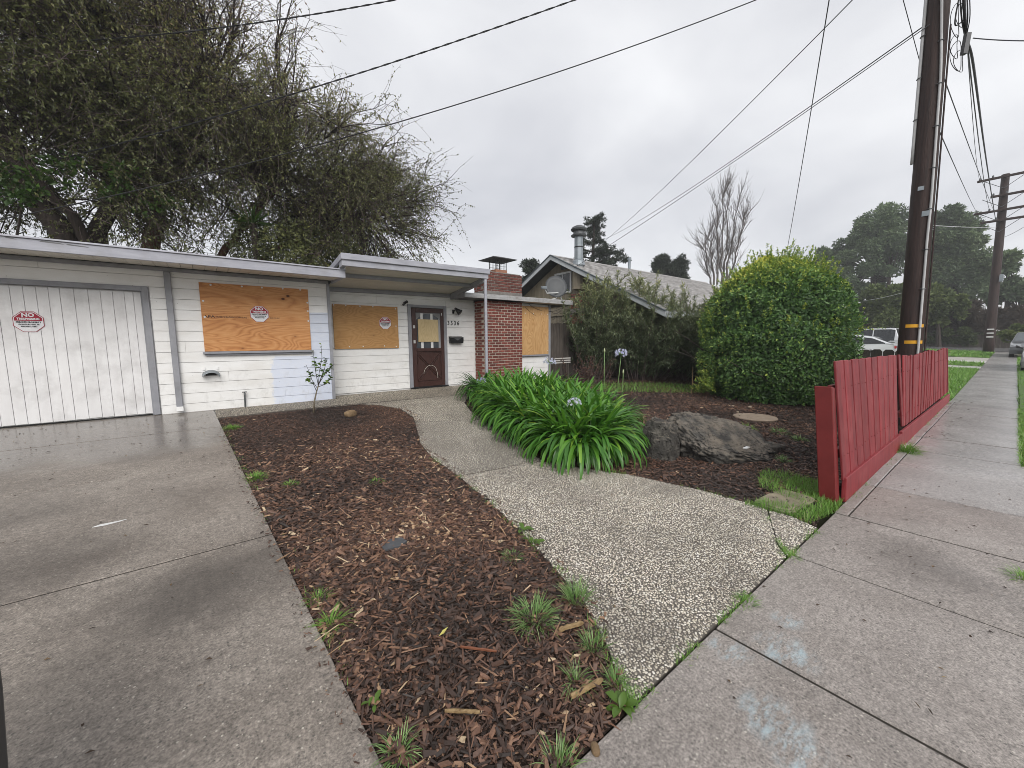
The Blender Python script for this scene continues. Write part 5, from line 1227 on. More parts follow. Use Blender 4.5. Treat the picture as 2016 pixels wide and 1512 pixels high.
    for s_ in (-1, 1):
        for cx in (wb0, wb1):
            wm = MB().tube([(cx, s_*(w-.20), wr), (cx, s_*(w-.005), wr)], wr, 20).build('wheel', m_tyre, t)
            MB().tube([(cx, s_*(w-.03), wr), (cx, s_*(w+.002), wr)], wr*.66, 14).build('rim', m_rim, wm)
        MB().hexa([(.02, s_*(w-.42), .60), (.30, s_*(w-.045), .64), (.34, s_*(w-.05), .66), (.06, s_*(w-.42), .62), (.07, s_*(w-.40), .72), (.40, s_*(w-.06), .80), (.44, s_*(w-.07), .80), (.10, s_*(w-.40), .74)]).build('headlight', m_lens, t, recalc=True)
        MB().box(L-.10, L-.002, *sorted((s_*(w-.36), s_*(w-.045))), belt-.18, belt-.05).build('tail_light', m_tail, t, bevel=.02)
        MB().hexa([(.29*L, s_*(w-.02), belt+.02), (.29*L, s_*(w+.19), belt+.06), (.29*L+.10, s_*(w+.19), belt+.06), (.29*L+.12, s_*(w-.02), belt+.02), (.29*L, s_*(w-.0), belt+.06), (.29*L, s_*(w+.18), belt+.17), (.29*L+.10, s_*(w+.18), belt+.17), (.29*L+.12, s_*(w-.0), belt+.06)]).build('mirror', m_blackpl, t, bevel=.015, recalc=True)
    MB().box(-.012, .05, -w*.55, w*.55, .50, .60).box(.0, .06, -w*.7, w*.7, .27, .40).build('grille', m_blackpl, t, bevel=.01)
    MB().box(-.02, .0, -.26, .26, .41, .485).build('bumper_badge_plate', m_signwhite, t)
    if kind == 'suv':
        for s_ in (-1, 1): MB().tube([(.40*L, s_*(w*.62), Hh+.05), (.90*L, s_*(w*.62), Hh+.05)], .022, 6).build('roof_rail', m_blackpl, t)
    t.location = loc; t.rotation_euler = (0, 0, rot); WL[t] = Vector(loc)
    return t
car((36.6, -.72, gz(36.6, 0)), 0.0, 4.55, 1.78, 1.45, 'sedan', carpaint('dark grey car paint', (.07, .075, .08)), 'dark grey sedan facing the camera at the far end of the sidewalk')
car((24.6, -1.12, gz(24.6, 0)-.05), 0.0, 4.6, 1.8, 1.45, 'sedan', carpaint('silver grey car paint', (.2, .2, .205)), 'sliver of a nearer grey car cut off by the right edge')
car((27.5, 8.02, gz(27.5, 4)-.10), R(-90), 4.45, 1.74, 1.5, 'hatch', carpaint('white car paint', (.72, .73, .75)), 'white hatchback parked behind the low dark picket fence')
car((32.3, 8.7, gz(32.3, 4)-.16), R(-90), 4.7, 1.88, 1.86, 'suv', carpaint('silver suv paint', (.55, .56, .58)), 'silver boxy sport utility car parked behind the white hatchback')

# wheeled bin at the drive's left edge
bn = empty('wheeled_bin', (-.50, 1.19, 0.0), 'dark charcoal plastic bin edge cut off at the lower left of the driveway', 'bin')
def rrect(cx, cy, hx, hy, r, k=4):
    out = []
    for (sx, sy, a0) in ((1, -1, -90), (1, 1, 0), (-1, 1, 90), (-1, -1, 180)):
        for i in range(k+1):
            a = R(a0+90*i/k); out.append((cx+sx*(hx-r)+r*math.cos(a), cy+sy*(hy-r)+r*math.sin(a)))
    return out
def loft(secs):
    mb = MB(); n = len(secs[0]); V = [p for s_ in secs for p in s_]
    F = [tuple(range(n-1, -1, -1)), tuple((len(secs)-1)*n+i for i in range(n))]
    for l in range(len(secs)-1):
        for i in range(n): F.append((l*n+i, l*n+(i+1) % n, (l+1)*n+(i+1) % n, (l+1)*n+i))
    return mb.add(V, F)
m_bin = noisy('charcoal bin plastic', (.022, .023, .025), (.036, .037, .04), 12, rough=.5, bump=.1)
bx0, by0 = -.722, 1.225; z0 = gz(-.7, 1.2)
loft([[(x, y, z0+z) for x, y in rrect(bx0, by0, hx, hy, .05)] for z, hx, hy in ((.03, .255, .255), (.3, .270, .270), (.6, .282, .282), (.70, .283, .283), (.705, .283, .283), (.72, .283, .283))]).build('body', m_bin, bn)
loft([[(x, y, z0+z) for x, y in rrect(bx0, by0, hx, hy, .06)] for z, hx, hy in ((.721, .278, .278), (.735, .276, .276), (.765, .22, .22), (.77, .1, .1))]).build('lid', m_bin, bn)
for s_ in (-1, 1): MB().tube([(bx0-.2, by0+s_*.27, z0+.1), (bx0-.2, by0+s_*.32, z0+.1)], .1, 14).build('wheel', m_tyre, bn)
MB().tube([(bx0-.36, by0-.22, z0+.70), (bx0-.36, by0+.22, z0+.70)], .018, 8).build('handle', m_bin, bn)

# ================================================================== ROCKS, DISCS, BOX LID
def rock(name, c, rad, mat, label, rz_=0.0, tilt=(0, 0), amp=.16, fr=1.6, seed=0, flat_top=None, sub=5, fine=.025, group=None, pits=.35):
    bm = bmesh.new(); bmesh.ops.create_icosphere(bm, subdivisions=sub, radius=1.0)
    for v in bm.verts:
        p = v.co.copy(); s = Vector((seed*3.7, seed*1.3, seed*2.1))
        n1 = noise.fractal(p*fr+s, 1.0, 2.0, 4); n2 = noise.fractal(p*9+s, .9, 2.0, 4)
        dv_, _p = noise.voronoi(p*7.5+s); pit = max(0.0, .30-dv_[0])*pits*(1 if noise.noise(p*2+s) > -.25 else .2)
        n3 = noise.fractal(p*24+s, .9, 2.0, 3)
        q = p*(1+amp*n1+fine*n2+fine*.5*n3-pit)
        sg = lambda a: math.copysign(abs(a)**.75, a)
        q = Vector((sg(q.x), sg(q.y), sg(q.z)))
        if flat_top and q.z > flat_top: q.z = flat_top+(q.z-flat_top)*.12
        v.co = Vector((q.x*rad[0], q.y*rad[1], q.z*rad[2]))
    bmesh.ops.rotate(bm, verts=bm.verts, matrix=Matrix.Rotation(rz_, 3, 'Z') @ Matrix.Rotation(tilt[0], 3, 'X') @ Matrix.Rotation(tilt[1], 3, 'Y'))
    me = bpy.data.meshes.new(name); bm.to_mesh(me); bm.free(); me.materials.append(mat)
    me.polygons.foreach_set('use_smooth', np.ones(len(me.polygons), bool))
    return props(link(name, me, c), label, 'rock', group)
a_ = G(1425, 918); 
rock('rock', (5.06, 2.22, .13), (.64, .46, .25), m_lava, 'largest grey lava rock with flat pitted top, tilted towards the path', rz_=R(-36), tilt=(R(27), R(12)), amp=.20, fr=1.5, seed=3, flat_top=.66, sub=6, fine=.10, pits=.6)
rock('rock', (4.27, 2.56, .18), (.16, .21, .34), m_lava, 'upright grey boulder between the agapanthus leaves and the largest lava rock', rz_=R(20), amp=.24, seed=8, sub=6, fine=.05)
rock('rock', (5.75, 2.78, .13), (.12, .10, .20), m_brownrock, 'small pointed brown rock standing behind the largest lava rock', rz_=R(30), tilt=(R(10), R(-18)), amp=.22, seed=5, sub=4)
rock('rock', (5.56, 1.86, .055), (.26, .12, .10), m_lava, 'small dark rock lying at the right end of the largest lava rock', rz_=R(-20), amp=.25, seed=11, sub=4)
q = G(690, 818); rock('rock', (q[0], q[1], q[2]+.03), (.10, .07, .06), m_brownrock, 'small brown stone in the mulch near the young sapling', rz_=.4, seed=14, sub=3)
q = G(1486, 822); MB().lathe([(.02, -.03), (.33, -.03), (.345, .005), (.335, .02), (.02, .022)], (q[0], q[1], q[2]), 28).build('stone_disc', m_slab, label='round tan stepping stone lying in the mulch before the round shrub', cat='stepping stone')
q = G(1545, 985)
bl = empty('meter_box', (q[0], q[1], q[2]), 'mossy rounded meter box lid sunk in grass by the red fence', 'meter box')
ang = R(-4)
def rot2(p, a): return (p[0]*math.cos(a)-p[1]*math.sin(a), p[0]*math.sin(a)+p[1]*math.cos(a))
for nm, hx, hy, za, zb_, mt in (('rim', .29, .155, -.04, .004, m_boxlid), ('lid', .265, .13, .0045, .010, m_boxlid)):
    rr = [rot2(p, ang) for p in rrect(0, 0, hx, hy, .09, 5)]
    MB().prism([(q[0]+a, q[1]+b) for a, b in rr], q[2]+za, q[2]+zb_).build(nm, mt, bl, bevel=.005)
for nm, px, py, sz, mt, lab in (('slate_piece', 775, 1071, .085, m_slate, 'flat grey slate piece lying in the middle of the mulch bed'),):
    q = G(px, py); V = [(q[0]+sz*a*1.0, q[1]+sz*b, q[2]-.004) for a, b in ((-1, -.6), (.2, -.75), (1, -.35), (.85, .55), (.1, .8), (-.9, .5))]
    MB().add(V+[(a, b, c+.012) for a, b, c in V], [(5, 4, 3, 2, 1, 0), (6, 7, 8, 9, 10, 11)]+[(i, (i+1) % 6, 6+(i+1) % 6, 6+i) for i in range(6)]).build(nm, mt, label=lab, cat='slate piece', loc=q)
m_redstick = noisy('red brown stick', (.13, .045, .022), (.21, .08, .042), 30, rough=.5, bump=.2); m_palewood = noisy('yellow wood chunk', (.15, .09, .04), (.34, .24, .12), 22, (1, 5, 1), rough=.65, bump=.6)
def stick(a, b, w, h, mat, label, dz=.004):
    A, B = Vector(G(*a)), Vector(G(*b)); d = (B-A).normalized(); n = Vector((-d.y, d.x, 0)); L = (B-A).length
    V = []; F = []; K = 9
    for i in range(K):
        t = i/(K-1); e = min(1, .75+t*4, .6+(1-t)*5.0); c = A+d*L*t+n*rng.normal(0, w*.05)+Vector((0, 0, dz+h*t*.4))
        ww = w/2*e*rng.uniform(.82, 1.1); hh = h*e*rng.uniform(.75, 1.15); tw = rng.normal(0, .1)
        for (p, q) in ((-1, 0), (1, .08), (.85, .9), (.1, 1.12), (-.8, .85)): V.append(c+n*ww*(p+tw*q)+Vector((0, 0, hh*q)))
    for i in range(K-1):
        for j in range(5): F.append((i*5+j, i*5+(j+1) % 5, (i+1)*5+(j+1) % 5, (i+1)*5+j))
    F += [(4, 3, 2, 1, 0), tuple((K-1)*5+j for j in range(5))]
    MB().add([tuple(p) for p in V], F).build('wood_piece', mat, label=label, cat='wood piece', loc=A)
stick((907, 1277), (978, 1288), .011, .009, m_redstick, 'straight red brown stick on the dark mulch below the yellow leaf', .008)
stick((1124, 1378), (1186, 1345), .022, .015, m_palewood, 'yellow wood chunk pointing at the path tip, lower right of mulch', .01)
stick((876, 1404), (945, 1408), .013, .010, m_palewood, 'pale split wood strip near the bottom middle of the mulch', .008)
stick((1100, 1245), (1148, 1232), .022, .014, m_palewood, 'short mossy wood chunk beside the largest grass tuft', .008)
q = G(874, 1250)
MB().add([(q[0]-.03, q[1]-.005, q[2]+.012), (q[0]-.005, q[1]-.011, q[2]+.018), (q[0]+.032, q[1]+.014, q[2]+.02), (q[0], q[1]+.012, q[2]+.018)], [(0, 1, 2, 3)]).build('fallen_leaf', flat('yellow leaf', (.55, .50, .14), .5), label='single yellow fallen leaf on the mulch above the red brown stick', cat='leaf', loc=q)
q = G(215, 1031)
MB().prism([(q[0]+.085*a, q[1]+.03*b) for a, b in ((-1, -.4), (-.2, -.8), (.7, -.2), (1.1, .5), (.3, .4), (-.6, .5))], q[2]+.001, q[2]+.004).build('paper_scrap', m_white, label='small white paper scrap lying on the driveway concrete', cat='paper', loc=q)
q = G(1468, 911); MB().box(q[0]-.05, q[0]+.05, q[1]-.02, q[1]+.02, .215, .225).build('white_chip', m_white, label='small white chip resting on the front lip of the largest rock', cat='paint chip', loc=q)
for (px, py, s_, lab) in ((1476, 803, .045, 'small pale stone on the mulch behind the stepping stone, nearest the round shrub'), (1443, 800, .030, 'tiny pale stone on the mulch left of the stepping stone, rear one'), (1452, 812, .03, 'tiny pale stone on the mulch left of the stepping stone, front one'), (1478, 1462, .022, 'reddish brown pebble at the lower end of the mulch by the sidewalk')):
    if py > 1400: px, py = 1172, 1478
    q = G(px, py); rock('rock', (q[0], q[1], q[2]+s_*.35), (s_, s_*.7, s_*.6), m_slab if py < 1400 else m_brownrock, lab, rz_=px*.1, amp=.2, seed=px % 17, sub=3, group='small loose stones')
# leaning dry stalk by the round shrub
a = Vector(G(1361, 775)); b = a+Vector((.42, .22, .62))
MB().tube([a, a.lerp(b, .35)+Vector((.04, 0, .02)), a.lerp(b, .7)+Vector((.03, 0, .0)), b], [.009, .008, .006, .003], 6).build('dry_stalk', flat('dry straw stalk', (.33, .22, .11), .8), label='dry straw coloured stalk leaning in the mulch left of the round shrub', cat='stalk', loc=a)

# ================================================================== PLANT TOOLS
def unit(v): return v/(np.linalg.norm(v, axis=-1, keepdims=True)+1e-9)
def rdir(n):
    v = rng.normal(size=(n, 3)); return unit(v)
def cards(mb, P, D, U, L, Wd, tint, fold=.18):
    n = len(P); D = unit(D); Sd = unit(np.cross(D, U)); Un = unit(np.cross(Sd, D))
    L = np.broadcast_to(L, (n,))[:, None]; Wd = np.broadcast_to(Wd, (n,))[:, None]
    m = P+D*L*.45-Un*Wd*fold*0; 
    V = np.stack([P, m-Sd*Wd*.5+Un*Wd*fold, P+D*L-Un*L*.06, m+Sd*Wd*.5+Un*Wd*fold], 1).reshape(-1, 3)
    F = (np.array([(0, 1, 2), (0, 2, 3)])[None]+(np.arange(n)*4)[:, None, None]).reshape(-1, 3)
    mb.add(V, F, np.repeat(np.clip(tint, 0, 1), 4))
def tubes(mb, P, Rr, k=3, tint=.5):
    """P (N,K,3) polylines, Rr (N,K)"""
    N, K, _ = P.shape
    T = unit(np.gradient(P, axis=1)); up = np.zeros_like(T); up[..., 2] = 1
    vert = np.abs(T[..., 2:3]) > .92; up = np.where(vert, np.array([1.0, 0, 0]), up)
    A = unit(np.cross(T, up)); B = np.cross(T, A)
    th = np.arange(k)*2*math.pi/k
    V = P[:, :, None]+Rr[:, :, None, None]*(np.cos(th)[None, None, :, None]*A[:, :, None]+np.sin(th)[None, None, :, None]*B[:, :, None])
    f = []
    for i in range(K-1):
        for j in range(k): f.append((i*k+j, i*k+(j+1) % k, (i+1)*k+(j+1) % k, (i+1)*k+j))
    F = (np.array(f)[None]+(np.arange(N)*K*k)[:, None, None]).reshape(-1, 4)
    mb.add(V.reshape(-1, 3), F, tint)
def curve_out(B, D, L, K, droop, wig=.08):
    """polylines from base B along D with length L that sag by droop"""
    n = len(B); t = np.linspace(0, 1, K)[None, :, None]; D = unit(D)
    P = B[:, None]+D[:, None]*L[:, None, None]*t
    P[..., 2] -= (droop[:, None]*L[:, None]*t[..., 0]**2)
    w = rng.normal(size=(n, K, 3))*wig*L[:, None, None]; w[:, 0] = 0
    return P+np.cumsum(w, 1)/np.sqrt(K)
def sample_on(P, n, lo=0.2, hi=1.0):
    N, K, _ = P.shape; i = rng.integers(0, N, n); t = rng.uniform(lo, hi, n)*(K-1); j = np.minimum(t.astype(int), K-2); f = (t-j)[:, None]
    a, b = P[i, j], P[i, j+1]; return a+(b-a)*f, unit(b-a), i
def ell_pts(e, n, r0=.0, r1=1.0):
    c, r = np.array(e[0]), np.array(e[1]); d = rdir(n); q = rng.uniform(r0**3, r1**3, n)**(1/3)
    return c+d*q[:, None]*r

def big_tree(name, label, trunks, ells, nlimb, nsec, ntwig, nleaf, leaf, lmat, bmat, tmat, seclen=(.8, 1.9), twl=(.5, 1.1), up=.25, droop=(.05, .5), topbare=None, tintf=None, group=None, gravity_leaf=.3, ttint=.5, twr=.0055):
    base = trunks[0][0][0]
    t = empty(name, base, label, 'tree', group)
    tb = MB()
    forks = []
    for pts, r in trunks:
        P = np.array(pts, float)
        K = 14; s = np.linspace(0, 1, K)*(len(P)-1); Q = np.stack([np.interp(s, np.arange(len(P)), P[:, k]) for k in range(3)], -1)
        Q[1:-1] += rng.normal(0, .035, (K-2, 3))
        tb.tube(Q, np.linspace(r, r*.45, K)*rng.uniform(.93, 1.07, K), 10); forks.append(Q)
    tb.build('trunk', bmat, t, smooth=True)
    vol = np.array([np.prod(e[1]) for e in ells])**.8; vol = vol/vol.sum()
    lb = MB(); LP = []
    tops = np.concatenate([f[6:] for f in forks])
    for e, w_ in zip(ells, vol):
        for k in range(max(2, int(nlimb*w_))):
            tgt = ell_pts(e, 1, .35, .85)[0]; d = np.linalg.norm(tops-tgt, axis=1)+rng.uniform(0, .8, len(tops))
            s = tops[np.argmin(d)]; mid = (s+tgt)/2+np.array([0, 0, .12*np.linalg.norm(tgt-s)])+rng.normal(0, .15, 3)
            tt = np.linspace(0, 1, 9)[:, None]; LP.append((1-tt)**2*s+2*tt*(1-tt)*mid+tt**2*tgt+np.concatenate([np.zeros((1, 3)), rng.normal(0, .05, (8, 3))]))
    LP = np.array(LP); LR = np.linspace(.055, .014, 9)[None]*rng.uniform(.6, 1.25, (len(LP), 1)); tubes(lb, LP, LR, 6)
    cen = np.array([e[0] for e in ells]); rad = np.array([e[1] for e in ells])
    B, Dt, ii = sample_on(LP, len(LP)*nsec, .3, 1.0)
    k_ = np.argmin((((B[:, None]-cen[None])/rad[None])**2).sum(-1), 1)
    out = unit((B-cen[k_])/rad[k_])
    D = unit(out*.9+Dt*.5+rdir(len(B))*.75+np.array([0, 0, up]))
    L = rng.uniform(*seclen, len(B)); SP = curve_out(B, D, L, 6, rng.uniform(0, .25, len(B)), .07)
    tubes(lb, SP, np.linspace(.017, .006, 6)[None]*rng.uniform(.7, 1.3, (len(B), 1)), 4)
    lb.build('limbs', m_bark, t, smooth=True, kind='stuff')
    B, Dt, ii = sample_on(SP, len(SP)*ntwig, .15, 1.0)
    D = unit(Dt*.8+rdir(len(B))*.85+np.array([0, 0, up*.6])); L = rng.uniform(*twl, len(B))
    TP = curve_out(B, D, L, 5, rng.uniform(*droop, len(B)), .08)
    tw = MB(); tubes(tw, TP, np.linspace(twr, twr*.4, 5)[None]*rng.uniform(.7, 1.3, (len(B), 1)), 3)
    tw.build('twigs', tmat, t, kind='stuff')
    n = len(TP)*nleaf; P, Dt, ii = sample_on(TP, n, .1, 1.0)
    if topbare is not None:
        keep = rng.random(n) < topbare(P); P, Dt, ii = P[keep], Dt[keep], ii[keep]; n = len(P)
    D = unit(Dt*.6+rdir(n)*.8+np.array([0, 0, -gravity_leaf])); U = unit(rdir(n)*.7+np.array([0, 0, 1.0]))
    lf_ = MB(); tn = np.clip(rng.beta(2, 2.2, n)*.7, 0, 1)
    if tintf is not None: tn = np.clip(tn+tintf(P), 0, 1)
    sz = rng.uniform(.7, 1.3, n); cards(lf_, P, D, U, leaf[0]*sz, leaf[1]*sz, tn)
    lf_.build('leaves', lmat, t, kind='stuff')
    return t
def puffs(mb, centers, radii, n, leaf, tint0, flatz=.7, spread=.25, shell=.5):
    for c, r in zip(centers, radii):
        r3 = np.array([r, r, r*flatz]) if np.isscalar(r) else np.array(r)
        d = rdir(n); q = rng.uniform(shell**3, 1, n)**(1/3); P = np.array(c)+d*q[:, None]*r3
        D = unit(d*.6+rdir(n)*.9); U = unit(rdir(n)+np.array([0, 0, .6])); s = rng.uniform(.6, 1.4, n)
        cards(mb, P, D, U, leaf[0]*s, leaf[1]*s, tint0+rng.normal(0, spread*.5, n)+rng.normal(0, .16))

# ------------------------------------------------------------------ big trees behind the garage
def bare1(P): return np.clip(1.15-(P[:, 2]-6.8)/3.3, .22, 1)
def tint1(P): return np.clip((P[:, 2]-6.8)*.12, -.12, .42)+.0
big_tree('tree', 'large dark dense tree with thick trunks behind the left end of the garage roof',
         [([(-2.1, 12.8, .3), (-2.0, 12.8, 3.0), (-2.6, 12.9, 5.2), (-3.2, 13.0, 7.0)], .30), ([(-2.05, 12.9, .3), (-1.75, 12.8, 3.4), (-1.2, 12.7, 5.0), (-.9, 12.9, 7.2)], .22),
          ([(-1.65, 12.5, .3), (-1.6, 12.5, 3.3), (-2.2, 12.3, 4.6), (-3.4, 12.0, 6.0)], .13), ([(-3.4, 13, .3), (-3.5, 13, 4), (-4.5, 13, 7)], .25)],
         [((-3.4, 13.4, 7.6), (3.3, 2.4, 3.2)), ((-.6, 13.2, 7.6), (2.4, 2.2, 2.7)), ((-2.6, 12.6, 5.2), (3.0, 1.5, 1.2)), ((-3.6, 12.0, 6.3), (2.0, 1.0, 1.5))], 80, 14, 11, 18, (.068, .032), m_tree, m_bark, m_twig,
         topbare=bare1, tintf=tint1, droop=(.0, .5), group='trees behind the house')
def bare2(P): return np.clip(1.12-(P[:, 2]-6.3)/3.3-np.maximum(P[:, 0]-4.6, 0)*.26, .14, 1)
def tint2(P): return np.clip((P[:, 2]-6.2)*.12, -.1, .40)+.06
big_tree('tree', 'wide twiggy tree reaching right with bare thin branches above the porch roof',
         [([(-.75, 13.0, .3), (-.72, 13.0, 3.8), (-.5, 13.1, 5.2), (.2, 13.2, 7.0)], .21), ([(.35, 13.0, .3), (.4, 13.0, 3.6), (1.2, 13.0, 4.6), (2.2, 13.0, 6.2)], .12),
          ([(.6, 13.2, .3), (.8, 13.2, 3.4), (2.0, 13.1, 4.2), (3.8, 12.9, 5.2)], .11)],
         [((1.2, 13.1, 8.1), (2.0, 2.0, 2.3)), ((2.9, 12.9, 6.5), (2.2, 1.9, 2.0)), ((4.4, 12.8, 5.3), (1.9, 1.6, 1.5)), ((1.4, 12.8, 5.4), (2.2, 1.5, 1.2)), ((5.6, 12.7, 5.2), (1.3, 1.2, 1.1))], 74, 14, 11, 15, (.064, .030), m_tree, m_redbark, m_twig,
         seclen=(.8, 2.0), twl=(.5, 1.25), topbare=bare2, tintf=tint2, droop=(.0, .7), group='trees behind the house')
# ivy covered understorey behind the roof
iv = empty('ivy_bush', (3.0, 11.8, .33), 'dark ivy covered bush mass behind the porch roof under the twiggy tree', 'bush')
ib = MB(); cs = []; rs = []
for k in range(46):
    x = rng.uniform(1.0, 5.6); h = np.interp(x, [1, 2, 3.4, 4.6, 5.6], [3.9, 4.4, 4.2, 3.7, 3.3]); cs.append((x, rng.uniform(11.4, 12.4), rng.uniform(2.3, h))); rs.append(rng.uniform(.32, .6))
puffs(ib, cs, rs, 420, (.085, .05), .30, flatz=.9)
ib.build('foliage', m_tree, iv, kind='stuff')
MB().tube([(2.6, 11.9, .3), (2.7, 11.9, 2.2), (2.3, 11.9, 3.8)], [.10, .08, .03], 7).tube([(3.6, 11.9, .3), (3.8, 11.9, 2.0), (4.4, 11.9, 3.4)], [.09, .07, .02], 7).build('stem', m_bark, iv)
# fresh green creeper leaves low in the big tree
vb = empty('creeper', (-2.8, 12.0, .33), 'bright green leafy creeper hanging low in the dark left tree', 'creeper')
vm = MB(); cs = []; rs = []
for (px, py, n_) in ((95, 345, 7), (60, 375, 5), (240, 350, 6), (215, 375, 4), (315, 395, 5), (130, 330, 4), (20, 365, 5)):
    for k in range(n_): c = onY(px+rng.normal(0, 20), py+rng.normal(0, 14), 11.2); cs.append(tuple(c)); rs.append(rng.uniform(.10, .26))
puffs(vm, cs, rs, 26, (.085, .06), .12, flatz=.7)
vm.build('leaves', m_freshleaf, vb, kind='stuff')
MB().tube([(-2.8, 12.0, .3), (-2.7, 11.9, 3.0), (-2.2, 11.3, 4.8)], [.03, .025, .01], 6).build('stem', m_bark, vb)
# spiky cordyline
cdx = onY(498, 432, 11.6)
cy = empty('spiky_palm', (cdx.x, 11.6, .33), 'small spiky green fan plant poking up behind the roof below the twiggy tree', 'plant')
MB().tube([(cdx.x, 11.6, .3), (cdx.x+.05, 11.6, 2.2), (cdx.x, 11.6, cdx.z-.1)], .07, 8).build('stem', m_bark, cy)
sm_ = MB(); n = 60; D = rdir(n); D[:, 2] = np.abs(D[:, 2])*.9-.15
cards(sm_, np.repeat([[cdx.x, 11.6, cdx.z-.1]], n, 0), D, np.array([[0, 0, 1.0]])+rdir(n)*.2, rng.uniform(.45, .75, n), .045, rng.uniform(.0, .35, n), .1); sm_.build('blades', m_freshleaf, cy, kind='stuff')

# ------------------------------------------------------------------ round shrub
rs_ = empty('round_shrub', (10.35, 3.45, .1), 'big rounded clipped green shrub with yellow new growth on top', 'shrub')
def shrub_r(z): return np.interp(z, [0, .15, .5, 1.0, 1.5, 1.9, 2.3, 2.65, 2.95, 3.12], [1.15, 1.24, 1.40, 1.54, 1.58, 1.50, 1.30, 1.04, .66, .22])
n = 52000
zz = np.concatenate([rng.uniform(.02, 3.1, int(n*.8)), rng.uniform(2.2, 3.12, n-int(n*.8))]); th = rng.uniform(0, 6.2832, n)
d = np.stack([np.cos(th), np.sin(th)], -1)
base_r = shrub_r(zz)
lump = np.array([.8*noise.fractal(Vector((a*2.6, b*2.6, c*1.9)), 1.0, 2.0, 3)+.4*noise.noise(Vector((a*1.2+3, b*1.2, c*.8))) for a, b, c in zip(d[:, 0], d[:, 1], zz)])
hole = np.array([noise.noise(Vector((a*4.0+7, b*4.0, c*3.1))) for a, b, c in zip(d[:, 0], d[:, 1], zz)])
dep = 1-np.abs(rng.normal(0, .11, n))
keep = ~((hole < -.19) & (dep > .91) & (zz < 2.5)); zz, d, base_r, lump, dep = zz[keep], d[keep], base_r[keep], lump[keep], dep[keep]; n = len(zz)
rr = base_r*dep*(1+.12*lump)
P = np.stack([10.35+d[:, 0]*rr, 3.45+d[:, 1]*rr, .1+zz*(1+.03*lump)], -1)
outn = unit(np.stack([d[:, 0], d[:, 1], np.gradient(shrub_r(np.linspace(0, 3.12, 50)))[np.clip((zz/3.12*49).astype(int), 0, 49)]*-8], -1))
D = unit(outn*.55+rdir(n)*.9+np.array([0, 0, .25])); U = unit(outn+rdir(n)*.6+np.array([0, 0, .5])); s = rng.uniform(.7, 1.35, n)
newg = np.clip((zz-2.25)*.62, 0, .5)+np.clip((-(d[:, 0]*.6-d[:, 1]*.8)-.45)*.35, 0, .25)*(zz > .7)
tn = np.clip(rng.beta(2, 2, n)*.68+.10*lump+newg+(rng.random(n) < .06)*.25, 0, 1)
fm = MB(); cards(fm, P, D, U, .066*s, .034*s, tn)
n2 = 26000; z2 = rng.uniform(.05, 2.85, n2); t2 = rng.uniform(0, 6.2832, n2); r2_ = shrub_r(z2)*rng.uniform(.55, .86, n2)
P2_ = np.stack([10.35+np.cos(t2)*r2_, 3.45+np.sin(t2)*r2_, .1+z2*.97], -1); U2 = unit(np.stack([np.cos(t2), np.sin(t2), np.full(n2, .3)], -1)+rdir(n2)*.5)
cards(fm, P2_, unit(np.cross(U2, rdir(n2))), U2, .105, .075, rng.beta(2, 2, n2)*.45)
# upright sprouts
SPB = []; SPD = []; SPL = []
for k in range(330):
    t_ = rng.uniform(0, 6.28); z_ = rng.uniform(1.2, 3.1) if k % 3 else rng.uniform(2.6, 3.1); r_ = shrub_r(z_)*.95
    SPB.append((10.35+math.cos(t_)*r_, 3.45+math.sin(t_)*r_, .1+z_)); SPD.append((math.cos(t_)*.35, math.sin(t_)*.35, 1.0)); SPL.append(rng.uniform(.12, .42))
for (px, py, l) in ((1549, 520, .62), (1551, 520, .5), (1470, 520, .35), (1500, 515, .3), (1520, 510, .35), (1600, 525, .42), (1630, 540, .4), (1560, 512, .4), (1618, 530, .42)):
    p = away(px, py, 10.6); SPB.append(tuple(p)); SPD.append((rng.normal(0, .12), rng.normal(0, .12), 1)); SPL.append(l)
p = away(1682, 652, 10.3); SPB.append(tuple(p)); SPD.append((.25, -.95, .35)); SPL.append(.50)
for k in range(60):
    p = away(rng.uniform(1375, 1412), rng.uniform(735, 775), rng.uniform(9.8, 10.6)); p.z = max(p.z, .2); SPB.append(tuple(p)); SPD.append((rng.normal(-.3, .4), rng.normal(.3, .4), .8)); SPL.append(rng.uniform(.12, .3))
SP = curve_out(np.array(SPB), np.array(SPD), np.array(SPL), 5, np.full(len(SPB), .15), .06)
sp_m = MB(); tubes(sp_m, SP, np.linspace(.005, .002, 5)[None]*np.ones((len(SP), 1)), 3)
Pq, Dq, _ = sample_on(SP, len(SP)*26, .05, 1); m_ = len(Pq)
cards(fm, Pq, unit(Dq*.7+rdir(m_)*.8), unit(rdir(m_)*.6+[0, 0, 1]), .058*rng.uniform(.6, 1.2, m_), .022, rng.uniform(.55, 1.0, m_))
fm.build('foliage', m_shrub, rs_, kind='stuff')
stb = MB(); B = np.array([[10.35, 3.45, .08]])+rng.normal(0, .15, (60, 3))*[1, 1, 0]; D = rdir(60); D[:, 2] = np.abs(D[:, 2])+.5
ST = curve_out(B, D, rng.uniform(1.4, 2.6, 60), 6, np.full(60, .1), .05); tubes(stb, ST, np.linspace(.03, .006, 6)[None]*np.ones((60, 1)), 5)
stb.build('stems', m_bark, rs_, kind='stuff'); sp_m.build('sprouts', m_freshleaf, rs_, kind='stuff')

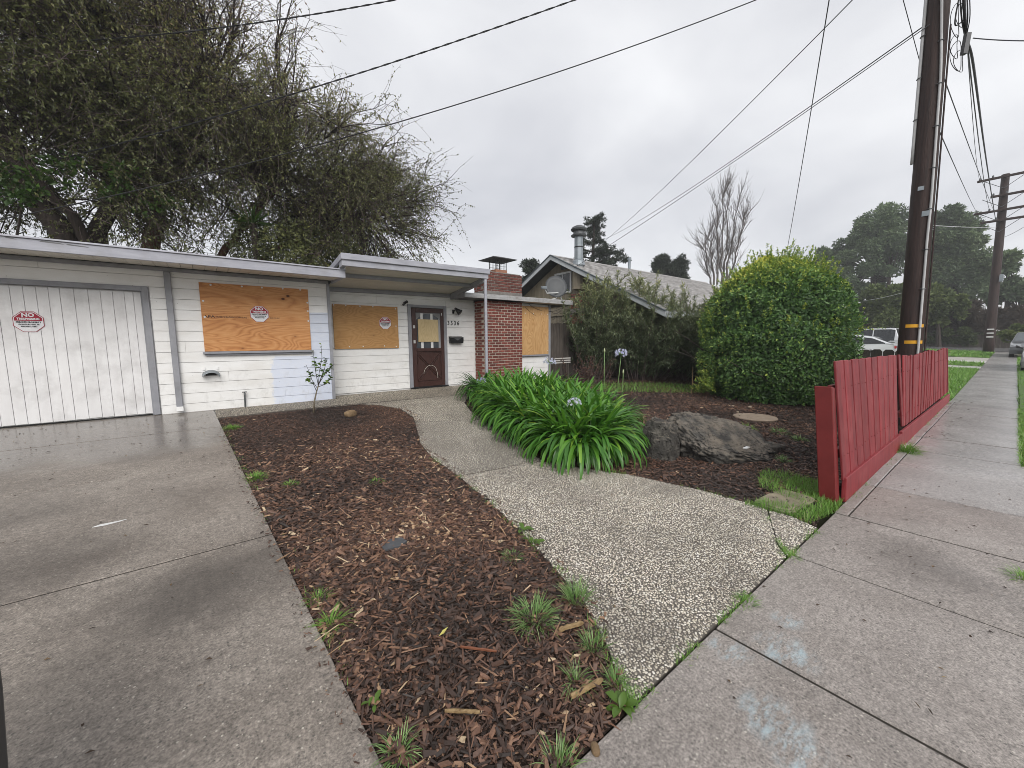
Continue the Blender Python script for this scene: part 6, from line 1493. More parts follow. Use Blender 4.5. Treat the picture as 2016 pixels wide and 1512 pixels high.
# ------------------------------------------------------------------ oleanders
def oleander(loc, label, canes, seed, leafn=110, wide=(1.0, 1.0)):
    t = empty('oleander', (loc[0], loc[1], gz(*loc)), label, 'shrub', 'oleander shrubs by the fence')
    B = []; D = []; L = []
    for (dx_, dy_, h, n_) in canes:
        for k in range(int(n_*1.7)):
            B.append((loc[0]+dx_*.45+rng.normal(0, .12), loc[1]+dy_*.35+rng.normal(0, .12), gz(*loc)))
            hh = 1.08*h*rng.uniform(.5, 1.04); D.append((dx_*.75+rng.normal(0, .26)*wide[0], dy_*.75+rng.normal(0, .26)*wide[1], hh)); L.append(np.linalg.norm(D[-1]))
    P = curve_out(np.array(B), np.array(D), np.array(L), 7, np.full(len(B), .06), .05)
    cm = MB(); tubes(cm, P, np.linspace(.015, .004, 7)[None]*np.ones((len(B), 1)), 4)
    b2, d2, _ = sample_on(P, len(B)*5, .3, 1.0); P2 = curve_out(b2, unit(d2*.9+rdir(len(b2))*.6), rng.uniform(.3, .65, len(b2)), 4, np.full(len(b2), .08), .05)
    tubes(cm, P2, np.linspace(.006, .003, 4)[None]*np.ones((len(b2), 1)), 3); cm.build('canes', m_twig, t, kind='stuff')
    lm = MB()
    for Q, n_ in ((P, len(B)*leafn), (P2, len(b2)*34)):
        p, dd, _ = sample_on(Q, n_, .12, 1.0); m = len(p)
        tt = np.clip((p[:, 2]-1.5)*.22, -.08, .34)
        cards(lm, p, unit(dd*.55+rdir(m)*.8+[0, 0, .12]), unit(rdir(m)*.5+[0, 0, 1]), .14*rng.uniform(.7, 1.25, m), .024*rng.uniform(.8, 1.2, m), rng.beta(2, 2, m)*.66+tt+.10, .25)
    lm.build('leaves', m_olean, t, kind='stuff'); return t
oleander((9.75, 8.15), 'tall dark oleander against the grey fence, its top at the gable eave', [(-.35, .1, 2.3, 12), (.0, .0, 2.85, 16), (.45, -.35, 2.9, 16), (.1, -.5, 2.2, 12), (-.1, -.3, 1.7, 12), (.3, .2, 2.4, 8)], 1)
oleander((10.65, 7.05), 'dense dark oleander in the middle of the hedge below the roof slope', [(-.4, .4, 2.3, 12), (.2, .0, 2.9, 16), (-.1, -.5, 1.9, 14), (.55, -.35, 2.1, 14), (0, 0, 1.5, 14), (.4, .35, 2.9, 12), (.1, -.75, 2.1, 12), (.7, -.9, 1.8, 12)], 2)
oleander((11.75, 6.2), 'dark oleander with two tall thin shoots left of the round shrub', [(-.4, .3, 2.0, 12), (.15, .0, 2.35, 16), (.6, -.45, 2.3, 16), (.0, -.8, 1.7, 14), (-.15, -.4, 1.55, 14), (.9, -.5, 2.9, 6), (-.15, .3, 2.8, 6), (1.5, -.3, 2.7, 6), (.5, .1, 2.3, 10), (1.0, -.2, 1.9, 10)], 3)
# rusty dead plant in front of the oleanders
q = G(1185, 738); q = (8.2, 7.1, gz(8.2, 7.1))
ds2 = empty('dry_shrub', q, 'rusty brown dry shrub with bare stems in front of the dark oleanders', 'shrub')
B = np.repeat([q], 60, 0)+rng.normal(0, .12, (60, 3))*[2.6, 1, 0]; D = rdir(60)*.5+[0, 0, 1]
P = curve_out(B, D, rng.uniform(.4, .95, 60), 5, np.full(60, .05), .08); cm = MB(); tubes(cm, P, np.linspace(.008, .003, 5)[None]*np.ones((60, 1)), 4); cm.build('stems', m_twig, ds2, kind='stuff')
p, dd, _ = sample_on(P, 900, .2, 1); lm = MB(); cards(lm, p, unit(dd*.4+rdir(900)), unit(rdir(900)+[0, 0, .6]), .06, .028, rng.uniform(.0, 1, 900)); lm.build('leaves', leafy('rusty leaf', [(0, (.045, .02, .016)), (.6, (.10, .04, .028)), (1, (.13, .09, .05))], .6, .1), ds2, kind='stuff')

# ------------------------------------------------------------------ agapanthus
def strap(L, w, el0, el1, K=8, tw=0.0):
    """leaf rising at el0 and bending over to el1 (radians), lying in local +X"""
    P = [Vector((0, 0, 0))]; 
    for i in range(K-1):
        t = i/(K-2); e = el0+(el1-el0)*t**1.15; P.append(P[-1]+Vector((math.cos(e), 0, math.sin(e)))*L/(K-1))
    V = []; 
    for i, p in enumerate(P):
        t = i/(K-1); ww = w*(.62+.38*min(1, t*3))*(1 if t < .72 else max(.10, 1-((t-.72)/.28)**2.6)); e = el0+(el1-el0)*t
        up = Vector((-math.sin(e), 0, math.cos(e))); sh_ = tw*t
        V += [p+Vector((0, -ww/2, 0))+up*ww*.16+Vector((0, sh_, 0)), p+Vector((0, sh_, 0)), p+Vector((0, ww/2, 0))+up*ww*.16+Vector((0, sh_, 0))]
    F = []
    for i in range(K-1): F += [(3*i, 3*i+1, 3*i+4, 3*i+3), (3*i+1, 3*i+2, 3*i+5, 3*i+4)]
    return np.array([list(v) for v in V]), np.array(F)
def agapanthus(name, label, centers, nl, bright, Ls, singles):
    t = empty(name, (centers[0][0], centers[0][1], gz(*centers[0])), label, 'plant', 'agapanthus clumps')
    var = []
    for k in range(14):
        outer = k/13.0
        var.append(strap(1.0, .052*rng.uniform(.85, 1.12), R(84-22*outer+rng.uniform(-6, 6)), R(np.interp(outer, [0, .4, 1], [30, -52, -88])+rng.uniform(-14, 14)), 9, rng.normal(0, .05)))
    items = []
    for (cx, cy) in centers:
        for j in range(nl):
            o = rng.random(); k = int(np.clip(o*14, 0, 13)); a = rng.uniform(0, 6.2832); L = rng.uniform(*Ls)
            r0 = rng.uniform(.01, .07)+.05*o
            items.append((cx+math.cos(a)*r0, cy+math.sin(a)*r0, k, a, L, np.clip(rng.beta(2, 2.4)*.7+bright*(1-o)*.45+bright*.1+(rng.random() < .035)*.4, 0, 1)))
    vd = np.array([.62, .79])
    items.sort(key=lambda q: math.hypot(q[0]+math.cos(q[3])*q[4]*.5, q[1]+math.sin(q[3])*q[4]*.5)-.25*(q[2] > 5))
    mats = []
    mesh_cache = {}
    rest = MB()
    for n_, (x, y, k, a, L, tn) in enumerate(items):
        z = gz(x, y)
        if n_ < singles:
            tq = round(tn*5)/5
            if (k, tq) not in mesh_cache:
                mesh_cache[(k, tq)] = MB().add(var[k][0], var[k][1], np.clip(tq+np.linspace(-.08, .08, len(var[k][0])), 0, 1)).mesh('leaf', m_agap, smooth=True)
            link('leaf', mesh_cache[(k, tq)], (x, y, z), t, rot=(rng.normal(0, .08), rng.normal(0, .06), a), scale=(L, L, L))
        else:
            c, s_ = math.cos(a), math.sin(a); V = var[k][0]*L
            V = np.stack([V[:, 0]*c-V[:, 1]*s_+x, V[:, 0]*s_+V[:, 1]*c+y, np.maximum(V[:, 2]+z, z+.01)], -1)
            rest.add(V, var[k][1], float(tn))
    rest.build('leaves', m_agap, t, smooth=True, kind='stuff')
    return t
def fill(poly, sp):
    x, y = scatter(poly, sp, .45); return list(zip(x.tolist(), y.tolist()))
cA = fill([(3.34, 2.96), (3.66, 2.74), (4.02, 3.02), (4.5, 3.55), (5.0, 4.25), (5.4, 5.2), (5.4, 6.3), (4.8, 6.5), (4.22, 6.0), (3.86, 5.2), (3.52, 4.2)], .25)
agA = agapanthus('agapanthus', 'wide clump of bright green arching strap leaves with few pale flowers beside the path', cA, 130, .5, (.52, .86), 300)
cB = fill([(4.35, 6.75), (4.7, 6.6), (5.2, 6.9), (5.3, 7.4), (4.9, 7.3)], .3)
agB = agapanthus('agapanthus', 'smaller darker clump of strap leaves with one blue flower near the porch post', cB, 56, -.35, (.5, .78), 110)
m_fstem = flat('flower stalk', (.16, .26, .09), .5); m_petal = leafy('lilac petal', [(0, (.42, .44, .72)), (1, (.72, .73, .86))], .5, .3); m_bud = flat('bud green', (.42, .47, .26), .5)
def umbel(p0, top, r, label, nfl=30, open_=1.0, tone=.8):
    t = empty('agapanthus_flower', p0, label, 'flower', None)
    a, b = Vector(p0), Vector(top)
    MB().tube([a, a.lerp(b, .5)+Vector((.015, .01, 0)), b], [.0075, .007, .006], 7).build('stalk', m_fstem, t, smooth=True)
    if open_ > 0:
        pet = MB(); ped = MB()
        for k in range(nfl):
            d = Vector(rdir(1)[0]); d.z = abs(d.z)*1.0-.25; d.normalize(); e = b+d*r*rng.uniform(.55, .8)
            ped.tube([b, e], .0022, 4)
            ax = d.to_track_quat('Z', 'Y').to_matrix()
            for j in range(6):
                an = j*math.pi/3; D = ax @ Vector((math.cos(an)*.55, math.sin(an)*.55, .8)); cards(pet, np.array([list(e)]), np.array([list(D)]), np.array([list(d)]), r*.42, r*.13, np.array([tone+rng.normal(0, .15)]))
        ped.build('pedicels', m_fstem, t, kind='stuff'); pet.build('petals', m_petal, t, kind='stuff')
    else: MB().lathe([(.002, -.01), (.014, .0), (.017, .025), (.010, .055), (.001, .075)], tuple(b), 8).build('bud', m_bud, t, smooth=True)
    return t
def ground_at(v): return (v.x, v.y, gz(v.x, v.y))
f = away(1223, 697, 7.6); umbel((f.x-.12, f.y+.02, gz(f.x, f.y)), tuple(f), .12, 'tall pale lilac agapanthus flower standing above the leaves before the dark oleanders', 26)
f = away(1190, 693, 7.6); umbel((f.x, f.y, gz(f.x, f.y)), tuple(f), .05, 'closed agapanthus bud on a tall stalk left of the tall lilac flower', 0, 0)
f = away(1227, 735, 7.4); umbel((f.x-.03, f.y, gz(f.x, f.y)), tuple(f), .04, 'short closed bud just right below the tall lilac flower', 0, 0)
f = away(1130, 796, 4.75); umbel((f.x+.1, f.y+.25, gz(f.x, f.y)), tuple(f), .085, 'half open whitish flower low in the front of the green leaf clump', 22, 1, 1.0)
f = away(1082, 713, 6.9); umbel((f.x, f.y, gz(f.x, f.y)), tuple(f), .11, 'pale flower at the top edge of the clump before the white siding', 24, 1, 1.0)
f = away(947, 751, 8.0); umbel((f.x, f.y, gz(f.x, f.y)), tuple(f), .10, 'blue flower at the left end of the darker strap leaf clump', 26, 1, .25)

# ------------------------------------------------------------------ young sapling
sx_, sy_, sz_ = G(617, 812)
sp = empty('sapling', (sx_, sy_, sz_), 'young thin sapling with small green leaves in front of the white wall', 'tree')
def at_s(px, py): return onY(px, py, sy_)
tr = [Vector((sx_, sy_, sz_-.02)), at_s(619, 790), at_s(623, 772), at_s(627, 758)]
MB().tube(tr, [.016, .013, .011, .009], 8).build('trunk', noisy('pale thin bark', (.13, .11, .08), (.2, .17, .12), 20), sp, smooth=True)
brs = [[(627, 758), (630, 735), (633, 705), (632, 678)], [(627, 760), (620, 735), (618, 712), (616, 690)], [(625, 765), (615, 748), (609, 735), (604, 718)], [(627, 757), (640, 740), (648, 728), (657, 716)], [(626, 762), (640, 755), (647, 748), (650, 738)], [(623, 770), (615, 755), (610, 750), (608, 748)], [(628, 756), (640, 730), (645, 712), (643, 708)], [(628, 755), (634, 735), (640, 728), (648, 734)]]
lf1 = [MB() for _ in range(4)]
lms = []
for k in range(6):
    V, F = strap(1.0, .52, R(18), R(-22), 6)
    V[:, 1] *= np.interp(V[:, 0]/V[:, 0].max(), [0, .15, .5, .85, 1], [.25, .9, 1.1, .8, .2]); lms.append(MB().add(V, F, rng.uniform(.15, .9)).mesh('leaf', m_freshleaf, smooth=True))
for br in brs:
    pts = [at_s(*q)+Vector((0, rng.uniform(-.1, .1) if i > 0 else 0, 0)) for i, q in enumerate(br)]
    MB().tube(pts, [.006, .005, .004, .0025], 5).build('branch', m_bark, sp)
    for j in range(17):
        t_ = rng.uniform(.22, 1.0)*3; i = min(int(t_), 2); p = pts[i].lerp(pts[i+1], t_-i)
        l = rng.uniform(.045, .075); link('leaf', lms[rng.integers(0, 6)], p, sp, rot=(rng.normal(0, .5), rng.uniform(-.9, .5), rng.uniform(0, 6.28)), scale=(l, l, l))

# ------------------------------------------------------------------ grass
def blades(mb, x, y, z, h, w, lean_, K=4, tint=None, dirs=None):
    n = len(x); a = rng.uniform(0, 6.2832, n) if dirs is None else dirs; t = np.linspace(0, 1, K)
    el = lean_[:, None]*(.35+t[None]*1.0)
    seg = h[:, None]/(K-1)
    hx = np.concatenate([np.zeros((n, 1)), np.cumsum(np.sin(el[:, 1:])*seg, 1)], 1); hz = np.concatenate([np.zeros((n, 1)), np.cumsum(np.cos(el[:, 1:])*seg, 1)], 1)
    cx = x[:, None]+np.cos(a)[:, None]*hx; cy = y[:, None]+np.sin(a)[:, None]*hx; cz = z[:, None]+np.maximum(hz, -.005)
    ww = w[:, None]*.5*np.array([1, .9, .62, .05] if K == 4 else np.linspace(1, .05, K))[None]
    px_, py_ = -np.sin(a)[:, None]*ww, np.cos(a)[:, None]*ww
    V = np.stack([np.stack([cx-px_, cy-py_, cz], -1), np.stack([cx+px_, cy+py_, cz], -1)], 2).reshape(-1, 3)
    f = [(2*i, 2*i+1, 2*i+3, 2*i+2) for i in range(K-1)]
    F = (np.array(f)[None]+(np.arange(n)*2*K)[:, None, None]).reshape(-1, 4)
    tn = rng.beta(2, 2, n) if tint is None else tint
    mb.add(V, F, np.repeat(tn, 2*K))
def tuft(px, py, r, n, h, label, mat=None, w=.004, lean_=(.5, 1.75), name='grass_tuft', at=None, off=0.0):
    q = at or G(px, py); a = rng.uniform(0, 6.28, n); rr = r*np.sqrt(rng.random(n))*.55
    x, y = q[0]+np.cos(a)*rr, q[1]+np.sin(a)*rr; mb = MB()
    dirs = a+rng.normal(0, .6, n)
    ln = np.clip(rr/(r*.55)*rng.uniform(.5, 1.2, n), .05, 1.2)*lean_[1]+lean_[0]*.3
    blades(mb, x, y, gzv(x, y)-.012, h*rng.uniform(.5, 1.15, n), w*rng.uniform(.7, 1.3, n), ln, dirs=dirs, tint=np.clip(rng.beta(2, 2, n)+off, 0, 1))
    return mb.build(name, mat or m_grass, label=label, cat='grass tuft', group='grass tufts in the mulch', loc=q)
tuft(1052, 1215, .15, 260, .125, 'largest silvery green grass tuft in the mulch by the path edge', m_greygrass, .0042)
tuft(1135, 1180, .085, 150, .13, 'upright grass tuft at the path edge right of the largest tuft', m_greygrass, .004, (.2, 1.1))
tuft(505, 940, .13, 260, .085, 'round bright green grass patch at the driveway edge, larger of two', m_grass, .004)
tuft(571, 953, .085, 130, .06, 'small bright green grass patch right of the one at the driveway edge', m_grass, .004)
tuft(457, 842, .19, 260, .08, 'green weed patch at the inner corner of driveway and mulch', m_grass, .005)
tuft(1008, 1095, .10, 120, .06, 'low pale grass tuft just above the largest tuft', m_greygrass, .0038)
tuft(742, 947, .11, 90, .05, 'faint low grass patch in the upper middle of the mulch', m_grass, .004)
tuft(650, 1228, .075, 90, .11, 'thin grass tuft at the driveway edge beside reddish leaves', m_grass, .0038)
tuft(625, 1180, .06, 60, .08, 'thin dark weed tuft at the driveway edge above the thin grass tuft', m_grass, .0038)
tuft(782, 1475, .075, 80, .085, 'grass tuft at the bottom of the mulch near the driveway corner', m_greygrass, .004)
tuft(1100, 1500, .085, 90, .085, 'grass tuft at the bottom edge below the mulch near the sidewalk', m_greygrass, .004)
tuft(1135, 1340, .06, 70, .10, 'narrow grass tuft between the yellow wood chunk and the path', m_greygrass, .0036)
tuft(1170, 1275, .07, 90, .10, 'drooping grass tuft against the lower left path edge', m_greygrass, .0036, (.3, 1.2))
tuft(1212, 1345, .055, 80, .09, 'grass tuft at the pointed lower tip of the path', m_greygrass, .0036)
tuft(1470, 1185, .06, 110, .075, 'grass tuft growing in the joint between path and sidewalk', m_grass, .0035)
tuft(1555, 1095, .065, 120, .07, 'grass tuft at the crack junction by the sidewalk joint', m_grass, .0035)
tuft(1785, 888, .20, 320, .16, 'shaggy grass tuft at the foot of the red fence on the sidewalk', m_grass, .006)
tuft(2020, 1140, .10, 130, .10, 'grass tuft cut off by the right edge of the picture', m_grass, .004)
tuft(1470, 845, .20, 140, .13, 'grass tuft behind the largest rock beside the stepping stone', m_grass, .006)
tuft(1535, 850, .20, 110, .10, 'pale grass tuft in the mulch right below the stepping stone', m_greygrass, .006)
tuft(1575, 865, .18, 110, .10, 'pale weed tuft in the mulch halfway to the red fence', m_greygrass, .006)
tuft(1540, 905, .12, 90, .09, 'grass tuft at the tip of the small dark rock', m_greygrass, .005)
# leaf litter and twig bits on the concrete
lm_ = MB()
def litter(n, xr, yr, s0, s1, cond=None):
    x = rng.uniform(*xr, n); y = rng.uniform(*yr, n)
    if cond is not None: k = cond(x, y); x, y = x[k], y[k]
    n = len(x); P = np.stack([x, y, gzv(x, y)+.004], -1); D = rdir(n); D[:, 2] = rng.uniform(0, .25, n); U = unit(rdir(n)*.3+[0, 0, 1])
    cards(lm_, P, D, U, rng.uniform(s0, s1, n), rng.uniform(.005, .016, n), rng.beta(1.3, 2, n), .3)
litter(130, (-2.6, .15), (1.0, 8.4), .012, .04); litter(90, (-2.6, .1), (6.2, 8.45), .015, .05)
litter(70, (1.2, 6), (-.1, .8), .012, .035); litter(60, (8, 14), (.5, .8), .03, .07); litter(110, (2.0, 5.2), (7.6, 8.9), .012, .04); litter(120, (1.6, 3.4), (.9, 4.5), .01, .03)
litter(160, (.3, 1.9), (1, 6.5), .015, .045)
lm_.build('leaf_litter', leafy('dead leaf litter', [(0, (.025, .016, .012)), (.5, (.08, .05, .03)), (.85, (.20, .13, .06)), (1, (.4, .36, .22))], .7, .1), label='scattered bits of dead leaf and twig on driveway, path and sidewalk', cat='leaf litter', kind='stuff')
# broad leaved weeds at the path tip
for (px, py, lab, n_) in ((1222, 1398, 'broad leaved green weed at the lower tip of the path', 9), (735, 1385, 'tiny broad leaved weed in the lower mulch', 5), (1030, 1045, 'broad leaved weed touching the left path edge, upper of two', 6), (1050, 1070, 'broad leaved weed touching the left path edge, lower of two', 6)):
    q = G(px, py); wv = empty('weed', q, lab, 'weed', 'broad leaved weeds')
    V, F = strap(1.0, .42, R(35), R(-18), 7); V[:, 1] *= np.interp(V[:, 0]/V[:, 0].max(), [0, .2, .5, .85, 1], [.25, .7, 1.15, .75, .1])
    me = MB().add(V, F, .62).mesh('leaf', m_freshleaf, smooth=True)
    for k in range(n_):
        l = rng.uniform(.05, .085)*(1.0 if n_ > 5 else .6); link('leaf', me, (q[0]+rng.normal(0, .008), q[1]+rng.normal(0, .008), q[2]+.002), wv, rot=(rng.normal(0, .15), rng.normal(-.1, .2), k*2.4+rng.normal(0, .3)), scale=(l, l, l))
# joined small weeds along edges, and lawn patches
em = MB()
def edge_grass(pts, n, h, spread, w=.0035):
    P = np.array(pts); s = rng.random(n)*(len(P)-1); i = np.minimum(s.astype(int), len(P)-2); f_ = (s-i)[:, None]
    k = P[i]*(1-f_)+P[i+1]*f_+rng.normal(0, spread, (n, 2)); m = np.array([noise.noise(Vector((a*5, b*5, 1))) for a, b in k]) > .02
    k = k[m]; n = len(k)
    if n: blades(em, k[:, 0], k[:, 1], gzv(k[:, 0], k[:, 1])-.012, h*rng.uniform(.4, 1.2, n), np.full(n, w), rng.uniform(.3, 1.3, n))
edge_grass([p for p in Lmain if p[1] < 4.5], 1500, .045, .018); edge_grass([(1.27, .832), (2.2, .828), (3.6, .828)], 900, .045, .012)
edge_grass([(dx(.9)+.02, .9), (dx(3)+.02, 3), (dx(5)+.02, 5), (dx(7)+.02, 7)], 700, .045, .025)
edge_grass([(0.4, .83), (1.24, .83)], 300, .05, .012)
edge_grass(Rp[1:6], 350, .05, .03); edge_grass([G(1507, 1000)[:2], G(1512, 1040)[:2], G(1540, 1075)[:2], G(1552, 1090)[:2]], 420, .04, .012)
edge_grass([(4.5, .815), (8, .815), (13, .815)], 700, .05, .02, .005)
em.build('edge_weeds', m_grass, label='sparse small weeds growing along the edges of path and driveway', cat='weeds', kind='stuff')
# crack in the path near the fence
gm = MB()
def lawn(poly, sp, h, w=.005, tmask=None):
    x, y = scatter(poly, sp, .6)
    n = len(x); blades(gm, x, y, gzv(x, y)-.015, h*rng.uniform(.5, 1.2, n), np.full(n, w), rng.uniform(.2, 1.2, n))
corner = [G(*q)[:2] for q in ((1462, 993), (1500, 1003), (1545, 1012), (1595, 1030), (1650, 1003), (1660, 985), (1632, 978), (1622, 950), (1575, 940), (1545, 955), (1600, 972), (1612, 995), (1570, 1000), (1510, 985))]
lawn(corner, .011, .075, .004)
lawn([(4.0, 1.0), (4.35, 1.0), (4.9, 1.35), (4.7, 1.6), (4.2, 1.45)], .016, .08, .004)
lawn([(13.5, .82), (16.5, .84), (25.7, .84), (25.7, 5), (14.5, 5), (13.5, .95)], .055, .12, .018)
lawn([(27.5, .84), (30.5, .84), (30.5, 5), (27.5, 5)], .09, .13, .03); lawn([(36, .84), (45.4, .84), (45.4, 5), (36, 5)], .12, .15, .04)
lawn([(7.2, -.14), (13, -.14), (13, -.5), (7.2, -.5)], .016, .085, .007); lawn([(13, -.14), (38, -.14), (38, -.7), (13, -.7)], .05, .10, .02)
lawn([(7.6, 6.2), (9.6, 4.6), (11.2, 4.8), (10.4, 6.2), (8.4, 7.4)], .045, .10, .009)
gm.build('grass', m_grass, label='short green lawn grass beyond the red fence and at its near corner', cat='grass', kind='stuff')
quadsheet('lawn', [(13.6, .83), (25.7, .83), (25.7, 7), (14.3, 7)], m_lawnbase, -.03); quadsheet('lawn', [(27.5, .83), (30.5, .83), (30.5, 7), (27.5, 7)], m_lawnbase, -.03); quadsheet('lawn', [(36, .83), (45.6, .83), (45.6, 7), (36, 7)], m_lawnbase, -.03)
quadsheet('planting_strip', [(7.2, -1.19), (40, -1.19), (40, -.17), (7.2, -.17)], m_lawnbase, -.03)
quadsheet('driveway_ribbon', [(25.75, .83), (27.45, .83), (27.45, 14), (25.75, 14)], m_ribbon, -.01); quadsheet('driveway_ribbon', [(30.55, .83), (32.3, .83), (32.3, 14), (30.55, 14)], m_ribbon, -.01)
quadsheet('gravel_drive', [(32.35, .83), (35.95, .83), (35.95, 14), (32.35, 14)], noisy('pale gravel', (.26, .24, .21), (.45, .43, .39), 9, rough=.9, bump=.6), -.02)

# ================================================================== BACKGROUND
def far_tree(name, label, px, py_top, py_base, dist, puffl, mat, leaf, n, tint, trunk_r=.35, group=None, shell=.2, trunks=None, flatz=.95):
    b = away(px, py_base, dist); base = Vector((b.x, b.y, gz(b.x, b.y)-.1))
    t = empty(name, base, label, 'tree', group)
    cs = []; rs = []; mpp = dist*math.cos(math.atan2(abs(px-1008), 775))/775.0
    for (cx, cy, rx, ry, k) in puffl:
        for j in range(k):
            a = rng.uniform(0, 6.28); q = math.sqrt(rng.random())
            c = away(cx+math.cos(a)*q*rx, cy+math.sin(a)*q*ry, dist+rng.uniform(-.5, .5)*rx*mpp*1.2); cs.append(tuple(c)); rs.append(mpp*(rx+ry)*.5*rng.uniform(.18, .40))
    mb = MB(); puffs(mb, cs, rs, n, leaf, tint, flatz=flatz, shell=shell); 
    tb = MB()
    trunks = trunks or [(px, py_base, puffl[0][0], puffl[0][1])]
    for (x0, y0, x1, y1) in trunks:
        a, c = away(x0, y0, dist), away(x1, y1, dist); a.z = min(a.z, base.z+.0) if y0 >= py_base-5 else a.z
        m1 = a.lerp(c, .5)+Vector((0, 0, 0)); tb.tube([a, m1, c], [trunk_r, trunk_r*.7, trunk_r*.3], 7)
    for c in cs[::2]:
        tgt = Vector(c); k = trunks[rng.integers(0, len(trunks))]; s_ = away(k[0]+(k[2]-k[0])*.6, k[1]+(k[3]-k[1])*.6, dist); tb.tube([s_, s_.lerp(tgt, .6)+Vector((0, 0, .3)), tgt], [trunk_r*.3, trunk_r*.2, trunk_r*.08], 5)
    tb.build('trunk', m_bark, t); mb.build('crown', mat, t, kind='stuff'); return t
gT = 'tall dark trees beyond the cross street'
far_tree('eucalyptus', 'tall dark eucalyptus left of the utility pole with sky showing between trunks', 1705, 400, 660, 72, [(1735, 450, 46, 42, 30), (1690, 490, 40, 30, 18), (1640, 515, 36, 24, 16), (1700, 545, 55, 30, 15), (1760, 500, 30, 45, 16), (1655, 570, 45, 24, 13), (1615, 520, 18, 18, 7)], m_far, (.36, .16), 430, .4, .3, gT, trunks=[(1710, 660, 1735, 440), (1735, 660, 1760, 480), (1690, 660, 1660, 520), (1722, 660, 1715, 450)])
far_tree('eucalyptus', 'broad dark eucalyptus between the two utility poles', 1890, 405, 660, 74, [(1880, 455, 42, 42, 28), (1850, 500, 40, 45, 20), (1910, 500, 40, 48, 24), (1880, 560, 62, 40, 26), (1830, 545, 30, 40, 13), (1945, 545, 22, 40, 13), (1850, 450, 22, 18, 5), (1835, 430, 18, 10, 4)], m_far, (.36, .16), 430, .42, .3, gT, trunks=[(1885, 660, 1880, 440), (1860, 660, 1845, 480), (1915, 660, 1920, 480)])
far_tree('eucalyptus', 'dark tree at the right edge behind the distant pole', 1990, 480, 660, 70, [(1985, 510, 22, 26, 8), (2000, 560, 26, 24, 8), (1965, 585, 22, 24, 6), (2020, 600, 20, 26, 7), (1990, 625, 30, 16, 6)], m_far, (.55, .24), 220, .45, .3, gT, trunks=[(1985, 660, 1985, 510), (2010, 660, 2010, 580)])
far_tree('bushy_tree', 'olive green bushy tree behind the parked cars left of the pole', 1745, 560, 668, 52, [(1740, 595, 38, 28, 16), (1780, 590, 30, 28, 12), (1705, 620, 30, 24, 10), (1760, 635, 46, 20, 12), (1680, 632, 18, 20, 5)], m_farmid, (.36, .2), 240, .42, .2, 'mid green trees across the street')
far_tree('bushy_tree', 'lighter olive bushy tree just right of the dark pole', 1850, 555, 668, 54, [(1845, 590, 30, 22, 12), (1880, 598, 20, 14, 7), (1825, 615, 26, 24, 10), (1860, 620, 34, 16, 8)], m_farmid, (.36, .2), 230, .55, .2, 'mid green trees across the street')
far_tree('scrub_bush', 'brown twiggy leafless scrub behind the far wooden fence', 1900, 595, 672, 56, [(1880, 625, 44, 20, 14), (1925, 622, 32, 22, 12), (1960, 630, 30, 18, 10), (1995, 622, 30, 16, 10), (1850, 640, 24, 16, 6)], m_farbrown, (.42, .05), 420, .5, .1, 'bushes by the far fence')
far_tree('scrub_bush', 'olive brown bush in front of the far wooden fence', 1890, 645, 682, 55, [(1885, 662, 24, 15, 9), (1840, 666, 22, 12, 7), (1910, 668, 14, 10, 5), (1815, 668, 14, 10, 4)], m_farmid, (.22, .1), 300, .22, .1, 'bushes by the far fence')
far_tree('scrub_bush', 'bright green clipped bush behind the dark grey sedan', 2000, 640, 685, 47, [(2000, 655, 24, 12, 9), (1982, 664, 10, 14, 5), (2020, 668, 20, 14, 6)], m_farmid, (.18, .10), 360, .75, .08, 'bushes by the far fence')
far_tree('scrub_bush', 'dark olive hedge behind the parked white cars', 1735, 640, 684, 60, [(1700, 660, 26, 20, 12), (1740, 662, 26, 18, 12), (1780, 664, 26, 18, 12), (1660, 655, 26, 22, 10), (1820, 660, 24, 18, 10)], m_farmid, (.24, .12), 320, .3, .1, 'bushes by the far fence')
far_tree('scrub_bush', 'dark shrubs behind the scrub at the far right edge', 1980, 640, 684, 62, [(1940, 655, 30, 18, 12), (1985, 655, 26, 20, 12), (2025, 650, 26, 24, 12), (1870, 657, 26, 15, 12), (1905, 657, 26, 15, 12), (1840, 655, 22, 15, 10)], m_farmid, (.26, .13), 320, .25, .1, 'bushes by the far fence')
# far wooden fence
ff = empty('far_fence', away(1900, 680, 57), 'distant low brown board fence across the far street', 'fence')
A, B_ = away(1800, 682, 58), away(2060, 681, 58); nbd = 110
for i in range(nbd):
    p = A.lerp(B_, i/nbd); d = (B_-A).normalized(); w_ = (B_-A).length/nbd*.94; z0 = gz(p.x, p.y)-.3; z1 = away(1900, 659, 58).z+rng.uniform(-.04, .04)
    a, b = p, p+d*w_; n_ = Vector((-d.y, d.x, 0))*.03
    MB().hexa([(a.x-n_.x, a.y-n_.y, z0), (b.x-n_.x, b.y-n_.y, z0), (b.x+n_.x, b.y+n_.y, z0), (a.x+n_.x, a.y+n_.y, z0), (a.x-n_.x, a.y-n_.y, z1), (b.x-n_.x, b.y-n_.y, z1), (b.x+n_.x, b.y+n_.y, z1), (a.x+n_.x, a.y+n_.y, z1)]).build('board', m_oldwood, ff)
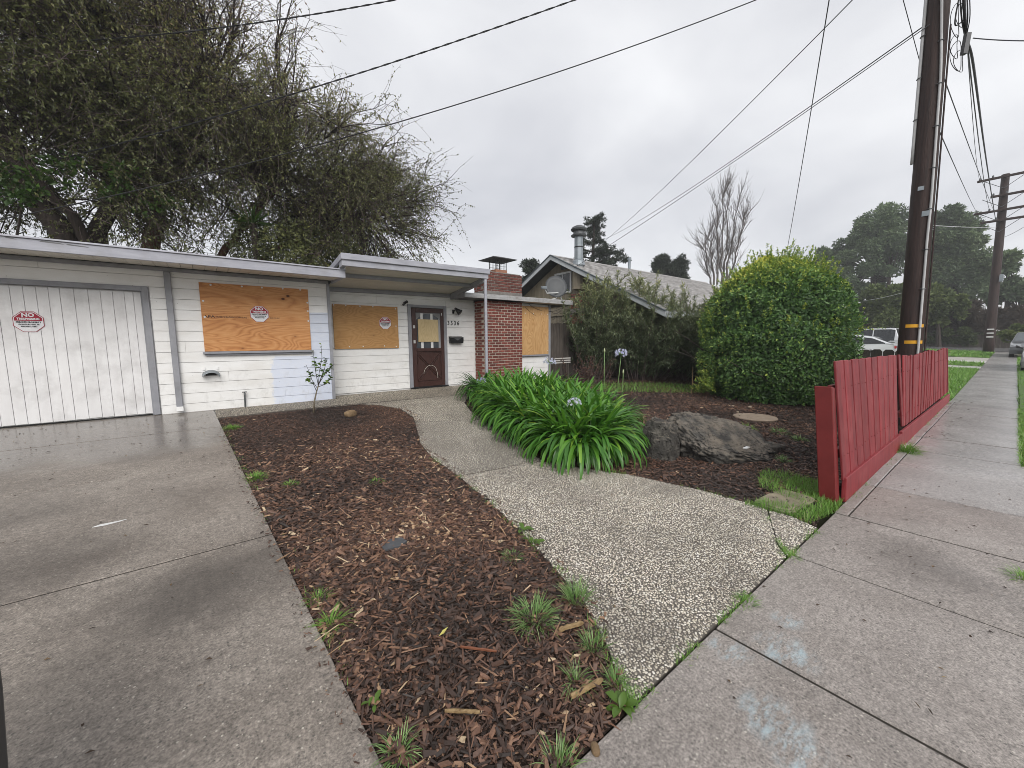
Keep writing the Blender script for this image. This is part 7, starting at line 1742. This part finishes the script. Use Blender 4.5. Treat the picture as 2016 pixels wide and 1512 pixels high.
# bare poplar
def bare_tree(name, label, dist, leaders, base_py, tilt=.35, mat=None, seed=1, n1=34, n2=9, l1=(.7, 2.2), rad=.16):
    b = away(leaders[0][0], base_py, dist); base = Vector((b.x, b.y, gz(b.x, b.y))); t = empty(name, base, label, 'tree'); tb = MB(); LP = []
    for (x0, y0, x1, y1) in leaders:
        a, c = away(x0, y0, dist), away(x1, y1, dist); tt = np.linspace(0, 1, 10)[:, None]
        P = np.array(a)*(1-tt)+np.array(c)*tt+np.concatenate([np.zeros((1, 3)), rng.normal(0, .10, (9, 3))]); LP.append(P)
    LP = np.array(LP); tubes(tb, LP, np.linspace(rad, rad*.15, 10)[None]*np.ones((len(LP), 1)), 6)
    tb.tube([base, base.lerp(away(leaders[0][0], leaders[0][1], dist), 1.0)], [rad*2, rad*1.3], 8); tb.build('trunk', mat, t)
    B, Dt, _ = sample_on(LP, len(LP)*n1, .08, .98); rd = rdir(len(B)); rd[:, 2] = np.abs(rd[:, 2])*.3
    S1 = curve_out(B, unit(Dt*.9+rd*tilt*1.9), rng.uniform(*l1, len(B)), 6, np.full(len(B), -.12), .05); wb = MB(); tubes(wb, S1, np.linspace(.026, .010, 6)[None]*np.ones((len(B), 1)), 4)
    B, Dt, _ = sample_on(S1, len(S1)*n2, .15, 1); S2 = curve_out(B, unit(Dt+rdir(len(B))*.55+[0, 0, .25]), rng.uniform(.4, 1.2, len(B)), 4, np.full(len(B), -.1), .06); tubes(wb, S2, np.linspace(.011, .005, 4)[None]*np.ones((len(B), 1)), 3)
    wb.build('branches', mat, t, kind='stuff'); return t
bare_tree('bare_poplar', 'tall bare upright poplar beyond the neighbouring roof', 48, [(1424, 560, 1437, 372), (1428, 560, 1455, 385), (1420, 560, 1424, 378), (1432, 560, 1470, 420), (1412, 560, 1412, 400), (1405, 560, 1398, 455), (1400, 565, 1385, 480)], 640, .20, m_greytwig, rad=.12, n1=30, n2=10, l1=(.8, 2.4))
# dark conifer behind the flue
def conifer(name, label, px, tops, dist, boughs, group=None, base_py=600, leafs=(.24, .05), n=80):
    a = away(px, base_py, dist); base = Vector((a.x, a.y, gz(a.x, a.y))); t = empty(name, base, label, 'tree', group); tp = away(*tops, dist)
    tb = MB().tube([base, base.lerp(tp, .5), tp], [.32, .2, .05], 8); cs = []; rs = []
    for (x0, y0, x1, y1, r, k) in boughs:
        A, B = away(x0, y0, dist), away(x1, y1, dist+rng.uniform(-1.2, 1.2)); tb.tube([A, A.lerp(B, .55)+Vector((0, 0, .12)), B], [.08, .055, .02], 5)
        for j in range(k): 
            f_ = (j+.5)/k; c = A.lerp(B, .15+.85*f_)+Vector((rng.normal(0, .22), rng.normal(0, .22), rng.normal(.05, .12))); cs.append(tuple(c)); rs.append(r*rng.uniform(.6, 1.15)*(1-.35*f_))
    tb.build('trunk', m_bark, t); mb = MB(); puffs(mb, cs, rs, n, leafs, .4, flatz=.36, shell=.1); mb.build('crown', m_conifer, t, kind='stuff'); return t
bo = []
for (y, xr, xl) in ((437, 1184, 1158), (450, 1182, 1150), (462, 1178, 1152), (476, 1182, 1148), (492, 1196, 1142), (505, 1215, 1128), (515, 1232, 1122), (525, 1215, 1120)):
    bo += [(1163, y+3, xr, y-3, .25, 8), (1163, y+3, xl, y+3, .2, 4)]
bo += [(1163, 495, 1206, 487, .34, 8), (1163, 505, 1224, 500, .36, 9), (1163, 440, 1180, 428, .28, 5), (1163, 520, 1236, 508, .36, 10)]
conifer('conifer', 'dark windswept conifer with flat branches behind the neighbour roof and flue', 1162, (1170, 430), 34, bo)
for (px, py, w_, h_, lab) in ((1303, 532, 17, 22, 'small dark conifer above the roof ridge, left of two'), (1337, 536, 14, 20, 'small dark conifer above the roof ridge, taller of two'), (1045, 548, 16, 30, 'dark conifer peeking out left of the neighbouring gable')):
    d_ = 44 if px > 1100 else 27
    bo = []
    for k in range(9):
        f_ = k/8; y = py-h_+2*h_*f_; ww = w_*(.3+.8*f_)*rng.uniform(.7, 1.1); bo += [(px, y, px+ww, y-3, .5*d_/44, 5), (px, y, px-ww, y-2, .5*d_/44, 5)]
    conifer('conifer', lab, px, (px, py-h_), d_, bo, 'small conifers beyond the roofs', base_py=640, n=110, leafs=(.26*d_/44, .07*d_/44))
# ================================================================== HAZE (damp grey air)
hm = bpy.data.materials.new('damp air'); hm.use_nodes = True; hn_ = hm.node_tree; hn_.nodes.clear()
ho_ = hn_.nodes.new('ShaderNodeOutputMaterial'); hv = hn_.nodes.new('ShaderNodeVolumePrincipled')
hv.inputs['Color'].default_value = (.93, .94, .96, 1); hv.inputs['Density'].default_value = 0.0016; hv.inputs['Anisotropy'].default_value = 0.2
hn_.links.new(hv.outputs[0], ho_.inputs['Volume'])
MB().box(-160, 310, -110, 270, -1.6, 26).build('haze', hm, kind='stuff')
